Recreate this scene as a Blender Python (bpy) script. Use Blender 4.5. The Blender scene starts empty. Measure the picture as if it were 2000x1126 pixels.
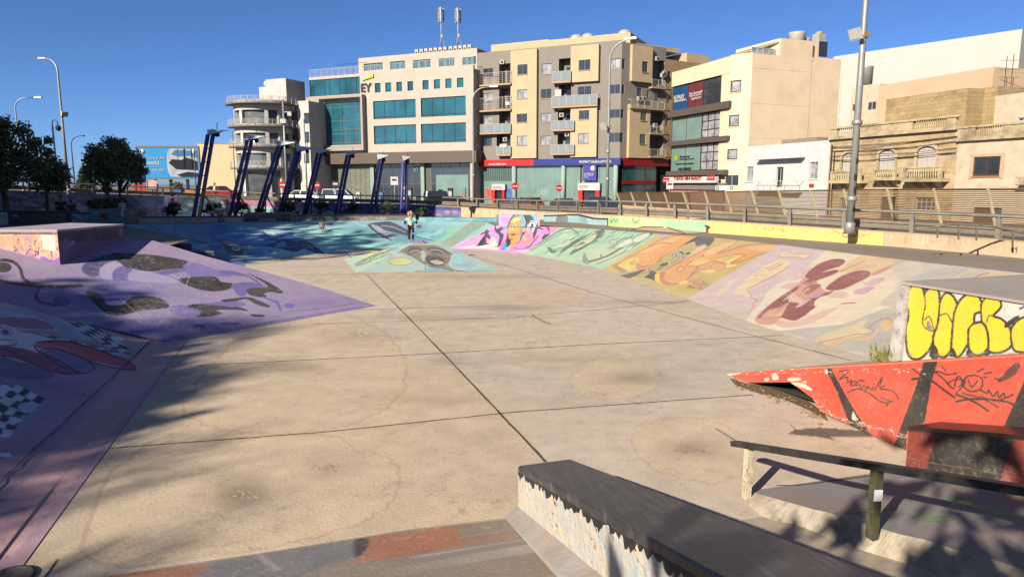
import bpy,bmesh,math,random
import numpy as np
from mathutils import Vector,Matrix
R=math.radians
random.seed(7)
C=bpy.context.scene.collection
SC=bpy.context.scene
F_PX,HZ,CH=1360.0,360.0,3.0
PITCH=math.atan((563-HZ)/F_PX)
cam=bpy.data.cameras.new('camera');cam_o=bpy.data.objects.new('camera',cam);C.objects.link(cam_o)
cam.sensor_width=36.0;cam.lens=F_PX/2000*36;cam.clip_end=6000;cam.clip_start=0.05
cam_o.location=(0,0,CH);cam_o.rotation_euler=(R(90)-PITCH,0,0)
SC.camera=cam_o
SUN_EL,SUN_DX,SUN_DY=R(27.5),0.605,0.796
world=bpy.data.worlds.new('World');SC.world=world;world.use_nodes= True
_nt=world.node_tree
_sky=_nt.nodes.new('ShaderNodeTexSky');_sky.sky_type='NISHITA';_sky.sun_disc= False
_sky.sun_elevation=SUN_EL;_sky.sun_rotation=math.atan2(-SUN_DX,-SUN_DY)
_sky.air_density=0.5;_sky.dust_density=0.5;_sky.ozone_density=8.0
_nt.links.new(_sky.outputs[0],_nt.nodes['Background'].inputs[0])
_nt.nodes['Background'].inputs[1].default_value=0.058
sun=bpy.data.lights.new('sun','SUN');sun.energy=4.4;sun.angle=R(0.55);sun.color=(1.0,0.905,0.775)
sun_o=bpy.data.objects.new('sun',sun);C.objects.link(sun_o)
sun_o.rotation_euler=Vector((SUN_DX*math.cos(SUN_EL),SUN_DY*math.cos(SUN_EL),-math.sin(SUN_EL))).to_track_quat('-Z','Y').to_euler()
SC.view_settings.view_transform='Standard';SC.view_settings.look='None'
SC.view_settings.exposure=1.32;SC.view_settings.gamma=1.0
SC.cycles.max_bounces=6;SC.cycles.transparent_max_bounces=8
try :SC.cycles.use_denoising= True
except Exception: pass
_cp,_sp=math.cos(PITCH),math.sin(PITCH)
CAM=np.array([0,0,CH])
def ray(u,v):
 xc=(u-1000)/F_PX;yc=(563-v)/F_PX
 return np.array([xc,_cp+yc*_sp,-_sp+yc*_cp])
def P(u,v,z=0.0):
 d=ray(u,v); return CAM+d*((z-CH)/d[2])
def D(u,v,y):
 d=ray(u,v); return CAM+d*(y/d[1])
def hit(u,v,pl):
 d=ray(u,v); return CAM+d*((pl[1]-pl[0]@CAM)/(pl[0]@d))
def proj(p):
 p=np.asarray(p,float);x,y,z=p[...,0],p[...,1],p[...,2]-CH
 f=y*_cp-z*_sp;up=y*_sp+z*_cp
 return 1000+F_PX*x/f,563-F_PX*up/f
AX=R(17.9)
A2=np.array([-math.sin(AX),math.cos(AX)]);B2=np.array([math.cos(AX),math.sin(AX)])
A3=np.append(A2,0);B3=np.append(B2,0)
def W(s,t,z=0.0): return np.array([*(B2*s+A2*t),z])
def plane3(a,b,c):
 n=np.cross(b-a,c-a);n=n/np.linalg.norm(n); return n,n@a
def rise(dirv,at,k):
 n=k*dirv+np.array([0,0,1.0]);m=np.linalg.norm(n); return n/m,k*at/m
ZD=1.0
def tag(o,label= None ,cat= None ,group= None ,kind= None ):
 if label:o['label']=label
 if cat:o['category']=cat
 if group:o['group']=group
 if kind:o['kind']=kind
 return o
def empty(name,loc,label,cat,group= None ,rz=0.0):
 o=bpy.data.objects.new(name, None );C.objects.link(o);o.empty_display_size=0.2
 o.location=loc;o.rotation_euler=(0,0,rz)
 return tag(o,label,cat,group)
def copy_tree(o,parent= None ):
 c=o.copy();C.objects.link(c)
 if parent is not None :c.parent=parent
 for ch in list(o.children):copy_tree(ch,c)
 return c
def srgb(c):
 c=np.asarray(c,float)
 if c.max()>1.0:c=c/255.0
 return np.where(c<=0.04045,c/12.92,((c+0.055)/1.055)**2.4)
_mats={}
def nodes(m): return m.node_tree.nodes,m.node_tree.links
def mat(name,col,rough=0.8,var=0.12,scale=3.0,bump=0.0,bscale=40.0,metal=0.0,spec=0.3,dirt= None ,dirt_amt=0.0,dscale=1.2,streak= False ):
 """plain surface with tonal variation (two noises), optional worn-in dirt and fine bump; col is linear albedo"""
 if name in _mats: return _mats[name]
 m=bpy.data.materials.new(name);m.use_nodes= True ;N,L=nodes(m);b=N['Principled BSDF']
 b.inputs['Roughness'].default_value=rough;b.inputs['Metallic'].default_value=metal
 b.inputs['Specular IOR Level'].default_value=spec
 tc=N.new('ShaderNodeTexCoord');mp=N.new('ShaderNodeMapping');L.new(tc.outputs['Object'],mp.inputs[0])
 if streak:mp.inputs['Scale'].default_value=(1,1,0.12)
 n1=N.new('ShaderNodeTexNoise');n1 .inputs['Scale'].default_value=scale;n1 .inputs['Detail'].default_value=6;n1 .inputs['Roughness'].default_value=0.65
 L.new(mp.outputs[0],n1 .inputs['Vector'])
 mr=N.new('ShaderNodeMapRange');mr.inputs[1].default_value=0.3;mr.inputs[2].default_value=0.7
 mr.inputs[3].default_value=1-var;mr.inputs[4].default_value=1+var;L.new(n1 .outputs[0],mr.inputs[0])
 vm=N.new('ShaderNodeVectorMath');vm.operation='SCALE';vm.inputs[0].default_value=tuple(col[:3]);L.new(mr.outputs[0],vm.inputs['Scale'])
 out=vm.outputs[0]
 if dirt is not None :
  n2=N.new('ShaderNodeTexNoise');n2 .inputs['Scale'].default_value=dscale;n2 .inputs['Detail'].default_value=9;n2 .inputs['Roughness'].default_value=0.7
  L.new(mp.outputs[0],n2 .inputs['Vector'])
  m2=N.new('ShaderNodeMapRange');m2 .inputs[1].default_value=0.48;m2 .inputs[2].default_value=0.68;m2 .inputs[4].default_value=dirt_amt;L.new(n2 .outputs[0],m2 .inputs[0])
  mx=N.new('ShaderNodeMix');mx.data_type='RGBA';L.new(m2 .outputs[0],mx.inputs[0]);L.new(out,mx.inputs[6]);mx.inputs[7].default_value=(*dirt,1);out=mx.outputs[2]
 L.new(out,b.inputs['Base Color'])
 if bump:
  n3=N.new('ShaderNodeTexNoise');n3 .inputs['Scale'].default_value=bscale;n3 .inputs['Detail'].default_value=5;L.new(tc.outputs['Object'],n3 .inputs['Vector'])
  bp=N.new('ShaderNodeBump');bp.inputs['Strength'].default_value=bump;bp.inputs['Distance'].default_value=0.02;L.new(n3 .outputs[0],bp.inputs['Height']);L.new(bp.outputs[0],b.inputs['Normal'])
 _mats[name]=m; return m
def S(name,rgb,k=1.0,**kw): return mat(name,srgb(rgb)*k,**kw)
def glass(name,col,rough=0.06,spec=0.6,metal=0.0,var=0.35,scale=0.35):
 return mat(name,col,rough=rough,spec=spec,metal=metal,var=var,scale=scale)
def paintmat(name,chip=(0.30,0.26,0.21),amt=0.5,cs=14.0,rough=0.72,grain=0.12,dust=0.15):
 """paint carried as a colour attribute, scuffed and chipped down to the concrete"""
 if name in _mats: return _mats[name]
 m=bpy.data.materials.new(name);m.use_nodes= True ;N,L=nodes(m);b=N['Principled BSDF']
 b.inputs['Roughness'].default_value=rough;b.inputs['Specular IOR Level'].default_value=0.3
 at=N.new('ShaderNodeAttribute');at.attribute_name='Col'
 tc=N.new('ShaderNodeTexCoord')
 n1=N.new('ShaderNodeTexNoise');n1 .inputs['Scale'].default_value=2.2;n1 .inputs['Detail'].default_value=8;n1 .inputs['Roughness'].default_value=0.7;L.new(tc.outputs['Object'],n1 .inputs['Vector'])
 mr=N.new('ShaderNodeMapRange');mr.inputs[1].default_value=0.3;mr.inputs[2].default_value=0.7;mr.inputs[3].default_value=1-grain;mr.inputs[4].default_value=1+grain;L.new(n1 .outputs[0],mr.inputs[0])
 vm=N.new('ShaderNodeVectorMath');vm.operation='SCALE';L.new(at.outputs['Color'],vm.inputs[0]);L.new(mr.outputs[0],vm.inputs['Scale'])
 n2=N.new('ShaderNodeTexNoise');n2 .inputs['Scale'].default_value=cs;n2 .inputs['Detail'].default_value=10;n2 .inputs['Roughness'].default_value=0.8;L.new(tc.outputs['Object'],n2 .inputs['Vector'])
 n4=N.new('ShaderNodeTexNoise');n4 .inputs['Scale'].default_value=0.6;n4 .inputs['Detail'].default_value=3;L.new(tc.outputs['Object'],n4 .inputs['Vector'])
 ad=N.new('ShaderNodeMath');ad.operation='MULTIPLY_ADD';ad.inputs[1].default_value=0.35;L.new(n4 .outputs[0],ad.inputs[0]);L.new(n2 .outputs[0],ad.inputs[2])
 m2=N.new('ShaderNodeMapRange');m2 .inputs[1].default_value=0.73;m2 .inputs[2].default_value=0.83;m2 .inputs[4].default_value=amt;L.new(ad.outputs[0],m2 .inputs[0])
 n7=N.new('ShaderNodeTexNoise');n7 .inputs['Scale'].default_value=1.4;n7 .inputs['Detail'].default_value=12;n7 .inputs['Roughness'].default_value=0.75;n7 .inputs['Distortion'].default_value=0.6;L.new(tc.outputs['Object'],n7 .inputs['Vector'])
 m7=N.new('ShaderNodeMapRange');m7 .inputs[1].default_value=0.35;m7 .inputs[2].default_value=0.75;m7 .inputs[3].default_value=0.03;m7 .inputs[4].default_value=dust;L.new(n7 .outputs[0],m7 .inputs[0])
 m8=N.new('ShaderNodeMix');m8 .data_type='RGBA';L.new(m7 .outputs[0],m8 .inputs[0]);L.new(vm.outputs[0],m8 .inputs[6]);m8 .inputs[7].default_value=(0.36,0.31,0.25,1)
 mx=N.new('ShaderNodeMix');mx.data_type='RGBA';L.new(m2 .outputs[0],mx.inputs[0]);L.new(m8 .outputs[2],mx.inputs[6]);mx.inputs[7].default_value=(*chip,1)
 L.new(mx.outputs[2],b.inputs['Base Color'])
 n3=N.new('ShaderNodeTexNoise');n3 .inputs['Scale'].default_value=30;n3 .inputs['Detail'].default_value=6;L.new(tc.outputs['Object'],n3 .inputs['Vector'])
 bp=N.new('ShaderNodeBump');bp.inputs['Strength'].default_value=0.25;bp.inputs['Distance'].default_value=0.02;L.new(n3 .outputs[0],bp.inputs['Height']);L.new(bp.outputs[0],b.inputs['Normal'])
 _mats[name]=m; return m
class MB:
 def __init__(s):s.v=[];s.f=[];s.m=[];s.sm=[]
 def add(s,vs,fs,mi=0,smooth= False ):
  k=len(s.v);s.v+=[tuple(map(float,q)) for q in vs]
  for f in fs:s.f.append([i+k for i in f]);s.m.append(mi);s.sm.append(smooth)
  return s
 def hexa(s,p,mi=0):
  return s.add(p,[(3,2,1,0),(4,5,6,7),(0,1,5,4),(1,2,6,5),(2,3,7,6),(3,0,4,7)],mi)
 def box(s,c,d,rz=0.0,mi=0,M= None ):
  x,y,z=d[0]/2,d[1]/2,d[2]/2
  p=[Vector(q) for q in ((-x,-y,-z),(x,-y,-z),(x,y,-z),(-x,y,-z),(-x,-y,z),(x,-y,z),(x,y,z),(-x,y,z))]
  m=M if M is not None else Matrix.Rotation(rz,3,'Z')
  return s.hexa([m@q+Vector(c) for q in p],mi)
 def cbox(s,c,d,bev=0.02,rz=0.0,mi=0):
  x,y,z=d[0]/2,d[1]/2,d[2]/2;b=min(bev,x*.45,y*.45,z*.9)
  def ring(e,zz): return [(-x+e,-y,zz),(x-e,-y,zz),(x,-y+e,zz),(x,y-e,zz),(x-e,y,zz),(-x+e,y,zz),(-x,y-e,zz),(-x,-y+e,zz)]
  def ring2(zz): return [(q[0]*(x-b)/x,q[1]*(y-b)/y,zz) for q in ring(b,zz)]
  rs=[ring(b,-z),ring(b,z-b),ring2(z)]
  m=Matrix.Rotation(rz,3,'Z');vs=[m@Vector(q)+Vector(c) for r in rs for q in r]
  fs=[tuple(range(7,-1,-1)),tuple(range(16,24))]
  for k in range(2):
   for i in range(8):j=(i+1)%8;fs.append((k*8+i,k*8+j,k*8+8+j,k*8+8+i))
  return s.add(vs,fs,mi)
 def bar(s,a,b,w,h= None ,mi=0,up=(0,0,1)):
  a,b=Vector(a),Vector(b);d=(b-a).normalized();u=Vector(up)
  if abs(d.dot(u))>0.98:u=Vector((0,1,0))
  x=d.cross(u).normalized()*(w/2);y=x.cross(d).normalized()*((h or w)/2)
  return s.hexa([a-x-y,a+x-y,a+x+y,a-x+y,b-x-y,b+x-y,b+x+y,b-x+y],mi)
 def tube(s,pts,r,n=10,mi=0,caps= True ):
  pts=[Vector(q) for q in pts];rs=r if hasattr(r,'__len__') else [r]*len(pts)
  k0=[];ref= None
  vs=[];fs=[]
  for i,p in enumerate(pts):
   t=(pts[min(i+1,len(pts)-1)]-pts[max(i-1,0)]).normalized()
   if ref is None :ref=t.orthogonal().normalized()
   ref=(ref-t*ref.dot(t)).normalized();q=t.cross(ref)
   for k in range(n):
    a=2*math.pi*k/n;vs.append(p+(ref*math.cos(a)+q*math.sin(a))*rs[i])
  for i in range(len(pts)-1):
   for k in range(n):
    j=(k+1)%n;fs.append((i*n+k,i*n+j,i*n+n+j,i*n+n+k))
  s.add(vs,fs,mi, True )
  if caps:
   m=len(vs);s.add(vs[:n],[tuple(range(n-1,-1,-1))],mi);s.add(vs[m-n:],[tuple(range(n))],mi)
  return s
 def lathe(s,prof,c,n=16,mi=0,ax= None ):
  vs=[];fs=[]
  for r,z in prof:
   for k in range(n):a=2*math.pi*k/n;vs.append((c[0]+r*math.cos(a),c[1]+r*math.sin(a),c[2]+z))
  for i in range(len(prof)-1):
   for k in range(n):j=(k+1)%n;fs.append((i*n+k,i*n+j,i*n+n+j,i*n+n+k))
  fs2=[tuple(range(n-1,-1,-1)),tuple(range(len(vs)-n,len(vs)))]
  s.add(vs,fs,mi, True );s.add(vs,fs2,mi); return s
 def prism(s,poly,off,mi=0):
  k=len(poly);o=Vector(off);vs=[Vector(q) for q in poly]+[Vector(q)+o for q in poly]
  fs=[tuple(range(k-1,-1,-1)),tuple(range(k,2*k))]+[(i,(i+1)%k,k+(i+1)%k,k+i) for i in range(k)]
  return s.add(vs,fs,mi)
 def sph(s,c,r,n=10,mi=0):
  rr=r if hasattr(r,'__len__') else (r,r,r);vs=[];fs=[];m=n//2+1
  for i in range(m+1):
   t=math.pi*i/m
   for k in range(n):a=2*math.pi*k/n;vs.append((c[0]+rr[0]*math.sin(t)*math.cos(a),c[1]+rr[1]*math.sin(t)*math.sin(a),c[2]+rr[2]*math.cos(t)))
  for i in range(m):
   for k in range(n):j=(k+1)%n;fs.append((i*n+k,i*n+n+k,i*n+n+j,i*n+j))
  return s.add(vs,fs,mi, True )
 def build(s,name,mats,parent= None ,loc= None ,fix= True ):
  me=bpy.data.meshes.new(name);me.from_pydata(s.v,[],s.f)
  for m in (mats if isinstance(mats,(list,tuple)) else [mats]):me.materials.append(m)
  me.polygons.foreach_set('material_index',s.m);me.polygons.foreach_set('use_smooth',s.sm)
  if fix:
   bm=bmesh.new();bm.from_mesh(me);bmesh.ops.remove_doubles(bm,verts=bm.verts,dist=1e-5);bmesh.ops.recalc_face_normals(bm,faces=bm.faces);bm.to_mesh(me);bm.free()
  me.update()
  o=bpy.data.objects.new(name,me);C.objects.link(o)
  if parent is not None :
   o.parent=parent
   if loc is None :
    M=Matrix.LocRotScale(parent.location,parent.rotation_euler, None )
    p=parent.parent
    while p is not None :M=Matrix.LocRotScale(p.location,p.rotation_euler, None )@M;p=p.parent
    me.transform(M.inverted())
  if loc is not None :o.location=loc
  return o
def grid_mesh(name,V,cols,m,parent= None ,closed_u= False ,colname='Col'):
 """V: (nv,nu,3) vertices, cols: (nv,nu,3) linear paint colours"""
 nv,nu=V.shape[:2];me=bpy.data.meshes.new(name)
 i=np.arange(nv*nu).reshape(nv,nu);q=np.stack([i[:-1,:-1],i[:-1,1:],i[1:,1:],i[1:,:-1]],-1).reshape(-1,4)
 me.vertices.add(nv*nu);me.vertices.foreach_set('co',np.ascontiguousarray(V,np.float32).ravel())
 me.loops.add(q.size);me.loops.foreach_set('vertex_index',q.ravel().astype(np.int32))
 me.polygons.add(len(q));me.polygons.foreach_set('loop_start',np.arange(0,q.size,4,dtype=np.int32));me.polygons.foreach_set('loop_total',np.full(len(q),4,np.int32))
 me.polygons.foreach_set('use_smooth',np.ones(len(q),bool))
 me.update(calc_edges= True );me.validate()
 if cols is not None :
  a=me.color_attributes.new(colname,'FLOAT_COLOR','POINT');c4=np.ones((nv*nu,4),np.float32);c4[:,:3]=cols.reshape(-1,3);a.data.foreach_set('color',c4 .ravel())
 me.materials.append(m);o=bpy.data.objects.new(name,me);C.objects.link(o)
 if parent is not None :o.parent=parent;me.transform(Matrix.Translation(parent.location).inverted())
 return o
def zoomed(x0,y0,k): return lambda *q:[(x0+a/k,y0+b/k) for a,b in zip(q[::2],q[1::2])]
def smooth_pts(p,closed= True ,n=6):
 p=np.asarray(p,float);k=len(p)
 if k<3: return p
 out=[]
 for i in range(k if closed else k-1):
  if closed:a,b,c,d=p[i-1],p[i],p[(i+1)%k],p[(i+2)%k]
  else :a,b,c,d=p[max(i-1,0)],p[i],p[i+1],p[min(i+2,k-1)]
  for j in range(n):
   t=j/n;out.append(0.5*(2*b+(c-a)*t+(2*a-5*b+4*c-d)*t*t+(3*b-a-3*c+d)*t**3))
 if not closed:out.append(p[-1])
 return np.array(out)
class Canvas:
 def __init__(s,x0,y0,x1,y1,base,ss=2.0):
  s.x0,s.y0,s.ss=x0,y0,ss;s.h=int((y1-y0)*ss)+2;s.w=int((x1-x0)*ss)+2
  s.a=np.empty((s.h,s.w,3));s.a[:]=srgb(base);s.rng=np.random.RandomState(int(x0+y0))
 def _win(s,p,pad):
  i0=max(int((p[:,0].min()-pad-s.x0)*s.ss),0);i1=min(int((p[:,0].max()+pad-s.x0)*s.ss)+2,s.w)
  j0=max(int((p[:,1].min()-pad-s.y0)*s.ss),0);j1=min(int((p[:,1].max()+pad-s.y0)*s.ss)+2,s.h)
  if i1<=i0 or j1<=j0: return None
  X,Y=np.meshgrid((np.arange(i0,i1)+.5)/s.ss+s.x0,(np.arange(j0,j1)+.5)/s.ss+s.y0); return i0,i1,j0,j1,X,Y
 def _mix(s,w,mask,col,al):
  i0,i1,j0,j1=w[:4];m=(mask*al)[..., None ];s.a[j0:j1,i0:i1]=s.a[j0:j1,i0:i1]*(1-m)+srgb(col)*m
 def poly(s,pts,col,al=1.0,sm= True ,edge= None ,ew=0.6):
  p=smooth_pts(pts) if sm else np.asarray(pts,float);w=s._win(p,1)
  if w is None : return s
  X,Y=w[4:];ins=np.zeros(X.shape,bool);k=len(p)
  for i in range(k):
   x1,y1=p[i];x2,y2=p[(i+1)%k]
   if y1==y2: continue
   ins^=((y1>Y)!=(y2>Y))&(X<(x2-x1)*(Y-y1)/(y2-y1)+x1)
  s._mix(w,ins.astype(float),col,al)
  if edge is not None :s.line(list(p)+[p[0]],ew,edge,sm= False )
  return s
 def line(s,pts,wd,col,al=1.0,sm= True ,taper= False ,soft=0.35):
  p=smooth_pts(pts, False ) if sm else np.asarray(pts,float);w=s._win(p,wd+1)
  if w is None : return s
  X,Y=w[4:];best=np.full(X.shape,1e9);k=len(p)-1
  for i in range(k):
   a,b=p[i],p[i+1];d=b-a;L=d@d
   if L==0: continue
   r=wd/2*(math.sin(math.pi*(i+.5)/k)*.8+.2 if taper else 1.0)
   t=np.clip(((X-a[0])*d[0]+(Y-a[1])*d[1])/L,0,1)
   best=np.minimum(best,np.hypot(X-a[0]-t*d[0],Y-a[1]-t*d[1])-r)
  s._mix(w,np.clip(.5-best/(soft+1e-6),0,1),col,al); return s
 def spray(s,c,r,col,al=0.6,ry= None ,rot=0.0,hard=2.0):
  ry=ry or r;p=np.array([[c[0]-max(r,ry)*1.4,c[1]-max(r,ry)*1.4],[c[0]+max(r,ry)*1.4,c[1]+max(r,ry)*1.4]]);w=s._win(p,0)
  if w is None : return s
  X,Y=w[4:];dx,dy=X-c[0],Y-c[1];ca,sa=math.cos(rot),math.sin(rot)
  q=((dx*ca+dy*sa)/r)**2+((-dx*sa+dy*ca)/ry)**2
  s._mix(w,np.exp(-(q**(hard/2))*1.2),col,al); return s
 def ell(s,c,rx,ry,col,rot=0.0,al=1.0,edge= None ,ew=.6):
  t=np.linspace(0,2*math.pi,40,endpoint= False );ca,sa=math.cos(rot),math.sin(rot)
  return s.poly([(c[0]+rx*math.cos(a)*ca-ry*math.sin(a)*sa,c[1]+rx*math.cos(a)*sa+ry*math.sin(a)*ca) for a in t],col,al, False ,edge,ew)
 def flecks(s,pts,n,col,ln=3.0,wd=.35,al=.8,ang= None ):
  p=np.asarray(pts,float);lo,hi=p.min(0),p.max(0)
  for _ in range(n):
   q=lo+(hi-lo)*s.rng.rand(2);a=s.rng.rand()*6.28 if ang is None else ang+s.rng.randn()*.25;l=ln*(0.2+s.rng.rand())
   s.line([q,q+np.array([math.cos(a),math.sin(a)*.5])*l],wd*(.5+s.rng.rand()),col,al*(.4+.6*s.rng.rand()),sm= False )
  return s
 def sample(s,u,v):
  x=np.clip((u-s.x0)*s.ss-.5,0,s.w-1.001);y=np.clip((v-s.y0)*s.ss-.5,0,s.h-1.001);i=x.astype(int);j=y.astype(int);fx=(x-i)[..., None ];fy=(y-j)[..., None ]
  a=s.a; return (a[j,i]*(1-fx)+a[j,i+1]*fx)*(1-fy)+(a[j+1,i]*(1-fx)+a[j+1,i+1]*fx)*fy
PK=0.62
def resample(pts,n):
 """n points along a 3D polyline, evenly spread as seen from the survey point"""
 p=np.asarray(pts,float);t=np.linspace(0,len(p)-1,(len(p)-1)*80+1);i=np.minimum(t.astype(int),len(p)-2);f=(t-i)[:, None ]
 q=p[i]*(1-f)+p[i+1]*f;u,v=proj(q);l=np.r_[0,np.cumsum(np.hypot(np.diff(u),np.diff(v))+1e-6)]
 g=np.linspace(0,l[-1],n); return np.stack([np.interp(g,l,q[:,k]) for k in range(3)],1)
def ruled(rows,nu,nvs):
 """rows: list of 3D polylines from bottom to top; nvs: subdivisions per band"""
 R_=[resample(r,nu) for r in rows];out=[R_[0][ None ]]
 for k,n in enumerate(nvs):
  for j in range(1,n+1):f=j/n;out.append((R_[k]*(1-f)+R_[k+1]*f)[ None ])
 return np.concatenate(out)
def painted(name,V,canvas,m,parent,k= None ,label= None ,lift=0.004):
 u,v=proj(V);du=np.gradient(V,axis=1);dv=np.gradient(V,axis=0);n=np.cross(du,dv);n/=np.linalg.norm(n,axis=-1,keepdims= True )+1e-9
 n*=np.sign(((CAM-V)*n).sum(-1,keepdims= True ))
 jr=np.random.RandomState(5);u=u+jr.normal(size=u.shape)*.38;v=v+jr.normal(size=v.shape)*.38*np.clip(.3,0,1)
 o=grid_mesh(name,V+n*lift,np.minimum(canvas.sample(u,v)*(PK if k is None else k),.82),m,parent)
 if label:o['label']=label
 return o
def lettering(name,txt,m,parent,O,U,V,w,h,depth=0.02,bold=0.0,shear=0.0):
 """real raised letters: txt fitted to w x h with its lower left corner at O, along U, up V"""
 cu=bpy.data.curves.new(name,'FONT');cu.body=txt;cu.extrude=0.01;cu.offset=bold;cu.shear=shear;cu.resolution_u=3
 to=bpy.data.objects.new(name,cu);C.objects.link(to);dg=bpy.context.evaluated_depsgraph_get();me=bpy.data.meshes.new_from_object(to.evaluated_get(dg));bpy.data.objects.remove(to)
 n=len(me.vertices);a=np.empty(n*3);me.vertices.foreach_get('co',a);a=a.reshape(-1,3)
 lo,hi=a.min(0),a.max(0);a=(a-lo)/np.maximum(hi-lo,1e-6)
 U,V,O=np.asarray(U,float),np.asarray(V,float),np.asarray(O,float);Nn=np.cross(U,V)
 q=O+a[:,:1]*w*U+a[:,1:2]*h*V+a[:,2:3]*depth*Nn
 me.vertices.foreach_set('co',q.ravel());me.materials.clear();me.materials.append(m);me.update();me.name=name
 o=bpy.data.objects.new(name,me);C.objects.link(o)
 if parent is not None :
  o.parent=parent;M=Matrix.LocRotScale(parent.location,parent.rotation_euler, None );p=parent.parent
  while p is not None :M=Matrix.LocRotScale(p.location,p.rotation_euler, None )@M;p=p.parent
  me.transform(M.inverted())
 return o
 # ================================================================ THE SKATE PARK
CONC=srgb((205,184,158))*PK
m_conc=mat('concrete_beige',CONC,rough=0.85,var=0.10,scale=1.3,bump=0.3,bscale=35,dirt=srgb((120,108,95))*.6,dirt_amt=0.35,dscale=0.8)
m_deck=mat('deck_concrete',srgb((150,137,120))*PK,rough=0.85,var=0.12,scale=1.0,bump=0.3,bscale=30,dirt=srgb((90,82,75))*.6,dirt_amt=0.45,dscale=0.5)
m_wallc=mat('wall_concrete',srgb((206,178,140))*PK,rough=0.9,var=0.14,scale=1.6,bump=0.4,bscale=25,dirt=srgb((95,80,62))*.6,dirt_amt=0.55,dscale=1.6,streak= True )
m_dark=mat('dark_gap',(0.02,0.018,0.016),rough=0.95)
m_paint=paintmat('mural_paint',amt=0.28)
m_paint2=paintmat('worn_paint',amt=0.7,cs=9.0,dust=0.22)
m_wpaint=paintmat('wall_paint',chip=(0.2,0.17,0.14),amt=0.4,cs=6.0)
m_coping=mat('black_coping',(0.022,0.021,0.021),rough=0.55,var=0.3,scale=8,spec=0.25,bump=0.15,dirt=(0.07,0.06,0.055),dirt_amt=0.5,dscale=6)
m_steel=mat('painted_steel_grey',srgb((150,152,148))*.55,rough=0.5,var=0.12,scale=5,metal=0.2,dirt=(0.16,0.10,0.06),dirt_amt=0.35,dscale=3)
g=MB();g.add([(-4000,-1500,-0.35),(4000,-1500,-0.35),(4000,5500,-0.35),(-4000,5500,-0.35)],[(0,1,2,3)])
tag(g.build('ground',mat('ground_earth',srgb((150,140,125))*.5,rough=0.95,var=0.15,scale=0.05)),kind='structure')
def floor_material():
 m=paintmat('floor_concrete',chip=(0.17,0.145,0.12),amt=0.5,cs=5.0,rough=0.82,grain=0.16,dust=0.12);N,L=nodes(m);b=N['Principled BSDF']
 tc=N.new('ShaderNodeTexCoord');mix_in=b.inputs['Base Color'].links[0].from_socket
 sp=N.new('ShaderNodeTexVoronoi');sp.inputs['Scale'].default_value=9.0;L.new(tc.outputs['Object'],sp.inputs['Vector'])
 nz=N.new('ShaderNodeTexNoise');nz.inputs['Scale'].default_value=1.1;nz.inputs['Detail'].default_value=4;L.new(tc.outputs['Object'],nz.inputs['Vector'])
 th=N.new('ShaderNodeMapRange');th.inputs[1].default_value=0.45;th.inputs[2].default_value=0.75;th.inputs[3].default_value=0.015;th.inputs[4].default_value=0.085;L.new(nz.outputs[0],th.inputs[0])
 lt=N.new('ShaderNodeMath');lt.operation='LESS_THAN';L.new(sp.outputs['Distance'],lt.inputs[0]);L.new(th.outputs[0],lt.inputs[1])
 ml=N.new('ShaderNodeMath');ml.operation='MULTIPLY';ml.inputs[1].default_value=0.6;L.new(lt.outputs[0],ml.inputs[0])
 n5=N.new('ShaderNodeTexNoise');n5 .inputs['Scale'].default_value=60;n5 .inputs['Detail'].default_value=3;L.new(tc.outputs['Object'],n5 .inputs['Vector'])
 m5=N.new('ShaderNodeMapRange');m5 .inputs[1].default_value=0.3;m5 .inputs[2].default_value=0.7;m5 .inputs[3].default_value=0.86;m5 .inputs[4].default_value=1.12;L.new(n5 .outputs[0],m5 .inputs[0])
 sc=N.new('ShaderNodeVectorMath');sc.operation='SCALE';L.new(mix_in,sc.inputs[0]);L.new(m5 .outputs[0],sc.inputs['Scale'])
 mx=N.new('ShaderNodeMix');mx.data_type='RGBA';L.new(ml.outputs[0],mx.inputs[0]);L.new(sc.outputs[0],mx.inputs[6]);mx.inputs[7].default_value=(0.13,0.105,0.085,1)
 L.new(mx.outputs[2],b.inputs['Base Color']); return m
fc=Canvas(-60,460,2060,1180,(208,191,172),ss=0.8)
for q,t_ in (([(715,535),(870,695),(1150,673),(1000,521)],(206,190,166)),([(870,695),(1000,805),(640,843),(203,876),(332,716)],(206,186,156)),([(870,695),(1000,805),(1470,771),(1530,655)],(196,182,164)),([(203,876),(640,843),(1000,805),(1066,902),(1000,1010),(25,1126)],(202,182,152)),([(1000,521),(1160,572),(1470,655),(1700,700),(1380,600),(1180,525)],(210,192,172))):fc.poly(q,t_,.8,sm= False )
rs=np.random.RandomState(3)
for _ in range(90):
 fc.spray((rs.rand()*2100-50,480+rs.rand()**.7*680),50+rs.rand()*160,[(212,190,160),(190,172,150),(214,188,152),(196,176,154)][rs.randint(4)],.35,ry=12+rs.rand()*50)
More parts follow.
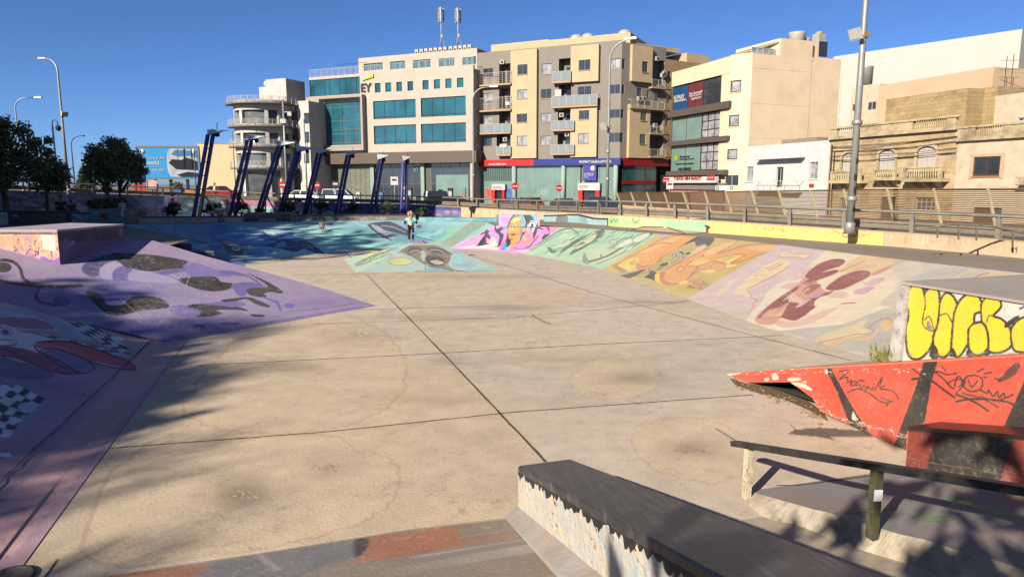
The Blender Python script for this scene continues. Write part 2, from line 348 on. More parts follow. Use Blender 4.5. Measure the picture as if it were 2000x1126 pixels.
for pts in ([(560,600),(680,612),(760,650),(795,700),(800,745),(770,790),(690,828),(560,850),(420,850),(360,800),(420,700)],[(250,880),(420,862),(640,846),(690,880),(760,890),(782,935),(765,985),(640,1040),(380,1090),(180,1080)],[(1112,735),(1150,706),(1220,700),(1282,716),(1290,745),(1240,772),(1165,776),(1120,762)],[(1232,850),(1262,818),(1350,808),(1440,828),(1480,868),(1470,915),(1400,940),(1310,925),(1250,890)],[(960,565),(1060,556),(1150,572),(1120,596),(1010,600)],[(1480,845),(1600,850),(1680,880),(1600,905)]):
 pts=smooth_pts(pts, True ,9);wb_=np.cumsum(rs.randn(len(pts))*1.6);wb_-=np.linspace(0,wb_[-1],len(wb_));c=np.mean(pts,0);pts=c+(pts-c)*(1+(wb_+rs.randn(len(pts))*1.2)[:, None ]*(.011 if len(pts)>80 else .02))
 fc.poly(pts,(168,146,120),.42,sm= False )
 fc.poly(c+(pts-c)*.972,(217,195,164),.7,sm= False );fc.poly(c+(pts-c)*.8+rs.randn(*pts.shape)*1.5,(206,186,158),.5,sm= False )
for (x,y,r,ry,al) in [(470,965,75,38,.75),(1350,876,60,18,.5),(1245,738,70,16,.55),(560,716,70,16,.5),(640,912,60,26,.3),(985,601,90,7,.5),(700,655,60,14,.35),(860,780,150,14,.25),(870,700,40,30,.25),(330,1060,120,24,.3),(1100,700,200,10,.2),(950,540,160,5,.3),(1250,590,130,6,.35),(860,620,150,6,.35)]:
 fc.spray((x,y),r,(118,100,86),al,ry=ry)
for (x,y) in [(640,912),(1350,876)]:fc.flecks([(x-30,y-7),(x+30,y+7)],40,(140,112,84),8,2.0,.5)
for (x,y,c) in [(390,965,(190,90,90)),(350,925,(200,140,120)),(425,932,(90,100,130)),(640,1000,(190,140,130)),(360,762,(120,130,150)),(590,975,(196,140,120)),(600,1015,(200,150,140)),(930,1070,(200,140,120))]:
 fc.flecks([(x-14,y-6),(x+14,y+6)],14,c,5,1.2,.5)
for (x,y,n) in [(500,700,9),(690,650,12),(500,735,9),(700,860,10),(820,850,8),(470,965,12),(620,622,6),(400,1000,10)]:
 fc.flecks([(x-30,y-10),(x+30,y+10)],n,(224,208,182),7,2.0,.8)
fc.flecks([(100,640),(1500,1050)],160,(112,92,74),5,1.2,.6);fc.flecks([(500,500),(1400,640)],130,(150,128,108),22,1.2,.45,ang=0.0)
fc.flecks([(100,860),(900,1100)],120,(96,78,64),6,1.6,.6)
fc.poly([(1541,826),(1556,838),(1600,834),(1700,842),(1704,853),(1620,852),(1632,859),(1596,852),(1538,847),(1552,838)],(58,52,52),.85,sm= False )
fc.line([(1040,615),(1062,628),(1075,632)],2,(120,100,84));fc.line([(1398,836),(1420,850),(1440,862)],1.6,(92,76,62))
us=np.concatenate([np.linspace(-900,-60,12,endpoint= False ),np.linspace(-60,2060,820),np.linspace(2060,2900,13)[1:]])
vs_=np.concatenate([np.linspace(466,1130,300),np.linspace(1130,1500,12)[1:]])
V=np.array([[P(u,v,0) for u in us] for v in vs_]);fu,fv=np.meshgrid(us,vs_)
fl=tag(grid_mesh('floor',V,fc.sample(fu,fv)*PK,floor_material()),kind='structure')
def seam(name,pts,w,z=0.006,wig=0.0,parent= None ,m=m_dark,pl= None ):
 q=[]
 for a,b in zip(pts[:-1],pts[1:]):
  n=max(2,int(math.hypot(b[0]-a[0],b[1]-a[1])/14))
  for i in range(n):q.append((a[0]+(b[0]-a[0])*i/n,a[1]+(b[1]-a[1])*i/n))
 q.append(pts[-1]);mb=MB();last= None
 p3=[np.array(hit(*p,pl) if pl is not None else P(*p,0)) for p in q]
 for i,p in enumerate(p3):
  t=p3[min(i+1,len(p3)-1)]-p3[max(i-1,0)];n=np.array([-t[1],t[0],0]);n/=np.linalg.norm(n)
  c=p+n*random.uniform(-1,1)*wig;ww=w*random.uniform(.7,1.3) if wig else w
  cur=(c+n*ww/2+(0,0,z),c-n*ww/2+(0,0,z))
  if last is not None :mb.add([last[0],last[1],cur[1],cur[0]],[(0,1,2,3)])
  last=cur
 return mb.build(name,m,parent)
m_seam=mat('seam_dirt',(0.06,0.048,0.04),rough=0.95)
for pts,w,wg in [([(715,535),(870,695),(1066,902)],.028,.004),([(674,492),(687,504)],.045,0),([(837,477),(1000,522),(1160,572),(1470,655),(1662,704)],.024,.004),([(203,876),(640,843),(1000,805),(1470,771)],.02,.004),([(332,716),(800,693),(1150,673),(1530,655)],.018,.003),([(606,633),(1000,620),(1330,590),(1352,584)],.015,.01),([(652,605),(735,604),(1000,596)],.02,0),([(1234,589),(1330,590),(1346,586),(1416,610),(1462,624)],.014,.02),([(1400,838),(1422,850),(1442,864),(1460,866)],.008,.008),([(930,612),(1045,618),(1075,632)],.012,.015),([(568,538),(740,535)],.03,0),([(560,521),(672,520)],.03,0),([(366,664),(190,876),(25,1086)],.014,.006),([(88,1126),(113,1092)],.012,.004)]:
 seam('expansion_joint',pts,w,wig=wg,parent=fl,m=m_seam)
pl_pink=rise(B3,-2.45,0.30)
c_valley=hit(0,588,pl_pink);p_a=P(365,663);p_tip=P(732,597);pl_pur=plane3(p_a,p_tip,c_valley)
Z=zoomed(0,580,4.0225)
c=Canvas(-40,575,380,1130,(172,140,150))  # this bank's colours are picked as shaded, so some shade is painted in
for i,(x,y,r,ry,col) in enumerate([(60,730,120,50,(120,118,160)),(300,660,60,40,(196,176,176)),(200,640,120,25,(196,182,176)),(60,900,160,70,(150,124,150)),(20,1010,90,70,(140,116,140)),(150,735,50,10,(210,140,190)),(250,760,70,40,(200,160,170)),(60,800,80,40,(160,150,190)),(120,850,60,20,(180,150,170))]):
 c.spray((x,y),r,col,.7,ry=ry)
c.poly([(300,655),(366,664),(191,876),(26,1086),(-10,1080),(-10,1000),(150,830)],(204,160,160),.75,sm= False )
c.poly(Z(0,60,230,95,430,150,720,320,560,320,480,270,0,240),(176,190,206),.9)
c.poly(Z(0,165,140,160,300,175,430,245,250,250,120,235,0,225),(150,104,132),.95)
c.poly(Z(0,100,200,135,330,175,440,245,560,320,640,320,430,160,240,100,0,80),(150,160,196),.8)
c.poly(Z(0,230,60,225,110,245,160,275,260,290,420,335,640,400,500,430,0,420),(226,226,232),.95)
c.ell(Z(40,268)[0],14,7,(226,226,236),.2,edge=(60,50,80),ew=1.4);c.ell(Z(42,272)[0],8,4.5,(110,70,110),.2)
def checker(cv,o,ux,uy,nx,ny,mask= None ,a=(38,44,62),b=(206,218,226)):
 for i in range(nx):
  for j in range(ny):
   if mask and not mask(i,j): continue
   q=[(o[0]+ux[0]*(i+di)+uy[0]*(j+dj),o[1]+ux[1]*(i+di)+uy[1]*(j+dj)) for di,dj in ((0,0),(1,0),(1,1),(0,1))]
   cv.poly(q,a if (i+j)%2 else b,.95,sm= False )
checker(c,Z(490,150)[0],(18,6.2),(11,9.2),5,4, lambda i,j: not (i==4 and j==0))
checker(c,Z(300,280)[0],(19,4.5),(9,4.6),8,3, lambda i,j:i+j<9)
checker(c,Z(760,330)[0],(13,4),(6,5),4,3)
c.ell(Z(540,165)[0],14,4.5,(206,218,226),.2);c.ell(Z(920,325)[0],13,5,(200,212,222),.2)
pk=(196,84,104);pk2=(150,66,100);bk=(34,26,42)
c.poly(Z(0,380,120,395,300,440,470,520,620,590,500,600,360,575,210,520,40,470,0,465),pk2)
c.poly(Z(390,345,520,350,740,405,900,465,1010,510,1060,555,1040,575,880,550,720,510,560,440,430,405,300,400,280,375,320,355),pk)
c.poly(Z(300,365,450,380,640,430,800,480,700,470,450,405,330,400),(222,110,120),.8)
c.poly(Z(330,430,420,410,560,445,690,505,740,550,720,585,650,600,560,570,450,510,360,460),(134,118,166))
c.poly(Z(720,500,880,535,990,560,900,556,760,525),(196,190,206))
for q,w in [(Z(270,375,290,355,390,345,520,350,740,405,900,465,1010,510,1062,555,1040,574,880,550,720,510,560,445,440,408,340,410,320,430,400,490,520,560,620,598),2.6),(Z(270,375,280,410,330,440,460,500,600,580,640,600,710,588,742,550,690,500),2.6),(Z(0,400,120,440,230,500,360,570,500,602,640,600),2.2),(Z(385,352,420,340,560,350),1.8)]:c.line(q,w,bk)
c.poly(Z(0,338,90,340,130,350,110,375,0,380),(240,238,232),edge=bk,ew=1.6)
for q in (Z(30,465,110,480,210,510,215,525,120,505,40,480),):c.poly(q,(176,186,214),edge=bk,ew=1.4)
c.poly(Z(0,540,60,540,70,560,0,560),(170,186,214),sm= False );c.poly(Z(0,480,120,500,300,560,420,600,360,640,0,620),(70,78,130),.6)
c.line(Z(310,680,450,715,600,745,690,775,560,755,420,725,320,690),1.2,(110,96,170))
c.ell(Z(30,735)[0],18,14,(226,222,234),edge=(110,96,170),ew=4)
checker(c,Z(130,685)[0],(14,7),(-12,11),4,4, lambda i,j:i+j<6);checker(c,Z(-40,900)[0],(19,3),(-10,14),3,3);checker(c,Z(60,790)[0],(16,5),(-12,13),3,3)
c.ell(Z(215,868)[0],18,11,(184,196,210));c.flecks([(0,650),(300,1000)],60,(210,190,190),6,.7,.6);c.flecks([(0,650),(330,900)],40,(90,76,100),9,.8,.5)
c.ell((10,888),14,6,(206,210,224),edge=(96,84,150),ew=2)
def pink_z(s): return np.where(s>-2.1,0.0,np.where(s>-2.8,.30*(s+2.1)**2/1.4,np.maximum(0.30*(-2.45-s),0)))
fw,bk_=W(-2.05,15.0),W(-2.25,-3)
def pinkrow(f):
 z=f*1.1;s=-2.45-z/.30
 return s
ss_=np.concatenate([np.linspace(-2.06,-2.8,26),np.linspace(-2.8,-6.6,170)[1:]]);ts_=np.concatenate([np.linspace(-3,5.5,30),np.linspace(5.5,18.0,420)[1:]])
V=np.array([[W(s-(.02*(9-t) if s>-2.3 else 0),t) for t in ts_] for s in ss_]);V[...,2]=np.maximum(pink_z(ss_)[:, None ],0.003)+0*ts_[ None ]
lb=tag(bpy.data.objects.new('painted_bank', None ),'pink painted concrete bank along the left edge, with cartoon curls and checkers','skate ramp');C.objects.link(lb)
painted('riding_surface',V,c,m_paint2,lb,k=PK*1.15)
mb=MB();mb.hexa([W(-6.6,-3,-.3),W(-9.5,-3,-.3),W(-9.5,15.6,-.3),W(-6.6,15.6,-.3),W(-6.6,-3,1.245),W(-9.5,-3,1.245),W(-9.5,15.6,1.245),W(-6.6,15.6,1.245)]);mb.build('platform',m_deck,lb)
seam('crack',[(302,657),(245,712),(185,768),(150,800),(115,835),(70,872),(0,941),(-40,980)],.016,z=.003,wig=.012,parent=lb,m=m_seam,pl=rise(B3,-2.3,.235))
Z=zoomed(0,440,5);Y=zoomed(340,480,5)
c=Canvas(-60,440,760,680,(168,150,186))
for x,y,r,ry,col,al in [(200,575,140,22,(92,100,176),.9),(250,545,110,14,(126,128,190),.7),(290,640,150,22,(86,88,168),.9),(420,640,90,18,(104,96,168),.7),(640,590,80,12,(136,118,170),.6),(90,560,90,14,(120,112,170),.6),(60,545,60,20,(150,128,170),.6),(250,470,120,10,(176,150,186),.8),(420,500,90,14,(186,164,194),.6),(560,560,60,20,(170,154,186),.7)]:c.spray((x,y),r,col,al,ry=ry)  # broad blue-violet sprays also put tree shade into the slope's colour
bk=(40,38,44);vi=(110,96,170);vi2=(126,112,186);li=(186,174,206)
c.poly(Z(800,440,830,370,950,310,1090,280,1200,290,1330,330,1400,400,1200,390,1080,360,1000,400,960,490,880,505),(76,72,130))
c.poly(Z(970,430,1040,380,1130,350,1220,390,1250,500,1100,530,1000,520),li,.9);c.poly(Z(1100,460,1180,400,1290,420,1250,480,1260,530,1120,540),vi)
c.poly(Z(1430,480,1560,450,1800,410,1830,440,1640,480,1540,510,1450,515),vi);c.poly(Z(1250,500,1300,450,1440,450,1640,500,1760,560,1500,560,1280,540),li,.8)
c.poly(Z(1090,280,1240,275,1440,285,1640,310,1830,352,1790,410,1640,430,1480,450,1330,430,1200,390),bk)
c.poly(Y(100,180,180,165,330,200,470,260,560,300,420,300,200,310,110,250),vi2,.9);c.poly(Y(50,320,380,300,460,350,575,370,540,420,420,445,260,430,140,390),bk)
c.poly(Y(450,240,560,245,700,280,800,330,880,390,920,410,850,405,790,350,700,300,560,290,470,270),vi);c.poly(Y(715,265,780,290,900,345,1000,400,1065,455,1030,465,960,450,900,450,910,395,860,350),bk)
c.poly(Y(560,380,640,360,800,360,900,400,880,420,720,420,700,480,640,490,590,440),vi);c.poly(Y(705,430,780,410,900,415,930,440,880,470,910,495,840,500,740,480),bk)
c.poly(Y(450,535,600,510,720,500,830,535,935,585,910,600,800,570,700,520,560,550),bk);c.poly(Y(870,500,960,520,1020,550,1055,635,1030,630,990,560,900,520),vi)
c.poly(Y(0,585,300,560,620,540,700,580,560,600,300,590,0,620),vi,.8);c.poly(Y(150,580,300,572,520,595,640,600,725,635,600,625,420,630,470,660,330,690,200,690,120,640),bk)
c.poly(Y(-40,620,80,600,220,620,260,660,200,690,60,680,-20,660),vi2);c.poly(Y(740,670,860,672,890,690,800,695),bk);c.ell(Y(255,790)[0],11,4,bk,.1);c.ell(Y(355,845)[0],5,2,(52,48,84));c.poly(Y(450,755,600,745,660,770,520,775),(72,70,130));c.ell(Y(1125,585)[0],11,5,vi2)
c.poly(Z(835,660,960,660,1040,760,1120,785,1200,770,1280,700,1400,690,1560,710,1650,800,1400,830,1080,875),bk);c.poly(Z(1030,760,1010,640,1100,600,1250,680,1190,770,1110,785),(96,100,176),.8)
c.line(Z(-40,530,100,560,300,590,500,595,800,590),6,bk);c.line(Z(310,570,230,520,200,430,150,370,60,340,-60,345),6.5,bk);c.ell(Z(30,412)[0],17,10,bk)
c.line(Z(380,620,350,690,400,750,520,775,640,770),7,(72,74,140));c.ell(Z(600,735)[0],17,8,(76,78,146),.2);c.ell(Z(870,830)[0],24,9,(130,134,186),al=.8)
c.ell(Z(650,200)[0],8,16,(126,108,150),al=.5);c.poly([(360,655),(420,645),(520,628),(690,600),(734,597),(560,632),(366,664),(300,652)],(124,104,160),.6,sm= False )
c.line([(555,609),(640,601),(700,592),(734,597)],.7,(70,56,80));c.flecks(Z(800,280,1990,450),90,(198,190,200),5,.6,.8);c.flecks(Y(0,120,1100,640),240,(205,196,206),4,.55,.85);c.flecks(Z(1000,600,1700,850),60,(205,200,210),5,.6,.8)
for q in (Z(1400,520,1480,610),Z(1180,720,1390,910),Z(1800,640,1850,500),Z(1660,470,1780,540)):c.line(q,.8,(214,206,206),sm= False )
crest=[hit(300,470,pl_pur),hit(180,462,pl_pur),hit(60,462,pl_pur),hit(-70,470,pl_pur)]
lowr=[hit(-70,588,pl_pur),hit(0,597,pl_pur),hit(160,631,pl_pur),hit(305,664,pl_pur),hit(366,670,pl_pur),hit(480,645,pl_pur),hit(600,622,pl_pur),hit(734,599,pl_pur)]
upr=crest[::-1]+[hit(400,500,pl_pur),hit(520,532,pl_pur),hit(640,566,pl_pur),p_tip+(0,0,.008)]
hp=tag(bpy.data.objects.new('painted_hip', None ),'big purple concrete hip painted with black and violet shapes, pointing into the floor','skate ramp');C.objects.link(hp)
mb=MB();bk0,bk1=W(-1.2,22.5),W(-7,23.5)
mb.add([p_tip,crest[0],bk0],[(0,1,2)]);mb.add([crest[0],crest[3],bk1,bk0],[(0,1,2,3)]);mb.build('back_slope',m_conc,hp)
painted('painted_face',ruled([lowr,upr],800,[230]),c,m_paint2,hp,k=PK*.93)
q0,q1,q2=hit(118,517,pl_pur),hit(243,468,pl_pur),hit(-40,474,pl_pur)
zt=D(118,453,q0[1])[2];back=(q1-q0)*np.array([1,1,0]);q3=q2+back*1.25
kb=tag(bpy.data.objects.new('concrete_block', None ),'purple concrete block on the hip, its sunlit side scrawled with orange graffiti','block');C.objects.link(kb)
top= lambda q,z=zt:np.array([q[0],q[1],z])
mb=MB();low= lambda q:np.array([q[0],q[1],q[2]-.4]);mb.hexa([low(q2),low(q0),low(q1),low(q3),top(q2),top(q0),top(q1),top(q3)])
mb.build('core',mat('block_purple',srgb((112,86,132))*PK*1.2,rough=.8,var=.25,scale=2.5,dirt=(.05,.04,.05),dirt_amt=.7,dscale=2.0),kb)
mb=MB();dn=np.array([0,0,.012]);ctr=(q0+q1+q2+q3)/4;o_= lambda q:top(q,zt+.004)+(q-ctr)*np.array([1,1,0])*.01
mb.hexa([o_(q2),o_(q0),o_(q1),o_(q3),o_(q2)+dn*4,o_(q0)+dn*4,o_(q1)+dn*4,o_(q3)+dn*4]);mb.build('top_slab',mat('block_top',srgb((176,166,172))*PK,rough=.7,var=.15,scale=1.0,bump=.2),kb)
Z=zoomed(0,340,4.762);c=Canvas(-50,440,122,530,(206,170,150))
for i in range(40):c.spray((rs.rand()*118,452+rs.rand()*60),6+rs.rand()*8,[(226,150,100),(190,130,150),(150,90,160),(236,190,150)][rs.randint(4)],.6)
c.poly(Z(60,700,250,760,380,790,560,850,580,780,570,850,300,800),(130,78,160),.8);c.poly(Z(380,790,400,760,490,800,580,760,580,845,480,830),(140,86,170))
for i in range(34):
 x,y=5+rs.rand()*100,458+rs.rand()*36;c.line([(x,y),(x+rs.randn()*7,y+rs.randn()*9),(x+rs.randn()*10,y+rs.randn()*9),(x+rs.randn()*7,y+rs.randn()*10)],1.5,[(242,150,90),(250,196,150),(244,170,110),(60,36,40)][rs.randint(4)])
c.poly(Z(385,565,515,565,515,720,400,690),(236,214,190),sm= False );c.poly(Z(0,540,580,545,580,560,0,560),(40,34,38),.9,sm= False )
c.flecks(Z(0,560,580,800),40,(40,26,40),6,1.2,.8)
painted('graffiti_side',ruled([[q2-(0,0,.05),q0-(0,0,.05)],[top(q2),top(q0)]],240,[90]),c,m_paint,kb,label='sunlit side of the purple block under orange graffiti scribbles')
c=Canvas(110,435,250,525,(104,78,128));c.poly([(118,452),(243,443),(243,462),(190,470),(118,470)],(52,42,62),.7);c.ell((129,481),8,16,(120,100,146));c.ell((236,454),4,9,(124,104,150));c.line([(138,470),(140,478),(143,470),(145,477)],.8,(200,196,200));c.flecks([(120,450),(240,470)],40,(30,26,34),7,1.2,.7);c.flecks([(120,450),(240,470)],20,(150,140,160),4,.7,.7)
painted('shaded_side',ruled([[q0-(0,0,.05),q1-(0,0,.05)],[top(q0),top(q1)]],200,[80]),c,m_paint,kb)
bot=[P(480,518),P(520,507),P(570,500),P(620,497),P(700,489),P(760,484),P(830,480),P(884,484)]
topb=[P(u,v,ZD) for u,v in ((243,439.5),(330,438),(420,436),(520,434),(620,432.5),(720,431.5),(840,431.5),(952,435),(966,441))]
Z=zoomed(240,420,5);Y=zoomed(660,420,5.882);c=Canvas(200,410,1010,530,(96,150,186))
for x,y,r,ry,col,al in [(420,450,90,30,(62,124,176),.9),(300,450,70,20,(80,132,172),.9),(580,470,80,34,(116,190,206),.9),(660,470,70,30,(96,196,196),.9),(720,450,80,20,(40,130,160),.95),(800,460,60,26,(28,118,152),1),(860,460,40,22,(34,130,142),.9),(910,450,40,16,(70,150,148),.95),(700,480,80,8,(120,210,206),.9),(570,492,80,8,(150,206,212),.8)]:c.spray((x,y),r,col,al,ry=ry)
bl=(30,96,186);db=(28,62,140);lb_=(60,150,220);nv=(52,62,128)
c.poly(Z(850,340,850,200,700,185,720,172,840,180,860,130,900,95,960,85,1050,120,1000,150,1060,150,1190,122,1300,190,1400,145,1380,130,1490,175,1600,165,1680,175,1670,205,1760,230,1870,290,1850,320,1700,330,1500,320,1330,300,1200,300,1000,290,960,330),bl)
c.poly(Z(920,200,1200,150,1400,250,1560,240,1600,280,1300,290,1000,260),lb_,.5);c.poly(Z(1380,150,1460,165,1500,200,1420,190),(160,206,216));c.poly(Z(1400,300,1560,235,1700,270,1790,250,1870,300,1970,375,1880,370,1770,330,1740,340,1680,360,1540,330,1440,310),nv)
c.poly(Z(1480,320,1560,250,1600,300,1540,310),lb_);c.line(Z(1560,240,1680,270,1780,250,1870,310,1960,375),1.0,(30,36,80));c.poly(Z(930,235,1040,235,1120,290,1300,300,1180,350,1200,400,1040,380,1000,330,980,280),(56,66,84));c.poly(Z(960,245,1060,250,1110,290,1020,290),(126,136,146));c.ell(Z(1110,325)[0],9,5,(196,200,200),edge=(60,70,90));c.ell(Z(1100,325)[0],3,2,(70,80,100));c.poly(Z(1150,310,1240,295,1320,320,1200,330),(176,186,190))
c.poly(Z(1170,345,1300,330,1420,330,1470,350,1440,385,1260,412,1190,390),(36,130,210));c.line(Z(1180,360,1290,375,1400,370),1,(24,70,140));c.line(Z(1220,390,1330,385,1440,380),1,(24,70,140));c.ell(Z(1390,348)[0],7,4,(70,190,230),edge=(30,80,140));c.line(Z(1470,330,1540,390),2.6,(50,160,220),sm= False );c.poly(Z(1140,400,1260,415,1500,408,1700,390,1250,425),(196,206,200),.8)
for i in range(26):x,y=880+rs.rand()*700,150+rs.rand()*160;c.line(Z(x,y,x+60,y+16,x+130,y+8),.8,[db,(20,70,150),lb_][rs.randint(3)],.8)
for i in range(8):c.line(Z(640+i*26,238+i*6,665+i*24,222+i*7,680+i*24,250+i*5,640+i*26,238+i*6),1.2,(24,70,140))
c.poly(Z(500,110,520,100,530,190,600,215,520,200),(40,96,160));c.line(Z(520,105,620,150,720,190),1.4,(36,90,156))
c.line(Z(270,105,420,180,620,240,860,300,1200,430),5,(66,96,150),.7);c.poly(Z(850,335,1010,380,1200,440,1160,500,1000,440,850,350),(62,96,150),.8)
for i in range(60):
 x,y=590+rs.rand()*170,440+rs.rand()*44;c.line([(x,y),(x+6,y+2.5),(x+13,y+1.5),(x+20,y+4)],.9,[(30,110,130),(40,150,150),(150,216,206),(60,170,170)][rs.randint(4)],.75)
c.poly(Y(340,110,400,90,520,75,620,80,760,150,830,200,810,240,700,210,560,180,480,150,640,260,640,285,560,275,420,190,350,130),(34,52,84));c.poly(Y(380,110,470,130,560,200,660,270,600,275,460,190),(116,134,170),.9);c.line(Y(500,120,640,140,780,200),1.2,(120,140,176));c.line(Y(200,80,260,115,330,130),2.6,(120,160,190),.8)
c.ell(Y(900,120)[0],12,6,(90,130,170),edge=(30,60,100));c.poly(Y(900,125,940,110,960,140,910,145),(40,60,90));c.poly(Y(900,240,960,200,1100,200,1180,150,1230,120,1240,150,1180,220,1060,250,1140,290,1000,270),(70,150,180),.9,edge=(40,90,130),ew=.5);c.line(Y(880,240,1000,270,1150,305),1.6,(50,70,110));c.poly(Y(1240,230,1260,160,1340,135,1420,150,1380,200,1300,190,1330,240,1220,290,1040,330),(74,154,150),.9)
c.poly(Y(1540,80,1700,95,1560,190,1300,375,1180,340),(104,124,118),.95);c.poly(Y(1295,280,1440,190,1655,110,1560,180,1420,250,1310,290),(72,130,136))
lum_=c.a.mean(-1,keepdims= True );c.a=(c.a*.74+lum_*.26)*np.array([1.25,1.08,.84])
fb=tag(bpy.data.objects.new('painted_bank', None ),'long blue and turquoise painted bank across the far end of the bowl','skate ramp');C.objects.link(fb)
painted('riding_surface',ruled([bot,topb],760,[110]),c,m_paint,fb,k=PK*1.75)
mb=MB();back=A3*0.5
for i in range(len(topb)-2):
 a,b=topb[i],topb[i+1];n0=back;mb.hexa([a-(0,0,.9),b-(0,0,.9),b+n0-(0,0,.9),a+n0-(0,0,.9),a+(0,0,.03),b+(0,0,.03),b+n0+(0,0,.03),a+n0+(0,0,.03)])
mb.build('coping',mat('coping_concrete',srgb((120,150,160))*PK,rough=.7,var=.2,scale=3),fb)
c=Canvas(40,430,500,570,(98,124,146));Z=zoomed(240,420,5)
for pts,col in [(Z(20,160,400,270,900,420,1180,500,900,480,20,240),(110,132,150)),(Z(60,130,420,240,860,330,860,350,400,260,40,140),(176,190,206)),(Z(100,180,300,230,520,275,500,290,260,245),(206,214,222)),(Z(0,90,300,190,700,290,1000,370,700,310,250,195,0,110),(86,88,120)),(Z(600,360,900,380,1190,450,1150,490,800,430),(70,104,160)),(Z(430,290,580,280,640,370,800,390,800,430,600,370),(40,104,160))]:c.poly(pts,col,.9)  # pale streaks paint the sunlight between shadows into this surface's colour
painted('side_surface',ruled([[P(480,518),P(330,568)],[topb[0],P(60,458,ZD)]],260,[120]),c,m_paint,fb,k=PK*1.4)
for nm,(x0,y0),(x1,y1),zz,lab in [('ledge',(357,492),(371,474),.72,'upper of two small dark concrete ledges on the blue bank'),('ledge',(401,505),(413,489),.42,'lower of two small dark concrete ledges on the blue bank')]:
 a=D(x0,(y0+y1)/2,25.6);d1=B3*.3;d2=-B3*1.5+A3*.75;zt_=D(x0,y1+3,25.6)[2];zb_=D(x0,y0,25.6)[2]-.25
 mb=MB();p=[np.array([a[0],a[1],0]),np.array([a[0],a[1],0])+d1];p+=[p[1]+d2,p[0]+d2];mb.hexa([np.array([q[0],q[1],zb_]) for q in p]+[np.array([q[0],q[1],zt_]) for q in p])
 e=empty(nm,(0,0,0),lab,'ledge','stepped ledges on the blue bank');mb.build('block',mat('ledge_dark',srgb((84,92,100))*.6,var=.3,scale=5,rough=.8),e)
 mb=MB();mb.hexa([np.array([q[0],q[1],zt_+.002]) for q in p]+[np.array([q[0],q[1],zt_+.03]) for q in p]);mb.build('top_plate',mat('ledge_top',srgb((120,140,158))*.6,var=.2,scale=5,rough=.6),e)
ap=D(812,473,27.0);fl_,fr_,bl_=P(697,533),P(980,529),P(671,506);br_=W(6.6,29.5);apr=ap+B3*.9
py=tag(bpy.data.objects.new('painted_pyramid', None ),'low concrete pyramid in mid floor with a grey face painted on its front','skate ramp');C.objects.link(py)
mb=MB();dz_=np.array([0,0,.03]);mb.add([q-dz_ for q in (ap,apr,fr_,br_,bl_,fl_)],[(0,1,3,4),(1,2,3),(0,4,5),(0,5,2,1)]);mb.build('body',m_conc,py)
Z=zoomed(660,420,5.882);c=Canvas(660,465,990,540,(166,190,180))
for i in range(46):x,y=700+rs.rand()*270,490+rs.rand()*40;c.spray((x,y),8+rs.rand()*14,[(150,190,190),(176,196,180),(130,176,190),(190,190,160)][rs.randint(4)],.5,ry=4)
c.poly(Z(720,410,800,330,900,320,1000,330,1100,345,1200,380,1310,450,1260,540,1250,580,1300,620,1400,640,1300,630,1200,600,1060,590,1000,560,900,500,800,460),(128,124,112))
c.poly(Z(800,330,980,330,1080,345,860,345),(186,168,146));c.poly(Z(800,400,850,365,940,375,980,410,900,430,820,440),(84,82,84));c.poly(Z(1010,385,1080,370,1200,390,1260,430,1180,440,1060,420),(84,82,84));c.line(Z(830,425,900,405,965,430),1.2,(196,200,196));c.line(Z(1060,400,1140,400,1220,430),1.2,(190,196,190))
c.poly(Z(960,410,1000,420,1010,470,990,530,960,500),(176,186,176));c.poly(Z(1000,490,1060,460,1160,480,1230,530,1200,580,1100,580,1030,550),(78,70,76));c.poly(Z(1060,530,1160,515,1220,550,1140,570),(176,176,168));c.line(Z(1010,500,1100,500,1200,530),1.4,(50,44,54));c.line(Z(1040,550,1120,575,1210,572),1.3,(60,50,60));c.line(Z(1080,430,1160,480,1250,500),2.2,(100,80,76))
for q,w in [(Z(690,430,760,420,860,480,970,545,1005,580,1005,640),1.8),(Z(1270,440,1290,490,1260,560,1300,615,1380,640,1480,650),2.0),(Z(1050,590,1200,610,1320,640),3.0),(Z(820,350,780,400,840,460),1.6),(Z(1200,390,1290,440,1320,450),1.2),(Z(880,655,960,640,1010,655),1.4)]:c.line(q,w,(96,84,80),.85)
c.poly(Z(1040,610,1180,620,1290,650,1010,655),(110,160,186),.7);c.poly(Z(1300,460,1420,480,1500,520,1400,560,1320,560),(150,196,200),.8)
for i in range(10):c.line(Z(1290+i*8,530+i*5,1340+i*18,590-i*4,1400+i*24,600),1,(110,170,200),.5)
c.ell(Z(722,532)[0],24,7.5,(196,200,140),edge=(110,104,90),ew=.9)
def scribble(cv,x,y,w,h,n,col,wd):
 q=[];
 for i in range(n):q+=[(x+w*(i+.1)/n,y+h*rs.rand()),(x+w*(i+.5)/n,y+h*(rs.rand()*.4+(i%2)*.6))]
 cv.line(q,wd,col,.9)
scribble(c,704,506,40,3.5,9,(70,70,60),.7);scribble(c,712,511.5,30,3,7,(70,70,60),.7)
for i in range(5):c.line([(712+i*6,536),(716+i*6,536.6)],.7,(120,100,80),sm= False )
painted('painted_front',ruled([[fl_+(0,0,.003),fr_+(0,0,.003)],[ap,ap+B3*.9]],420,[100]),c,m_paint2,py)
c=Canvas(660,465,990,540,(172,196,180))
for i in range(60):
 a=rs.rand();x,y=690+a*72,519-a*34+rs.randn()*5;c.line([(x,y),(x+10+rs.rand()*14,y-6-rs.rand()*6),(x+22+rs.rand()*10,y-9-rs.rand()*6)],1.0+rs.rand(),[(206,214,130),(196,206,110),(80,130,170),(60,66,70),(110,150,90),(210,214,150)][rs.randint(6)],.9)
c.spray((770,486),12,(100,160,210),.9,ry=4)
painted('painted_left',ruled([[bl_+(0,0,.003),fl_+(0,0,.003)],[ap,ap+B3*.02]],140,[90]),c,m_paint2,py)
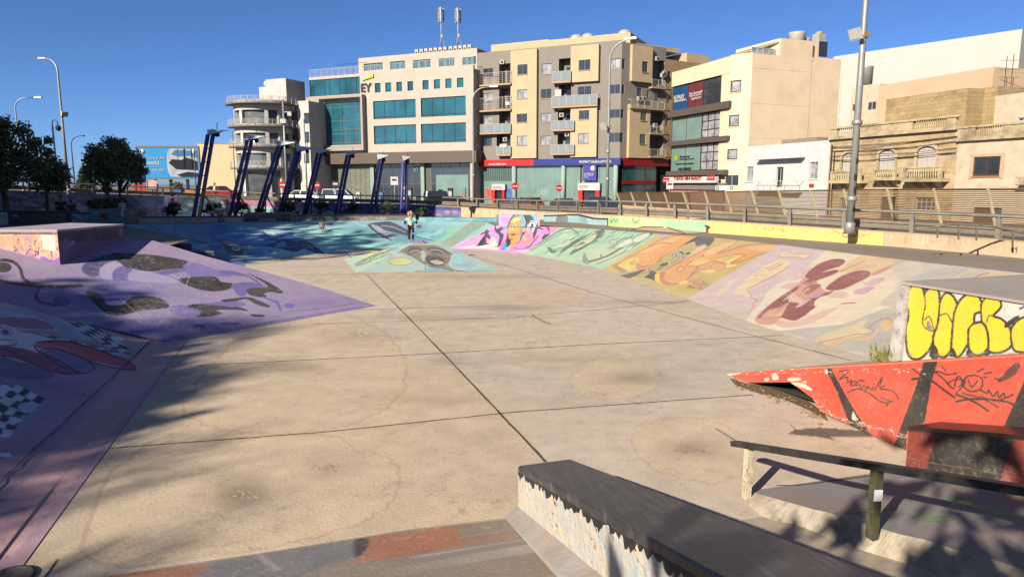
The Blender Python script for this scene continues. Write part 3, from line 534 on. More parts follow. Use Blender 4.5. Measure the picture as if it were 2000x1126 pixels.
c=Canvas(870,410,1110,500,(238,150,206));Z=zoomed(860,400,5.556);ink=(58,58,96);sk=(226,160,92);hair=(34,34,50);bh=(40,160,196)
c.spray((930,470),20,(240,150,180),.8,ry=6);c.poly(Z(200,465,420,430,560,420,700,470,660,490,400,470),(240,214,196));c.poly(Z(540,380,580,350,610,400,640,460,560,470,520,420),(244,206,190));c.spray((922,466),7,(244,130,150),.6,ry=4);c.poly(Z(150,470,700,478,900,520,1000,470,860,480),(244,196,220),.8)
c.poly(Z(480,290,490,255,515,260,520,280,570,285,520,300,545,345,535,375,500,350,470,340,485,310,430,330,450,305),ink);c.poly(Z(400,435,440,380,470,340,500,350,500,410,530,415,520,425,450,440,380,445),ink);c.poly(Z(410,430,440,380,465,350,470,390,440,430),(24,24,40));c.line(Z(380,443,450,440,535,418),1.4,(46,56,110))
c.poly(Z(600,300,585,250,600,225,615,260,660,240,700,260,650,290,690,330,650,440,620,450,640,350,620,310),ink);c.line(Z(600,460,640,445,660,420),1.5,ink)
c.poly(Z(690,460,720,340,730,220,760,150,800,105,880,95,920,110,960,100,1000,95,1040,110,1050,150,1020,180,960,200,940,230,930,290,900,330,880,370,840,420,760,440,700,485,660,485),hair)
c.poly(Z(660,480,700,400,720,430,690,485),bh,.9);c.poly(Z(640,470,690,380,700,400,660,485),(220,90,170),.8)
c.poly(Z(735,330,730,270,750,215,770,170,810,135,860,125,890,160,890,230,885,290,860,350,820,385,780,380,745,365),sk);c.poly(Z(770,380,830,375,860,350,850,400,800,440,830,460,720,470,760,430),(226,158,92));c.poly(Z(735,330,745,300,760,340,800,375,770,380),(190,116,60),.8);c.poly(Z(870,180,890,160,890,260,870,330,860,300),(200,126,66),.8);c.poly(Z(785,220,800,260,790,290,775,280),(250,196,130),.9);c.poly(Z(800,150,850,140,860,170,800,190),(246,190,120),.9)
c.line(Z(755,210,770,200,790,210),1.5,(50,36,30));c.line(Z(820,195,845,178,880,182),1.5,(50,36,30));c.ell(Z(770,228)[0],2.6,1.4,(240,230,214),edge=(40,30,30),ew=.8);c.ell(Z(848,215)[0],3.4,1.7,(240,230,214),edge=(40,30,30),ew=.8);c.ell(Z(770,228)[0],1.2,1.2,(50,40,30));c.ell(Z(848,215)[0],1.5,1.5,(40,60,50));c.line(Z(800,215,795,260,780,290,800,298),.9,(130,70,40));c.poly(Z(758,318,785,310,820,318,790,338),(130,60,60));c.line(Z(755,320,790,322,822,318),.7,(60,24,30))
c.poly(Z(760,180,800,120,860,100,900,120,915,190,900,250,870,330,850,400,870,300,890,220,880,150,850,118,800,135),bh);c.line(Z(890,110,920,180,910,240,880,320,850,400),1.0,(150,220,236));c.poly(Z(980,110,1010,95,1040,115,1050,160,1020,175,1000,140),bh);c.line(Z(1000,110,1030,130,1030,165),1,(150,220,236));c.line(Z(920,120,950,150,940,200),1,(80,80,110));c.line(Z(940,110,975,140,960,190),1,(80,80,110));c.poly(Z(690,250,730,230,720,260,660,280),bh)
c.poly(Z(890,260,930,240,935,280,900,300),sk);c.poly(Z(1010,280,1050,190,1075,240,1140,265,1160,240,1185,260,1180,300,1160,260,1110,270,1060,260,1040,320,1010,370),ink);c.poly(Z(1100,375,1130,320,1160,320,1190,300,1160,360),ink);c.line(Z(800,470,900,465,970,450,1010,400,1060,340),2.2,(50,54,100));c.poly(Z(800,460,840,420,900,360,960,300,1000,330,1000,390,960,430,900,470),(244,140,200))
for i in range(16):x,y=Z(880+rs.rand()*90,335+rs.rand()*90)[0];c.line([(x,y),(x+3,y-3),(x+5,y),(x+7,y-2)],1.3,[(250,196,90),(240,150,60)][rs.randint(2)])
c.poly(Z(930,275,985,165,1055,180,1010,300),(236,236,236),sm= False ,edge=(30,30,36),ew=.8);c.poly(Z(945,268,990,178,1042,188,1000,285),(60,60,66),sm= False );c.poly(Z(955,262,988,190,1030,198,1000,270),(236,236,236),sm= False );c.poly(Z(965,255,990,200,1020,206,995,262),(60,30,40),sm= False )
c.poly(Z(700,470,720,455,760,465,740,485,700,488),(130,190,220));c.line(Z(770,488,900,480,1000,470),1.0,(40,40,70))
for k in range(4):scribble(c,978+k*1.5,424+k*3.6,14,2.6,5,(214,60,140),.8)
scribble(c,950,438,14,3,5,(220,90,160),.6);scribble(c,1078,450,8,3,4,(220,90,160),.6)
wb=[P(880,485),P(950,489),P(1022,496)];wt=[P(966,441,ZD),P(1030,442,ZD),P(1093,444,ZD)]
u0=[wt[0]*.93+wt[2]*.07,wt[0]*.62+wt[2]*.38,wt[0]*.30+wt[2]*.70];zt2=D(1015,419.5,u0[1][1])[2];u1=[np.array([q[0],q[1],zt2])+A3*.05 for q in u0]
wp=tag(bpy.data.objects.new('painted_corner', None ),"pink corner ramp with upright top, painted with a blue-haired woman's face",'skate ramp');C.objects.link(wp)
painted('painted_bank',ruled([wb,wt],330,[130]),c,m_paint,wp);painted('painted_upright',ruled([u0,u1],240,[70]),c,m_paint,wp)
mb=MB();k=A3*.35
mb.hexa([u0[0]-(0,0,1),u0[2]-(0,0,1),u0[2]+k-(0,0,1),u0[0]+k-(0,0,1),u1[0],u1[2],u1[2]+k,u1[0]+k]);mb.build('wall_core',mat('teal_render',srgb((90,150,140))*.55,var=.2),wp)
rb=tag(bpy.data.objects.new('painted_bank', None ),'long sunlit bank on the right, painted green, then ochre, then pale with a skull','skate ramp');C.objects.link(rb)
Z=zoomed(860,400,5.556);c=Canvas(1000,430,1310,540,(160,200,170));gk=(84,96,84)
for i in range(70):x,y=1010+rs.rand()*290,440+rs.rand()*90;c.spray((x,y),10+rs.rand()*16,[(150,206,176),(176,206,176),(140,180,150),(196,206,176)][rs.randint(4)],.5,ry=5)
c.spray((1190,500),60,(206,206,160),.6,ry=20);c.spray((1080,510),40,(200,196,160),.5,ry=12)
c.poly(Z(1260,560,1400,420,1600,320,1740,270,1790,280,1740,340,1640,420,1500,500,1400,545,1460,470,1600,360,1640,310,1500,400,1380,480),gk,.9);c.poly(Z(1480,470,1560,390,1660,320,1700,330,1640,400,1540,440),(196,200,160));c.poly(Z(1490,430,1540,400,1570,410,1530,440),(120,130,110));c.ell(Z(1660,340)[0],6,9,(206,206,166),.5,edge=gk);c.poly(Z(1160,460,1220,475,1260,510,1200,520),(96,110,90))
for i in range(46):
 x,y=Z(1100+rs.rand()*900,290+rs.rand()*260)[0];d=rs.rand()*10+5;c.line([(x,y),(x+d,y-d*.55),(x+d*1.5,y-d*.5),(x+d*2.2,y-d*.9)],1.0+rs.rand()*1.1,[gk,(110,126,104),(206,214,180),(190,206,176),(96,110,96)][rs.randint(5)],.85)
for q,w in [(Z(900,515,1100,400,1300,280,1420,260,1500,320),2.4),(Z(980,500,1160,390,1330,300),1.4),(Z(1600,620,1800,560,1960,470,2080,400,2260,330,2330,290),3.6),(Z(1700,640,1900,560,2080,460,2220,370),1.6),(Z(1580,290,1600,260),1.4),(Z(2040,420,2120,350,2200,330),2)]:c.line(q,w,gk,.9)
c.poly(Z(1540,600,1560,510,1580,550,1620,640,1560,630),(130,150,130));c.poly(Z(1735,570,1740,530,1765,570),(120,140,120))
for q in (Z(1880,470,1960,410,2060,360,2100,400,1980,460),Z(2080,380,2180,320,2280,300,2240,360,2140,410),Z(2000,500,2060,450,2110,430,2060,490)):c.poly(q,(206,214,190),edge=gk,ew=1.0)
zb= lambda q:[P(u,v) for u,v in q];zt_= lambda q:[P(u,v,ZD) for u,v in q]
painted('green_mural',ruled([zb([(1022,496),(1080,506),(1178,526)]),zt_([(1093,444),(1160,447),(1288,457)])],300,[140]),c,m_paint2,rb,label='green mural of figures on the right bank')
Z=zoomed(1160,440,5);c=Canvas(1165,440,1540,600,(196,174,96));oc=(224,160,88);ol=(178,96,76);ye=(236,204,100);pe=(230,184,124);nv=(52,58,74)
for i in range(30):c.spray((1180+rs.rand()*340,450+rs.rand()*130),14+rs.rand()*16,[(206,180,96),(184,166,92),(204,176,110)][rs.randint(3)],.4,ry=8)
c.spray((1195,510),14,(224,176,110),.8,ry=16,rot=.5);c.spray((1260,475),26,(214,190,120),.5,ry=8)
c.poly(Z(170,400,300,340,420,270,520,220,560,190,700,120,860,100,1000,110,900,190,760,260,640,330,560,420,470,440,420,420,430,370,360,330,280,360),oc,edge=ol,ew=1.3);c.poly(Z(440,270,520,230,600,180,820,110,860,105,780,160,640,210,560,260),pe,.8);c.poly(Z(250,380,340,330,440,320,420,400,410,430,320,450,260,420),ye,.9);c.poly(Z(340,360,420,330,380,390),(196,176,90))
c.poly(Z(420,370,480,400,580,380,600,400,540,430,460,440,420,420),(200,120,100),.8,edge=ol,ew=1.2);c.line(Z(540,210,600,190,680,170,760,180),1.6,ol);c.ell(Z(580,310)[0],3,6,pe,.5,edge=ol,ew=.9);c.line(Z(640,320,690,250),1.2,ol)
c.poly(Z(600,370,700,310,800,260,1010,110,1170,118,1130,200,1060,240,900,320,800,390,640,450,560,460,540,420),(176,158,104));c.poly(Z(620,360,760,260,900,170,1020,108,1172,118,1140,190,1080,210,1080,180,1000,210,980,170,860,210,720,300),nv);c.poly(Z(700,300,840,210,980,160,990,200,1060,200,1000,260,880,320,760,390,680,420,620,440,640,370),(186,168,112));c.poly(Z(1000,230,1100,190,1060,240,900,330,720,430,640,450,800,380,900,320),(222,190,160))
c.poly(Z(830,260,860,255,880,280,860,280),(40,40,50));c.poly(Z(890,275,930,262,945,275,910,285),(40,40,50));c.ell(Z(800,290)[0],5,3,(226,214,190),-.3,edge=(50,46,50),ew=1);c.ell(Z(865,302)[0],5,3,(226,214,190),-.3,edge=(50,46,50),ew=1);c.ell(Z(802,290)[0],2,2,(40,60,60));c.ell(Z(867,302)[0],2,2,(40,60,60));c.line(Z(840,300,800,350,750,370),1.1,(110,90,60));c.poly(Z(640,385,680,370,720,362,720,385,660,405),(40,36,44));c.poly(Z(610,430,650,400,690,400,640,440),(140,110,80));c.line(Z(760,280,780,320,740,340),1,(120,100,70))
c.poly(Z(260,490,380,460,500,432,460,470,330,520),nv);c.poly(Z(480,500,540,440,620,470,600,540,540,520),(46,50,60));c.poly(Z(400,500,500,440,560,410,540,470,470,510),(176,160,106));c.line(Z(540,420,540,460,580,490),1.2,(50,44,40))
c.poly(Z(640,470,760,400,900,330,1100,230,1130,240,1060,300,1200,250,1300,180,1400,145,1330,210,1200,280,1520,190,1820,190,1780,240,1600,290,1480,340,1350,370,1250,400,1180,440,1060,430,980,470,900,540,820,570,720,575,650,550),oc,edge=ol,ew=1.6)
c.poly(Z(640,520,660,450,700,460,680,520,760,570,700,580),(196,116,96));c.poly(Z(1090,260,1230,190,1390,148,1330,205,1180,270,1090,300),pe);c.poly(Z(1500,215,1800,200,1760,230,1600,250),pe,.8);c.poly(Z(1190,340,1300,300,1460,290,1330,370,1400,380,1370,410,1270,415,1290,370),ye,edge=ol,ew=1.0);c.poly(Z(1230,340,1310,305,1370,305,1300,345),(206,180,90));c.poly(Z(1160,375,1290,372,1250,430,1180,445,1150,420),oc,edge=ol,ew=1.2);c.poly(Z(1040,440,1150,430,1190,445,1150,465,1060,455),ye);c.poly(Z(960,390,1080,340,1130,340,1040,380),ye);c.poly(Z(900,390,1000,340,1100,310,1000,370),pe)
c.ell(Z(845,428)[0],7,4,(236,184,110),-.4,edge=ol,ew=1.8);c.line(Z(890,400,940,360,960,345),1.4,ol);c.line(Z(920,520,980,440,1020,400,1000,440,940,490),1.8,ol);c.line(Z(900,400,1040,395,1180,350,1290,372),1.2,ol);c.poly(Z(600,480,640,470,640,530,660,570,600,540),ye);c.poly(Z(830,560,900,540,910,560,850,580),ye);c.line(Z(1330,370,1480,290,1380,280),1.4,ol)
for i in range(26):x,y=Z(900+rs.rand()*170,545+rs.rand()*110)[0];c.line([(x,y),(x+5,y-4),(x+9,y+1),(x+14,y-3)],1.1,[(120,60,60),(140,74,70),(206,140,130)][rs.randint(3)])
for i in range(5):x,y=Z(200+i*22,400+i*10)[0];c.line([(x,y-4),(x+1,y+4),(x+4,y-2),(x+4,y+4)],1.1,(90,50,50))
c.spray((1215,533),10,(150,160,160),.8,ry=4);c.spray((1330,578),40,(196,180,150),.6,ry=6);c.spray((1250,552),30,(190,170,140),.7,ry=6);c.poly(Z(650,85,740,90,700,120,660,120),(176,176,170))
c.a=c.a*.86+srgb((206,190,164))*.14
painted('ochre_mural',ruled([zb([(1178,526),(1212,538),(1280,563),(1340,584)]),zt_([(1288,457),(1394,464),(1524,478)])],420,[190]),c,m_paint2,rb,label='ochre and orange mural with a capped face on the right bank')
Z=zoomed(1400,460,5);c=Canvas(1330,460,2110,740,(206,188,176));mr=(140,58,60);mr2=(164,84,80);cr=(226,210,178);lk=(196,128,106)
for i in range(60):c.spray((1350+rs.rand()*420,485+rs.rand()*200),20+rs.rand()*30,[(196,184,178),(210,190,170),(190,180,170),(206,180,176)][rs.randint(4)],.4,ry=12)
c.poly(Z(620,95,1080,148,900,270,700,420,450,560,300,720,-60,640,0,470),(206,184,186),.8);c.poly(Z(0,560,140,440,170,450,100,530,20,590),(220,204,166),.8);c.poly(Z(630,160,680,150,740,180,880,180,950,170,900,200,860,230,800,210,620,210),(222,200,176),edge=lk,ew=.9)
c.poly(Z(180,540,300,420,480,290,600,240,700,240,700,290,560,380,380,480,310,560,330,600,200,570),(224,204,164));c.line(Z(480,320,640,255),1.3,(176,116,90));c.line(Z(510,335,650,275),1.5,(170,100,84));c.line(Z(715,290,600,370,420,460,310,520,310,550,340,585,330,610,400,630,350,660,360,690,320,740,305,770),1.3,(186,96,76))
for i in range(20):x,y=Z(360+rs.rand()*110,345+rs.rand()*60)[0];c.line([(x,y),(x+4,y-2)],.8,lk,.7)
c.poly(Z(1080,148,1240,170,1830,240,2000,250,2000,480,1760,460,1700,760,1300,860,900,900,600,930,300,820,480,640,660,500,900,290),cr,.95)
c.poly(Z(300,820,460,620,480,560,620,460,780,430,560,640,380,800),(224,212,190));c.poly(Z(620,500,740,460,830,470,720,520),(214,176,160));c.poly(Z(720,440,760,400,860,380,820,420),(206,180,180));c.poly(Z(820,350,900,310,920,330,840,380),(206,176,176))
c.poly(Z(1240,300,1460,180,1820,235,1700,310,1520,400,1460,350,1250,370,1190,340),(222,190,140));c.poly(Z(1500,380,1760,260,1810,250,1600,370),(214,150,120));c.line(Z(1200,355,1340,290,1450,245),1.5,(180,80,66));c.line(Z(1340,330,1450,310,1560,295),1.0,(190,100,80));c.line(Z(1520,380,1700,300,1830,245),1.4,(186,96,76))
c.poly(Z(380,790,560,640,760,500,880,390,960,440,1060,540,1140,540,1020,620,960,660,960,720,880,770,760,830,640,800,560,860,480,870,400,860),(206,150,130));c.poly(Z(400,790,560,640,780,500,790,520,660,640,560,730,440,800),mr)
c.poly(Z(860,400,920,330,1020,265,1140,230,1230,232,1252,260,1200,300,1100,330,1040,360,1150,335,1190,345,1160,370,1060,410,1000,430,930,470,860,475,850,450,900,425),mr,edge=(186,120,104),ew=.6);c.line(Z(860,460,900,465,960,445),1.4,(216,180,150));c.line(Z(1040,362,1080,345,1130,330),1.2,(226,200,170))
c.poly(Z(1065,510,1120,460,1230,390,1370,345,1470,345,1500,370,1470,410,1350,470,1240,520,1140,535,1080,530),mr,edge=(196,140,120),ew=1.0);c.poly(Z(830,550,880,500,950,475,1020,480,980,520,900,570,870,570,860,540),mr2);c.poly(Z(860,540,890,510,910,520,870,550),(214,160,140))
c.poly(Z(960,580,1060,560,1140,545,1020,610,960,640,960,720,860,780,760,830,660,810,600,790,540,760,620,640,700,600,820,640,900,610),(134,52,60));c.poly(Z(540,740,600,640,700,590,760,640,660,690),(128,50,58));c.poly(Z(880,590,960,560,1050,560,960,610),(200,150,170),.8)
for i in range(6):c.poly(Z(700+i*26,625+i*6,740+i*22,560+i*14,760+i*22,575+i*12,722+i*25,650+i*3),(226,190,160),edge=(150,70,70),ew=.5)
for i in range(7):c.poly(Z(440+i*26,790-i*4,520+i*26,720-i*6,540+i*24,740-i*8,470+i*26,800-i*2),(220,170,140),edge=(150,70,70),ew=.6)
c.poly(Z(770,700,840,640,930,612,880,650,820,690),(206,170,170));c.poly(Z(640,640,700,590,770,545,720,600,660,630),(226,190,160));c.poly(Z(620,700,700,650,690,680,560,770),(200,140,120));c.line(Z(860,780,960,730,1100,690,1220,665,1350,658),2.0,(150,66,62),taper= False );c.line(Z(960,690,1000,705,1060,700),.9,(150,80,70));c.poly(Z(870,775,960,705,1040,705,940,750),(226,214,190));c.poly(Z(960,690,960,640,1040,590,1160,600,1260,640,1200,670,1040,710),(230,214,182));c.poly(Z(1080,590,1180,540,1270,560,1270,600,1180,610),(214,186,166));c.poly(Z(600,830,760,840,960,760,1180,700,1000,820,820,880,660,900,580,870),(212,180,160));c.poly(Z(560,880,700,910,900,880,1060,860,1250,860,900,900,640,930),(232,218,190))
c.poly(Z(1340,570,1360,530,1480,500,1540,510,1440,570),(200,160,170));c.poly(Z(1440,480,1520,430,1640,410,1600,460,1500,490),(204,170,170));c.poly(Z(1410,450,1480,470,1460,480),(210,176,160));c.line(Z(1640,380,1700,380,1730,410),.9,(206,170,140));c.poly(Z(1490,760,1540,760,1680,750,1720,720,1640,700,1600,650,1660,600,1740,570,1740,900,1520,830),(190,178,164),.8);c.poly(Z(1470,750,1500,760,1520,840,1550,750,1660,760,1620,720,1720,715,1610,690),(228,214,184))
c.poly(Z(600,935,900,900,1250,860,1480,770,1720,730,1720,1130,1500,1140,1100,1100,800,980),(182,174,164),.9);c.spray(Z(1500,960)[0],30,(150,166,170),.5,ry=24);c.spray(Z(1000,940)[0],50,(180,180,176),.5,ry=10);c.poly(Z(960,1010,1100,950,1300,880,1420,830,1470,840,1440,880,1520,920,1500,960,1400,980,1200,1010,1020,1040),(216,196,156));c.poly(Z(1040,1050,1240,1010,1480,985,1540,940,1600,860,1700,820,1715,880,1640,930,1600,880,1560,960,1480,1020,1300,1020,1120,1070),(224,180,120));c.line(Z(1000,1040,1200,1000,1340,965,1470,960,1520,930,1480,905,1430,890),1.3,(176,86,60));c.line(Z(1490,890,1560,840,1640,808,1690,815,1712,845),1.6,(186,86,60))
c.poly([(1760,505),(2000,533),(2090,545),(2090,580),(1900,560),(1770,552)],(196,184,172),.7);c.poly([(1780,545),(1850,522),(1930,528),(1900,552)],(176,176,170),.7);c.line([(1850,552),(1880,535),(1905,528)],4,(214,196,120),.7);c.poly([(1894,546),(1925,536),(1965,535),(1970,546)],(216,186,120));c.line([(1893,546),(1915,537),(1932,533)],2,(196,110,90))
c.flecks([(1480,500),(1740,640)],60,(226,200,190),3,.5,.8);c.flecks([(1380,560),(1500,640)],50,(150,140,136),5,.7,.6);c.spray((1420,610),60,(190,176,160),.6,ry=12)
c.a=c.a*.9+srgb((206,190,170))*.1
painted('skull_mural',ruled([zb([(1340,584),(1400,606),(1460,628),(1520,648),(1600,672),(1700,700)]),zt_([(1524,478),(1620,490),(1766,508),(1900,523),(2000,534),(2100,545)])],640,[230]),c,m_paint2,rb,label='pale mural with a dark red skull on the right bank')
dk=MB();dz=ZD-.02
def flat(mb,pts,z):mb.add([(p[0],p[1],z) for p in pts],[tuple(range(len(pts)))])
e=[P(u,v,dz) for u,v in ((1093,444),(1160,447),(1288,457),(1394,464),(1524,478),(1620,490),(1766,508),(2000,534),(2100,545))]
flat(dk,e+[np.array([9.5,8,0]),np.array([24,6,0]),np.array([24,28,0]),np.array([9,35.5,0]),np.array([2.5,40.5,0]),np.array([-2,40.5,0])],dz)
e=[P(u,v,dz) for u,v in ((243,439.5),(420,436),(620,432.5),(720,431.5),(840,431.5),(952,435),(966,441),(1093,444))]
flat(dk,e+[np.array([1,40.5,0]),np.array([-30,41,0]),np.array([-60,41,0]),np.array([-60,20,0]),np.array([-11,20.5,0]),np.array([-12,26,0])],dz-.004)
tag(dk.build('deck_pavement',m_deck),kind='structure')
# ================================================================ THE NEAR BANK AND ITS LEDGES
pl_near=rise(A3,5.5,.27);LD=-ray(723,750);LD=LD/np.linalg.norm(LD);LDh=LD*np.array([1,1,0])
nb=tag(bpy.data.objects.new('near_bank', None ),'sloping bank right at the camera, painted brown and grey along its foot','skate ramp');C.objects.link(nb)
c=Canvas(-60,990,1180,1180,(158,142,124),ss=1.2);Z=zoomed(0,680,2.5)
for i in range(60):c.spray((rs.rand()*1150,1020+rs.rand()*130),30+rs.rand()*50,[(166,130,106),(146,138,128),(172,156,138),(140,126,116)][rs.randint(4)],.45,ry=10)
c.poly(Z(1020,1050,1300,1000,1740,935,1790,940,1740,1030,1560,1070,1420,1130,900,1140),(128,130,132),.9,sm= False );c.poly(Z(1800,930,2050,890,2200,870,2250,950,2000,1010,1720,1045,1780,1000),(190,120,84),.9);c.line(Z(1260,1000,1300,1040,1360,1080),6,(190,184,178));c.poly(Z(1730,940,1800,930,1790,980,1740,1020),(60,58,62));c.poly(Z(520,1110,700,1080,1000,1065,980,1100,800,1130),(176,104,66),.8)
c.poly([(840,1082),(1000,1062),(1120,1050),(1130,1066),(1000,1082),(850,1100)],(186,182,178));c.poly([(800,1100),(1000,1085),(1110,1070),(1140,1090),(900,1126)],(184,120,84),.9);c.line([(835,1088),(1000,1070),(1120,1056)],2,(70,58,52));c.flecks([(200,1040),(1120,1120)],120,(90,70,58),9,1.6,.6);c.flecks([(200,1040),(1120,1120)],60,(220,200,180),6,1.4,.6)
c.line([(190,1126),(500,1080),(796,1033),(1010,1010)],5,(206,186,156),.8,sm= False );c.flecks([(640,1030),(1000,1060)],40,(226,212,186),9,2,.7)
n0=[P(u,v,.004) for u,v in ((-400,1216),(188,1127),(500,1081),(796,1034),(1013,1008))];n1=[W(s,1.6,.27*3.9) for s in (-6.0,-2.6,-.6,1.0,2.4)]
painted('painted_slope',ruled([n0,n1],700,[160]),c,m_paint2,nb,k=PK)
mb=MB();mb.hexa([W(-9,1.62,-.3),W(14,1.62,-.3),W(14,-3,-.3),W(-9,-3,-.3),W(-9,1.62,1.05),W(14,1.62,1.05),W(14,-3,1.05),W(-9,-3,1.05)]);mb.build('platform',m_deck,nb)
low0=[P(u,v,.004) for u,v in ((1080,1020),(1300,985),(1470,957),(1500,955))];low0=[W(2.0,5.0,.004),W(3.2,5.0,.004),W(4.4,4.98,.004)];low1=[W(s,1.6,.95) for s in (2.3,3.4,4.6)]
V=ruled([low0,low1],60,[60]);cc=np.empty(V.shape);cc[:]=CONC;grid_mesh('trough_slope',V,cc,paintmat('trough_paint',chip=(.2,.19,.18),amt=.8,cs=3.0),nb)
b0=P(1012,1006);w_l= None
t_l=D(1012,909,b0[1]);w_=P(1120,900,t_l[2]);wid=float((w_-t_l)@B3);hL=t_l[2]
lg=empty('grind_ledge',tuple(b0),'thick concrete ledge with black waxed top running down the near bank','ledge')
def Lp(a,s,z): return b0+LD*a+B3*s+np.array([0,0,z])
Ln=4.6
def slab(mb,a0,a1,s0,s1,z0,z1,mi=0):mb.hexa([Lp(a0,s0,z0),Lp(a0,s1,z0),Lp(a1,s1,z0),Lp(a1,s0,z0),Lp(a0,s0,z1),Lp(a0,s1,z1),Lp(a1,s1,z1),Lp(a1,s0,z1)],mi)
mb=MB();slab(mb,.02,Ln,.02,wid-.02,-.5,hL-.045)
mb.build('core',m_wallc,lg)
mb=MB();vs=[];
for a in (0,Ln):
 for s,z in ((0,hL-.055),(0,hL-.012),(.015,hL),(wid-.015,hL),(wid,hL-.012),(wid,hL-.055)):vs.append(Lp(a,s,z))
mb.add(vs,[(0,1,2,3,4,5),(11,10,9,8,7,6)]+[(i,(i+1)%6,6+(i+1)%6,6+i) for i in range(6)])
def wax_top():
 m=mat('waxed_top',(0.026,0.025,0.026),rough=0.42,var=0.4,scale=3,spec=0.5,bump=.2,bscale=60);N,L=nodes(m);b=N['Principled BSDF'];src=b.inputs['Base Color'].links[0].from_socket
 tc=N.new('ShaderNodeTexCoord');mp=N.new('ShaderNodeMapping');mp.inputs['Rotation'].default_value=(0,0,math.atan2(LD[0],LD[1]));mp.inputs['Scale'].default_value=(22,1.2,1.2);L.new(tc.outputs['Object'],mp.inputs[0])
 n=N.new('ShaderNodeTexNoise');n.inputs['Scale'].default_value=1.6;n.inputs['Detail'].default_value=8;n.inputs['Roughness'].default_value=.75;L.new(mp.outputs[0],n.inputs['Vector'])
 r=N.new('ShaderNodeMapRange');r.inputs[1].default_value=.5;r.inputs[2].default_value=.72;r.inputs[4].default_value=.85;L.new(n.outputs[0],r.inputs[0])
 mx=N.new('ShaderNodeMix');mx.data_type='RGBA';L.new(r.outputs[0],mx.inputs[0]);L.new(src,mx.inputs[6]);mx.inputs[7].default_value=(.115,.105,.10,1);L.new(mx.outputs[2],b.inputs['Base Color']); return m
mb.build('top_plate',wax_top(),lg)
def flaking():
 m=mat('flaking_paint',srgb((206,190,164))*PK,rough=.85,var=.15,scale=4,bump=.9,bscale=14);N,L=nodes(m);b=N['Principled BSDF'];src=b.inputs['Base Color'].links[0].from_socket;tc=N.new('ShaderNodeTexCoord')
 for k,(col,sc,lo,w,off) in enumerate([((182,186,182),5.4,.49,.03,3),((206,192,192),7.2,.56,.02,9),((60,110,116),11,.63,.02,5),((160,186,190),8,.57,.02,21),((24,22,22),5.2,.60,.02,14),((90,76,60),12,.62,.04,2),((210,190,158),8,.58,.02,31)]):
  mp=N.new('ShaderNodeMapping');mp.inputs['Location'].default_value=(off,off*2,off*3);mp.inputs['Scale'].default_value=(.8,.8,3.4);L.new(tc.outputs['Object'],mp.inputs[0])
  n=N.new('ShaderNodeTexNoise');n.inputs['Scale'].default_value=sc;n.inputs['Detail'].default_value=9;n.inputs['Roughness'].default_value=.78;L.new(mp.outputs[0],n.inputs['Vector'])
  r=N.new('ShaderNodeMapRange');r.inputs[1].default_value=lo;r.inputs[2].default_value=lo+w;L.new(n.outputs[0],r.inputs[0])
  mx=N.new('ShaderNodeMix');mx.data_type='RGBA';L.new(r.outputs[0],mx.inputs[0]);L.new(src,mx.inputs[6]);mx.inputs[7].default_value=(*(srgb(col)*PK),1);src=mx.outputs[2]
 L.new(src,b.inputs['Base Color']); return m
mb=MB();slab(mb,.0,Ln,.0,.016,-.4,hL-.058);mb.build('flaking_side',flaking(),lg)
mb=MB();nseg=160;vs=[]
for i in range(nseg+1):
 a=Ln*i/nseg;j=.03*math.sin(i*1.7)+random.uniform(-.03,.03);vs+=[Lp(a,-.002,hL-.056),Lp(a,-.002,hL-.095-.035*math.sin(i*.21)*math.sin(i*.53+.4)+j*.5)]
mb.add(vs,[(2*i,2*i+1,2*i+3,2*i+2) for i in range(nseg)]);mb.build('black_band',mat('band_black',(.018,.017,.017),rough=.6,var=.4,scale=9,bump=.5),lg)
mb=MB();mb.hexa([Lp(-.02,-.13,-.35),Lp(-.02,.02,-.35),Lp(Ln,.02,-.35),Lp(Ln,-.13,-.35),Lp(-.02,-.13,.0),Lp(-.02,.02,.10),Lp(Ln,.02,.10),Lp(Ln,-.13,.0)]);mb.build('footing',mat('footing_concrete',srgb((160,156,150))*PK,var=.2,scale=3,bump=.4,dirt=srgb((190,150,120))*PK,dirt_amt=.5),lg)
pd0,pd1=P(1462,958),P(1775,914)
pad=tag(bpy.data.objects.new('rail_pad', None ),'raised sloping concrete pad with a broken edge under the black rail','concrete pad');C.objects.link(pad)
edge=[(0,0)];
pl_pad=plane3(pd0,pd1,pd0+LD)
vs=[];nn=120
for i in range(nn+1):
 a=4.4*i/nn;jit=(.0 if i<30 else .02*math.sin(i*.13)*math.sin(i*.31+1)+random.uniform(-.002,.002));vs.append((pd0+LD*a+B3*jit,pd0+LD*a+B3*(-.16-(.0 if i<20 else .03*math.sin(i*.17)))-np.array([0,0,.02+.17*min(1,a)]),pd1+LD*a+B3*.5))
mb=MB()
for i in range(nn):
 a,b=vs[i],vs[i+1];mb.add([a[0],b[0],b[2],a[2]],[(0,1,2,3)],0);mb.add([a[0],a[1],b[1],b[0]],[(0,1,2,3)],1);mb.add([a[1],a[1]-np.array([.02,0,.5]),b[1]-np.array([.02,0,.5]),b[1]],[(0,1,2,3)],1)
m_pad=mat('pad_concrete',srgb((158,152,146))*PK,rough=.8,var=.12,scale=1.6,bump=.3,bscale=40,dirt=srgb((176,130,112))*PK,dirt_amt=.55,dscale=1.3)
mb.build('slab',[m_pad,mat('pad_edge',srgb((192,178,156))*PK,rough=.9,var=.25,scale=3,bump=1.0,bscale=9,dirt=srgb((96,84,70))*PK,dirt_amt=.8,dscale=2.2)],pad)
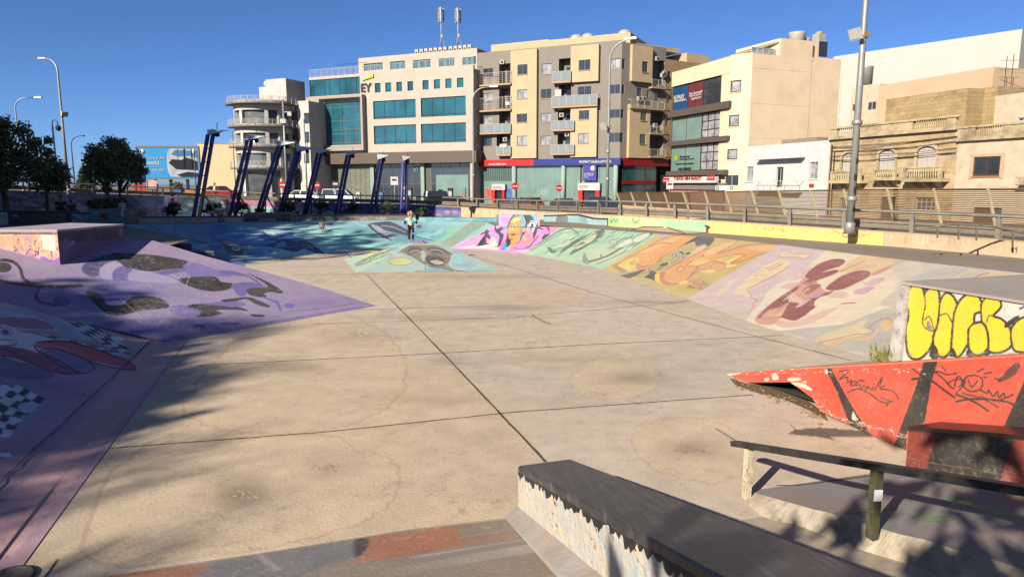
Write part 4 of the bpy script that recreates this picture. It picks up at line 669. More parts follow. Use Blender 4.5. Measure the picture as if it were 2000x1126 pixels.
for pts,col in [([(1630,1000),(1680,990),(1720,985),(1750,990),(1700,1000)],(158,164,120)),([(1840,975),(1880,970),(1920,985),(1990,1010),(2040,1030),(2030,1034),(1960,1012),(1890,990),(1850,985)],(150,172,122)),([(1780,1010),(1820,1006),(1870,1012),(1820,1018)],(148,168,124))]:
 q=[hit(u,v,pl_pad)+pl_pad[0]*.004*np.sign(pl_pad[0][2]) for u,v in smooth_pts(pts)];mb=MB();mb.add(q,[tuple(range(len(q)))]);mb.build('paint_smear',S('smear_%d'%col[1],col,.55,var=.3,scale=14),pad)
seam('crack',[(1470,950),(1560,948),(1620,940),(1700,930)],.02,z=.01,wig=.006,parent=pad,m=m_seam,pl=pl_pad)
r0=D(1434,865,pd0[1]+.10);rl=empty('grind_rail',tuple(pd0),'black flat-bar grind rail on peeling square posts in the near foreground','rail')
mb=MB();mb.bar(r0,r0+LD*4.6,.085,.05);mb.build('rail_bar',m_coping,rl)
m_post=mat('peeling_post',srgb((206,196,166))*.6,rough=.7,var=.3,scale=14,bump=.5,dirt=(.10,.045,.02),dirt_amt=.9,dscale=9)
m_post2=mat('peeling_post_dark',srgb((90,88,60))*.5,rough=.7,var=.4,scale=14,bump=.5,dirt=(.03,.035,.03),dirt_amt=.9,dscale=7)
def ray_on_rail(u):
 best=min((abs(proj(r0+LD*a)[0]-u),a) for a in np.linspace(0,4,400)); return best[1]
for u,mm in ((1463,m_post),(1713,m_post2),(2080,m_post2)):
 a=ray_on_rail(u);q=r0+LD*a;zb_=hit(*proj(q),pl_pad)[2];n,kk=pl_pad;zb_=(kk-n[0]*q[0]-n[1]*q[1])/n[2]
 mb=MB();mb.box((q[0],q[1],(zb_-.05+q[2]-.02)/2),(.062,.062,q[2]-.02-zb_+.05),rz=AX);po=mb.build('post',mm,rl)
 if u==1713:
  mb=MB();mb.box((q[0]-.0,q[1]-.041,q[2]-.2),(.06,.003,.085));mb.build('sticker',S('sticker_white',(206,206,210),.6),po)
pl_red=(B3,6.6);RH= lambda u,v:hit(u,v,pl_red)
rw=tag(bpy.data.objects.new('wedge_ramp', None ),'concrete wedge ramp on the right with a bright red side wall striped black','skate ramp');C.objects.link(rw)
rtop=[RH(1411,730.5),RH(1500,723),RH(1650,712),RH(1830,701),RH(2000,691),RH(2150,681)]
rbot=[RH(1411,732),RH(1456,747),RH(1544,746),RH(1587,777),RH(1603,803),RH(1745,867),RH(1900,935),RH(2150,1045)]
Z=zoomed(1400,680,3.3333);c=Canvas(1400,670,2160,1060,(198,74,50));bk=(30,26,27)
for i in range(50):c.spray((1450+rs.rand()*650,700+rs.rand()*260),20+rs.rand()*30,[(224,84,54),(200,66,42),(216,96,70),(206,60,40)][rs.randint(4)],.4,ry=16)
c.poly(Z(705,128,745,128,800,230,890,390,1018,580,880,522,845,440,780,270),bk,sm= False );c.poly(Z(1350,85,1440,85,1400,210,1355,480,1240,540,1235,660,1155,630,1210,480,1290,270),bk,sm= False );c.poly([(2005,735),(2080,720),(2160,1000),(1980,960),(1962,830)],bk,sm= False )
for q,w in [(Z(800,150,860,145,800,200,850,185,850,215),2.4),(Z(850,225,880,205,870,240,890,215,920,220,880,245),2.2),(Z(900,245,930,235,945,265,960,240,980,270,985,245,1010,270,1020,250),2.2),(Z(1030,270,1050,235,1080,190,1060,255,1095,240),2.2),(Z(925,208,950,205,965,212,940,215,925,208),1.8),(Z(1022,232,1030,228),2.2),(Z(855,285,920,262,990,290,1080,350,1140,345),2.4),(Z(1140,338,1105,372),2.4),(Z(1070,320,1145,345),2.0),(Z(1070,265,1130,270,1170,300,1187,328),2.4)]:c.line(q,w,bk)
for q,w in [(Z(1280,135,1340,170,1440,150,1500,170,1560,160),3),(Z(1270,200,1330,195,1400,210,1480,270,1550,318),4),(Z(1420,150,1480,200,1540,260,1560,200,1580,180,1600,220,1580,250),3),(Z(1500,230,1560,200,1620,220,1560,290),2.6),(Z(1600,250,1620,190,1680,175,1730,200,1720,260,1660,280,1610,250),3),(Z(1640,200,1660,250,1700,210),2.4),(Z(1700,150,1740,130),3),(Z(1740,165,1790,155),3),(Z(1738,185,1760,188),3),(Z(1465,110,1495,150),1.8),(Z(1720,270,1760,290,1770,270,1800,310,1830,280,1840,320,1870,290,1880,320,1930,300),3),(Z(1560,345,1640,330,1760,330,1880,345,1935,365),4),(Z(1560,300,1620,320,1700,360,1770,405),4),(Z(1600,290,1740,330,1835,383),2.6),(Z(1720,310,1820,340,1900,310),2.4)]:c.line(q,w,bk)
c.poly(Z(1830,220,1900,130,1960,95,1975,120,1930,180),(40,34,34),.85);c.line(Z(1810,195,1850,205),2.5,bk)
wh=(224,204,182)
for q in (Z(0,160,160,160,100,175,60,180,20,168),Z(360,170,385,160,405,195,380,205,365,200),Z(470,190,540,190,540,208,470,212),Z(310,195,340,190,335,212,315,210),Z(555,215,585,213,580,225),Z(705,140,720,135,725,160,710,165),Z(880,450,890,410,905,440,920,465,890,465),Z(480,225,560,225,620,265,600,270)):c.poly(q,wh,.95)
c.line(Z(0,158,300,140,720,122,1350,85,2000,45,2300,28),1.6,(214,150,120),.8,sm= False );c.flecks(Z(20,130,1400,170),70,wh,5,1.4,.8);c.flecks(Z(620,330,720,420),40,(200,150,130),6,1.6,.8)
for i in range(60):x=rs.rand();c.line([(1590+x*180,800+x*52+rs.randn()*3),(1596+x*180,803+x*52+rs.randn()*3)],1.8,[wh,(170,110,90),(190,150,130)][rs.randint(3)],.8,sm= False )
c.flecks(Z(700,130,2000,560),30,(236,150,120),4,.8,.6);c.flecks(Z(640,300,1200,620),50,(150,60,44),6,1.2,.6);c.poly(Z(1110,640,1140,618,1160,630,1155,655,1125,655),wh)
painted('red_wall',ruled([rbot,rtop],640,[180]),c,m_paint,rw,k=PK)
mb=MB();a_,b_=rtop[0],rtop[-1];q=B3*5.5
mb.add([a_,b_,b_+q,a_+q],[(0,1,2,3)]);mb.build('ramp_surface',m_conc,rw)
mb=MB();o=B3*.14;pb=[RH(1588,777),RH(1603,803),RH(1745,867),RH(2150,1045)];pt_=[RH(2150,681),RH(1588,716)]
mb.prism([p+B3*.01 for p in pb+pt_],o);mb.prism([p+B3*.01 for p in [RH(1415,731.5),RH(1456,746),RH(1544,745),RH(1588,777),RH(1588,716.5)]],o);mb.build('wall_core',mat('red_core',srgb((190,90,66))*PK,var=.3,scale=6,bump=.6),rw)
q_=[RH(u,v)+B3*.16 for u,v in ((1458,748),(1585,779),(1585,790),(1458,790))];mb=MB();mb.prism(q_[:3],B3*.6);mb.build("hollow_shade",m_dark,rw)  # near-black prism stands in for the shade inside the broken opening
rub=MB();rr=random.Random(4)
for i in range(64):
 u=1430+rr.random()*180;v=742+(u-1430)*.40+rr.gauss(0,7);p=P(u,v,.01);r_=rr.uniform(.006,.024);rub.sph(p,(r_*rr.uniform(.8,1.6),r_,r_*.7),6)
tag(rub.build('rubble',mat('rubble_stone',srgb((150,124,92))*.55,var=.4,scale=20,bump=.5)),kind='stuff')
mb=MB();pts=[(1425,738),(1457,748),(1544,760),(1590,790),(1610,806),(1618,822),(1580,800),(1530,778),(1470,764),(1435,750)]
mb.add([P(u,v,.008) for u,v in pts],[tuple(range(len(pts)))]);tag(mb.build('loose_soil',mat('soil',srgb((128,104,74))*.5,var=.4,scale=14,bump=.8,rough=.95)),kind='structure')
gt=MB()
for i in range(70):
 b=hit(1728,704,(B3,6.9))+np.array([rr.gauss(0,.06),rr.gauss(0,.06),-.02]);h_=rr.uniform(.12,.32);lx,ly=rr.gauss(-.07,.1),rr.gauss(0,.08);w=.006
 gt.add([b+(-w,0,0),b+(w,0,0),b+(lx*.5+w*.7,ly*.5,h_*.65),b+(lx*.5-w*.7,ly*.5,h_*.65),b+(lx,ly,h_)],[(0,1,2,3),(3,2,4)])
tag(gt.build('grass_tuft',S('dry_grass',(150,150,84),.5,var=.3,scale=20),fix= False ),'tuft of dry grass growing at the corner of the yellow-lettered wall','grass')
pl_ni=(B3,6.95);NH= lambda u,v:hit(u,v,pl_ni)
nc=tag(bpy.data.objects.new('graffiti_block', None ),'high white concrete block on the right with yellow bubble lettering','block');C.objects.link(nc)
zt3=NH(1767,554)[2];nt=[NH(1764,554),NH(2150,600)];nt=[np.array([*NH(1764,554)[:2],zt3]),np.array([*(NH(1764,554)-A3*4)[:2],zt3])]
nb_=[NH(1744,706),nt[1]+np.array([0,0,-.4])]
z1= lambda t:.3*(9.3-t);tA=float(nt[0]@A3);nb_=[W(6.95,tA+.05,z1(tA)-.1),W(6.95,tA-4,z1(tA-4)-.1)]
Z=zoomed(1400,460,2.558);c=Canvas(1735,540,2160,720,(206,200,186),ss=2.5);yl=(230,196,20);bk=(24,22,22)
for i in range(24):c.spray((1770+rs.rand()*260,560+rs.rand()*140),14,[(214,206,190),(196,190,178),(190,178,196)][rs.randint(3)],.4)
for q in (Z(945,270,990,245,1040,265,1080,258,1120,300,1170,280,1210,320,1260,285,1300,285,1350,310,1400,295,1440,330,1440,400,1500,400,1560,400,1560,600,1480,590,1400,590,1290,600,1230,600,1130,610,1060,600,1000,625,940,570,930,460,950,380),):c.line(list(q)+[q[0]],2.0,bk,.25)
for q in (Z(948,470,962,400,952,320,975,255,1012,248,1030,272,1037,300,1047,280,1075,262,1105,275,1112,330,1112,410,1088,480,1065,560,1010,612,960,590),Z(1120,330,1150,288,1190,320,1205,400,1180,470,1172,560,1135,604,1098,580,1085,510,1108,440),Z(1190,390,1215,330,1260,292,1310,310,1325,370,1288,390,1282,440,1255,470,1255,530,1212,598,1178,580,1180,490),Z(1325,345,1360,302,1405,310,1418,355,1380,400,1425,420,1465,470,1468,550,1400,582,1352,560,1352,480,1330,440),Z(1262,470,1290,440,1330,440,1352,490,1350,570,1300,594,1265,560),Z(1480,455,1540,410,1600,460,1600,560,1500,575,1475,520)):c.line(list(q)+[q[0]],7.5,bk);c.poly(q,yl,edge=bk,ew=2.4)
for q in (Z(1037,288,1043,330,1040,370),Z(1040,360,1030,440,1060,470,1085,475),Z(1040,420,1065,405,1088,480),Z(1112,400,1150,390,1180,440),Z(1288,390,1320,385),Z(1380,400,1360,400,1350,430),Z(1300,440,1285,430)):c.line(q,2.6,bk)
for q in (Z(1062,590,1090,545,1112,600,1085,622),Z(1160,600,1180,560,1200,600),Z(1245,590,1262,560,1285,598,1262,606),Z(1330,588,1352,560,1370,585,1350,600),Z(1030,255,1040,250,1050,268,1037,290)):c.poly(q,bk)
c.poly(Z(1048,440,1062,425,1075,465,1060,480),(120,116,110));c.poly(Z(1440,440,1500,400,1510,415,1450,460),bk);c.line(Z(1515,365,1560,345),4,(90,50,130));c.flecks(Z(950,260,1560,600),70,(250,232,110),6,.9,.6);c.flecks(Z(950,260,1560,600),30,(200,176,20),8,1.2,.6)
for i in range(30):x=1775+rs.rand()*260;c.spray((x,697-(x-1775)*.035+rs.randn()*3),6,(120,110,96),.5,ry=3)
painted('lettered_face',ruled([nb_,nt],620,[260]),c,m_paint,nc,k=PK)
mb=MB();q=B3*3.2;i_=B3*.01;e_=np.array([0,0,.6]);mb.hexa([nb_[0]+i_-e_,nb_[0]+q-e_,nb_[1]+q-e_,nb_[1]+i_-e_,nt[0]+i_-(0,0,.01),nt[0]+q-(0,0,.01),nt[1]+q-(0,0,.01),nt[1]+i_-(0,0,.01)]);mb.build('core',m_conc,nc)
mb=MB();mb.hexa([nt[0]-B3*.03+A3*.03-(0,0,.005),nt[0]+q+A3*.03-(0,0,.005),nt[1]+q-(0,0,.005),nt[1]-B3*.03-(0,0,.005)]+[p for p in (nt[0]-B3*.03+A3*.03+(0,0,.025),nt[0]+q+A3*.03+(0,0,.025),nt[1]+q+(0,0,.025),nt[1]-B3*.03+(0,0,.025))]);mb.build('top_slab',mat('top_grey',srgb((168,158,146))*PK,var=.12,scale=2,bump=.2,rough=.7),nc)
mb=MB();tr=[NH(1762,556),NH(1779,557),NH(1764,703),NH(1741,707)];mb.prism(tr,-B3*.05);mb.build('edge_trim',mat('weathered_white',srgb((190,184,176))*PK,var=.2,scale=6,dirt=(.10,.05,.04),dirt_amt=.8,dscale=5,bump=.4),nc)
x0=P(1769,914,.02);zb3=D(1771,835,x0[1])[2];wB=6.58-float(x0@B3)
bx=empty('striped_box',tuple(x0),'low box ledge painted in red and black stripes against the red wall','ledge')
Q= lambda a,s,z:x0+LD*a+B3*s+np.array([0,0,z])
hB=zb3-x0[2]
c=Canvas(1755,820,2160,1040,(128,38,28));bk=(24,20,20)
for i in range(24):c.spray((1770+rs.rand()*380,840+rs.rand()*150),20,[(130,36,28),(170,54,38)][rs.randint(2)],.5)
c.poly([(1832,840),(1985,850),(1950,948),(1808,922)],bk,sm= False );c.poly([(2080,860),(2160,870),(2160,1020),(2050,975)],bk,sm= False );c.poly([(1765,828),(2160,856),(2160,872),(1765,842)],(28,24,24),.85,sm= False )
c.flecks([(1770,835),(2000,950)],110,(70,34,28),6,1.4,.7);c.flecks([(1770,835),(2000,950)],50,(170,130,110),4,.9,.7);c.line([(1770,892),(1830,905),(1900,915),(2000,935)],1.4,(120,100,86),.7);c.flecks([(1775,850),(1830,890)],60,(40,16,14),9,1.2,.8,ang=1.5)
painted('striped_side',ruled([[Q(0,0,-.03),Q(3.6,0,-.03)],[Q(0,0,hB),Q(3.6,0,hB)]],320,[110]),c,m_paint,bx,k=PK).data.transform(Matrix.Identity(4))
mb=MB();mb.hexa([Q(0,.01,-.3),Q(0,wB,-.3),Q(3.6,wB,-.3),Q(3.6,.01,-.3),Q(0,.01,hB-.02),Q(0,wB,hB-.02),Q(3.6,wB,hB-.02),Q(3.6,.01,hB-.02)]);mb.build('core',mat('box_core',srgb((70,26,24))*.6,var=.3,scale=6,bump=.4),bx)
mb=MB();mb.hexa([Q(-.01,-.01,hB-.02),Q(-.01,wB,hB-.02),Q(3.6,wB,hB-.02),Q(3.6,-.01,hB-.02),Q(-.01,-.01,hB+.02),Q(-.01,wB,hB+.02),Q(3.6,wB,hB+.02),Q(3.6,-.01,hB+.02)]);mb.build('top_plate',mat('box_top',srgb((60,30,34))*.6,rough=.35,var=.3,scale=4,spec=.5),bx)
mb=MB();p=P(18,1128,.01);mb.lathe([(.0,.0),(.17,.0),(.17,.012),(.15,.014),(.15,.008),(0,.008)],p,28);tag(mb.build('manhole_cover',mat('iron_dark',(.03,.03,.03),rough=.6,var=.3,scale=12,bump=.5)),'round dark iron manhole cover in the floor by the near left corner','manhole')
# ================================================================ WALLS, BARRIER, ROAD ROUND THE PARK
_b=[(2250,16.5,1.43),(1958,20.1,1.43),(1787,22.6,1.43),(1653,24.6,1.45),(1546,26.4,1.46),(1457,28.2,1.48),(1384,29.8,1.49),(1320,31.2,1.50),(1264,32.5,1.51),(1213,33.8,1.52),(1170,36,1.48),(1128,39,1.42),(1090,42,1.36),(1050,45,1.30),(1011,48,1.26),(972,50.5,1.24),(932,52.5,1.26),(895,54,1.30),(848,56,1.33),(798,58,1.36),(745,59.5,1.38),(690,60.5,1.40),(634,61,1.44),(575,61.3,1.50),(513,61.3,1.58),(451,60.6,1.70),(385,59.2,1.88),(318,57.4,2.06),(249,55.3,2.2),(182,53.2,2.32),(118,51.3,2.44),(58,49.6,2.54),(-10,47.8,2.62),(-120,45,2.7),(-260,42,2.8)]
def at(u,d,z):r=ray(u,380); return np.array([r[0]/r[1]*d,d,z])
BP=[at(*q) for q in _b]
def bpath(u):
 us_=np.array([q[0] for q in _b])[::-1];ar=np.array(_b)[::-1]
 return at(u,np.interp(u,us_,ar[:,1]),np.interp(u,us_,ar[:,2]))
def outward(i,pts):
 t=pts[min(i+1,len(pts)-1)]-pts[max(i-1,0)];n=np.array([-t[1],t[0],0]);n/=np.linalg.norm(n)
 return n if n@np.array([pts[i][0],pts[i][1],0])>0 else -n
m_rail=mat('galvanised',srgb((168,164,152))*.5,rough=.5,metal=.3,var=.15,scale=4,dirt=(.10,.08,.06),dirt_amt=.35)
m_beam=mat('barrier_beam',srgb((150,140,124))*.5,rough=.6,metal=.15,var=.15,scale=3,dirt=(.08,.065,.05),dirt_amt=.5)
def barrier(idx,label):
 pts=[BP[i] for i in idx];e=empty('road_barrier',tuple(pts[0]),label,'barrier')
 mb=MB();mb.tube([p+(0,0,.67) for p in pts],.05,8);mb.build('top_rail',m_rail,e)
 mb=MB()
 for i in range(len(pts)-1):
  n=outward(i,pts)*.16;a,b=pts[i]+n,pts[i+1]+n;t=(b-a)/np.linalg.norm(b-a)
  prof=[(0,.08),(-.03,.12),(-.03,.17),(.02,.2),(.02,.24),(-.03,.27),(-.03,.32),(0,.36),(.06,.36),(.06,.08)]
  nn_=outward(i,pts);va=[a+nn_*q[0]+(0,0,q[1]) for q in prof];vb=[b+nn_*q[0]+(0,0,q[1]) for q in prof];k=len(prof)
  mb.add(va+vb,[tuple(range(k)),tuple(range(2*k-1,k-1,-1))]+[(j,(j+1)%k,k+(j+1)%k,k+j) for j in range(k)])
 mb.build('beam',m_beam,e)
 for i in range(len(pts)):
  n=outward(i,pts);t=np.array([-n[1],n[0],0]);p=pts[i];mb=MB()
  prof=[(-.02,-.1),(.16,-.1),(.15,.2),(.10,.42),(.04,.62),(-.01,.66),(-.06,.64),(-.07,.56),(-.05,.35),(-.03,.15)]
  mb.prism([p+n*a+(0,0,z)-t*.012 for a,z in prof],t*.024);mb.prism([p+n*(a)+(0,0,z)-t*.07 for a,z in [(-.03,-.08),(-.02,-.08),(-.055,.6),(-.075,.6),(-.05,.3)]],t*.14)
  mb.build('post',m_rail,e)
 return e
barrier(range(0,11),'long galvanised crash barrier of curved posts along the road on the right')
barrier(range(10,19),'middle stretch of crash barrier in front of the red and blue shopfront')
barrier(range(18,27),'crash barrier behind the row of blue leaning lamp posts')
barrier(range(26,35),'crash barrier behind the trees on the left')
FU=[2400,1958,1653,1457,1320,1213,1128,1050,972,895,798,690,575,451,318,182,58,-120,-300]
_f=np.array([(-300,2.2),(58,2.0),(318,1.4),(430,1.0),(600,.5),(690,.2),(870,.1),(1040,-.25),(1213,-.2),(1320,.6),(1457,1.2),(2400,1.4)])
def far_d(u): return np.interp(u,[-300,900,1150,1213,1320,1457,1958,2400],[100,104,100,62,48,43,31,25])
def road_z(u,d):n=bpath(u);f=np.clip((d-n[1])/(far_d(u)-n[1]),0,1); return (n[2]-.14)*(1-f)+np.interp(u,_f[:,0],_f[:,1])*f
m_asph=mat('asphalt',(.065,.062,.058),rough=.9,var=.2,scale=2,bump=.3,bscale=60)
V=np.array([[at(u,bpath(u)[1]*(1-f)+far_d(u)*f+.4*(1-f),road_z(u,bpath(u)[1]*(1-f)+far_d(u)*f)) for u in FU] for f in np.linspace(0,1,12)])
tag(grid_mesh('road',V, None ,m_asph),kind='structure')
pv=MB();flat(pv,[at(-400,99,0),at(930,99,0),at(1200,96,0),at(1215,80,0),at(1300,60,0),at(1700,45,0),at(2300,30,0),at(2900,60,0),at(2000,130,0),at(900,150,0),at(-600,150,0)],-.2)
tag(pv.build('pavement',mat('paving',srgb((150,145,138))*.5,var=.15,scale=.8)),kind='structure')
def wall(name,label,us_,zbot,cv,mt,thick=.45,fwd=.22,n=(200,40),cat='wall',capm= None ,zoff=-.02,kk=PK):
 pts=[bpath(u) for u in us_];o=[outward(i,pts) for i in range(len(pts))]
 topf=[p-q*fwd+(0,0,zoff) for p,q in zip(pts,o)];botf=[np.array([*t[:2],zbot if not callable(zbot) else zbot(u)]) for t,u in zip(topf,us_)]
 e=empty(name,tuple(botf[0]),label,cat)
 painted('painted_face',ruled([botf,topf],n[0],[n[1]]),cv,mt,e,k=kk)
 mb=MB()
 for i in range(len(pts)-1):
  a,b,c_,d_=topf[i],topf[i+1],topf[i+1]+o[i+1]*thick,topf[i]+o[i]*thick;dn=np.array([0,0,-.005]);k=[np.array([*q[:2],-.3]) for q in (a,b,c_,d_)]
  mb.hexa(k+[q+dn for q in (a,b,c_,d_)])
 mb.build('core',m_wallc,e)
 mb=MB()
 for i in range(len(pts)-1):
  a,b,c_,d_=[q+(0,0,.0) for q in (topf[i]-o[i]*.015,topf[i+1]-o[i+1]*.015,topf[i+1]+o[i+1]*thick,topf[i]+o[i]*thick)];mb.hexa([a,b,c_,d_,a+(0,0,.03),b+(0,0,.03),c_+(0,0,.03),d_+(0,0,.03)])
 mb.build('cap',capm or m_wallc,e); return e
def rainwash(c,x0,x1,ytop,ybot,cols,n,w=1.4,al=.6):
 for _ in range(n):
  x=x0+rs.rand()*(x1-x0);f=(x-x0)/(x1-x0);a,b=ytop[0]+(ytop[1]-ytop[0])*f,ybot[0]+(ybot[1]-ybot[0])*f;l=rs.rand();c.line([(x,a),(x+rs.randn()*.4,a+(b-a)*l)],w*(.4+rs.rand()),cols[rs.randint(len(cols))],al*(.4+.6*rs.rand()),sm= False ,soft=1.2)
c=Canvas(1380,425,1740,485,(232,200,112));rainwash(c,1390,1740,(434,452),(452,476),[(206,170,96),(200,180,150),(240,214,130),(180,150,110)],150)
for x,n in ((1425,20),(1550,12),(1600,14)):rainwash(c,x,x+28,(434,446),(450,462),[(176,160,150),(196,180,150)],n,1.6,.7)
for k,x in enumerate((1473,1491,1499,1507,1516,1526)):scribble(c,x,441+k*.9,7,8,3,(90,80,60),.9)
scribble(c,1570,449,12,8,4,(196,160,150),.9)
for q,w in [([(1624,455),(1632,452),(1640,456)],.9),([(1646,454),(1656,452),(1658,458),(1652,463),(1646,460),(1648,454)],1.6),([(1661,463),(1664,454),(1669,462),(1676,453)],1.3),([(1684,456),(1678,458),(1679,463),(1684,462),(1685,459),(1695,459)],1.1)]:c.line(q,w,(50,46,36))
wall('kerb_wall','low yellow painted wall with scrawled tags below the road barrier',[1740,1680,1600,1500,1392],ZD-.1,c,m_wpaint)
c=Canvas(1720,440,2260,540,(208,174,138));rainwash(c,1720,2200,(452,490),(475,520),[(176,140,110),(220,196,170),(150,120,90),(196,150,110),(226,206,184)],260,2.0)
for k in range(2):scribble(c,1976+k*7,482,5,12,3,(60,44,36),1.6)
wall('kerb_wall','low bare stained concrete wall on the right below the road barrier',[2250,2100,1958,1850,1742],ZD-.1,c,m_wpaint)
c=Canvas(1170,412,1400,460,(176,206,140));rainwash(c,1185,1394,(420,434),(440,450),[(120,190,110),(206,214,150),(226,190,150),(150,206,120),(220,206,186)],160)
c.poly([(1300,426),(1396,434),(1396,452),(1310,446)],(140,196,160),.6);scribble(c,1192,426,18,10,6,(40,130,110),1.6);scribble(c,1234,427,16,12,5,(60,80,60),1.2);rainwash(c,1250,1300,(426,430),(441,446),[(220,170,120),(236,206,180)],40)
wall('kerb_wall','low green painted wall with dripping tags below the road barrier',[1392,1320,1264,1213,1186],ZD-.1,c,m_wpaint)
c=Canvas(890,395,1200,450,(216,184,144));rainwash(c,900,1200,(405,420),(425,440),[(170,130,96),(226,200,166),(190,150,116),(140,110,90)],160,1.2)
c.poly([(985,408),(1090,410),(1190,421),(1190,440),(1000,430)],(222,204,190),.5);scribble(c,1034,409,28,5,8,(30,120,120),1.3);scribble(c,1066,411,26,5,8,(30,96,90),1.6);scribble(c,975,409,30,5,7,(206,186,190),1.0)
for x in (917,925,940,955):c.line([(x,406),(x+rs.randn()*2,424)],.5,(110,80,60))
wall('retaining_wall','tan concrete retaining wall in sun below the road, centre of the picture',[1186,1128,1050,972,905],-.3,c,m_wpaint)
c=Canvas(-280,345,920,440,(70,96,130),ss=1.6)
zones=[(-280,130,[(90,150,150),(150,140,180),(120,170,160),(176,160,190)]),(100,330,[(150,140,190),(110,100,160),(176,150,196),(90,160,160)]),(330,440,[(60,150,160),(150,200,190),(110,90,170)]),(440,640,[(206,110,160),(190,90,150),(90,190,180),(150,206,190)]),(630,800,[(44,48,130),(60,60,160),(90,80,180),(36,50,110)]),(780,920,[(60,120,150),(60,50,120),(120,90,160),(206,150,190),(90,110,170)])]
for a,b,cols in zones:
 for i in range(int((b-a)*1.1)):x=a+rs.rand()*(b-a);y=365+rs.rand()*65;c.spray((x,y),4+rs.rand()*8,cols[rs.randint(len(cols))],.5,ry=2+rs.rand()*4,hard=4)
c.poly([(440,388),(520,391),(640,398),(640,408),(540,404),(460,403)],(206,112,160),.9);c.poly([(470,403),(560,406),(640,410),(640,424),(470,420)],(150,206,190),.8);c.poly([(640,396),(905,404),(905,411),(640,404)],(40,44,120),.8)
for i in range(70):
 x=-100+rs.rand()*900;y=372+rs.rand()*46;k=rs.rand()*5+3;col=[(30,28,50),(40,36,90),(206,196,220),(110,60,150),(30,100,110),(220,120,180)][rs.randint(6)];c.poly([(x,y),(x+k,y-k*.7),(x+2*k,y),(x+1.5*k,y+k*.8),(x+.4*k,y+k*.6)],col,.8,edge=(26,24,40),ew=.5)
for i in range(90):scribble(c,-60+rs.rand()*940,372+rs.rand()*40,8+rs.rand()*16,4+rs.rand()*5,5,[(24,22,34),(206,200,226),(90,70,160)][rs.randint(3)],.8)
for i in range(14):c.ell((650+i*18,401+rs.randn()*1),2.4,1.8,(130,120,196),edge=(30,30,80))
wall('graffiti_wall','long shaded retaining wall covered in purple and teal graffiti behind the plaza',[905,848,798,745,690,634,575,513,451,385,318,249,182,118,58,-10,-120],-.3,c,paintmat('graffiti_paint',chip=(.12,.11,.12),amt=.3,cs=4),n=(900,60),kk=PK*.95)
wv=tag(bpy.data.objects.new('wave_ledge', None ),'low teal wavy-topped ledge on the deck between tan and green walls','ledge');C.objects.link(wv)
c=Canvas(1050,410,1200,445,(140,176,180));rainwash(c,1060,1190,(422,428),(433,438),[(90,150,160),(176,196,196),(110,170,180)],70,1.2)
wvb=[(1062,432.5),(1100,433),(1130,435),(1150,438),(1186,440)];wvt=[(1062,421.5),(1085,421),(1110,419.5),(1130,420),(1145,423.5),(1160,427),(1186,428)]
B_=[P(u,v,ZD) for u,v in wvb];T_=[D(u,v,np.interp(u,[q[0] for q in wvb],[p[1] for p in B_])) for u,v in wvt]
painted('painted_face',ruled([B_,T_],160,[20]),c,m_wpaint,wv)
mb=MB();k=np.array([.15,.45,0])
for a,b in zip(T_[:-1],T_[1:]):mb.hexa([np.array([*q[:2],ZD-.1]) for q in (a+k*.01,b+k*.01,b+k,a+k)]+[a+(0,0,-.004),b+(0,0,-.004),b+k,a+k])
mb.build('core',mat('ledge_grey',(.10,.10,.10),var=.2,scale=3),wv)
mb=MB();
for a,b in zip(T_[:-1],T_[1:]):mb.bar(a+(0,0,.02),b+(0,0,.02),.1,.05)
mb.build('coping',m_coping,wv)
fb2=tag(bpy.data.objects.new('fun_box', None ),'low trapezoid box on the right deck with a concrete ramp side','skate ramp');C.objects.link(fb2)
a,b,c_,d_=P(1236,448,ZD),P(1338,456,ZD),P(1392,453,ZD),P(1320,443,ZD);ta,tb,tc_=D(1257,443.5,32.2),D(1303,444.5,31.3),D(1343,441,33)
mb=MB();mb.add([a,b,ta,tb],[(0,1,3,2)]);mb.build('painted_side',S('peach_paint',(214,176,140),PK,var=.2,scale=4),fb2)
mb=MB();mb.add([b,c_,tc_,tb,d_,ta,a],[(0,1,2,3),(1,4,2),(3,2,5),(4,6,5,2)]);mb.build('ramp_surface',m_conc,fb2)
mb=MB();mb.tube([a,ta+(0,0,.015),tb+(0,0,.015),b],.025,6);mb.build('edge_steel',m_coping,fb2)
kr=tag(bpy.data.objects.new('kinked_rail', None ),'small dark kinked grind rail on the box on the right deck','rail');C.objects.link(kr)
RT=[D(1301,430.5,33.0),D(1344,428,31.5),D(1384,442.5,29.3)];mb=MB();mb.tube(RT,.035,8);mb.build('rail_tube',m_coping,kr)
m_rpost=mat('rusty_post',(.10,.085,.06),rough=.8,var=.3,scale=10)
for u,v0,v1,d in ((1302,430.5,441,33),(1322,429.3,442,32.2),(1344,428.5,444,31.4),(1361,434,450,30.4),(1380,441,454.5,29.4)):mb=MB();mb.bar(D(u,v1+.5,d),D(u,v0,d),.05);mb.build('post',m_rpost,kr)
br=tag(bpy.data.objects.new('bent_rail', None ),'rusty bent skate rail standing in front of the road barrier at far right','rail');C.objects.link(br)
mb=MB();mb.tube([D(u,v,19.2) for u,v in ((1816,446),(1851,438),(1900,439),(1935,441.5),(2000,455),(2060,468))],.03,8);mb.build('rail_tube',m_rpost,br)
for u,v0,v1 in ((1831,443,464),(1872,438.5,468),(1907,440,470),(1978,451,482)):mb=MB();mb.bar(D(u,v1,19.2),D(u,v0,19.2),.035);mb.build('post',m_rpost,br)
FP=[(1205,376,412,55),(1233,376,411,52.5),(1264,376,411,50),(1298,376,412,47.6),(1335,376,416,45.2),(1377,374.5,414,43),(1418,374.5,416,41),(1469,373,418,39),(1522,373,418,37),(1584,372,423,35),(1649,370.5,424,33),(1734,370,429,30.8),(1825,369.5,433,28.7),(1931,369,441,26.5),(2060,368,450,24.3)]
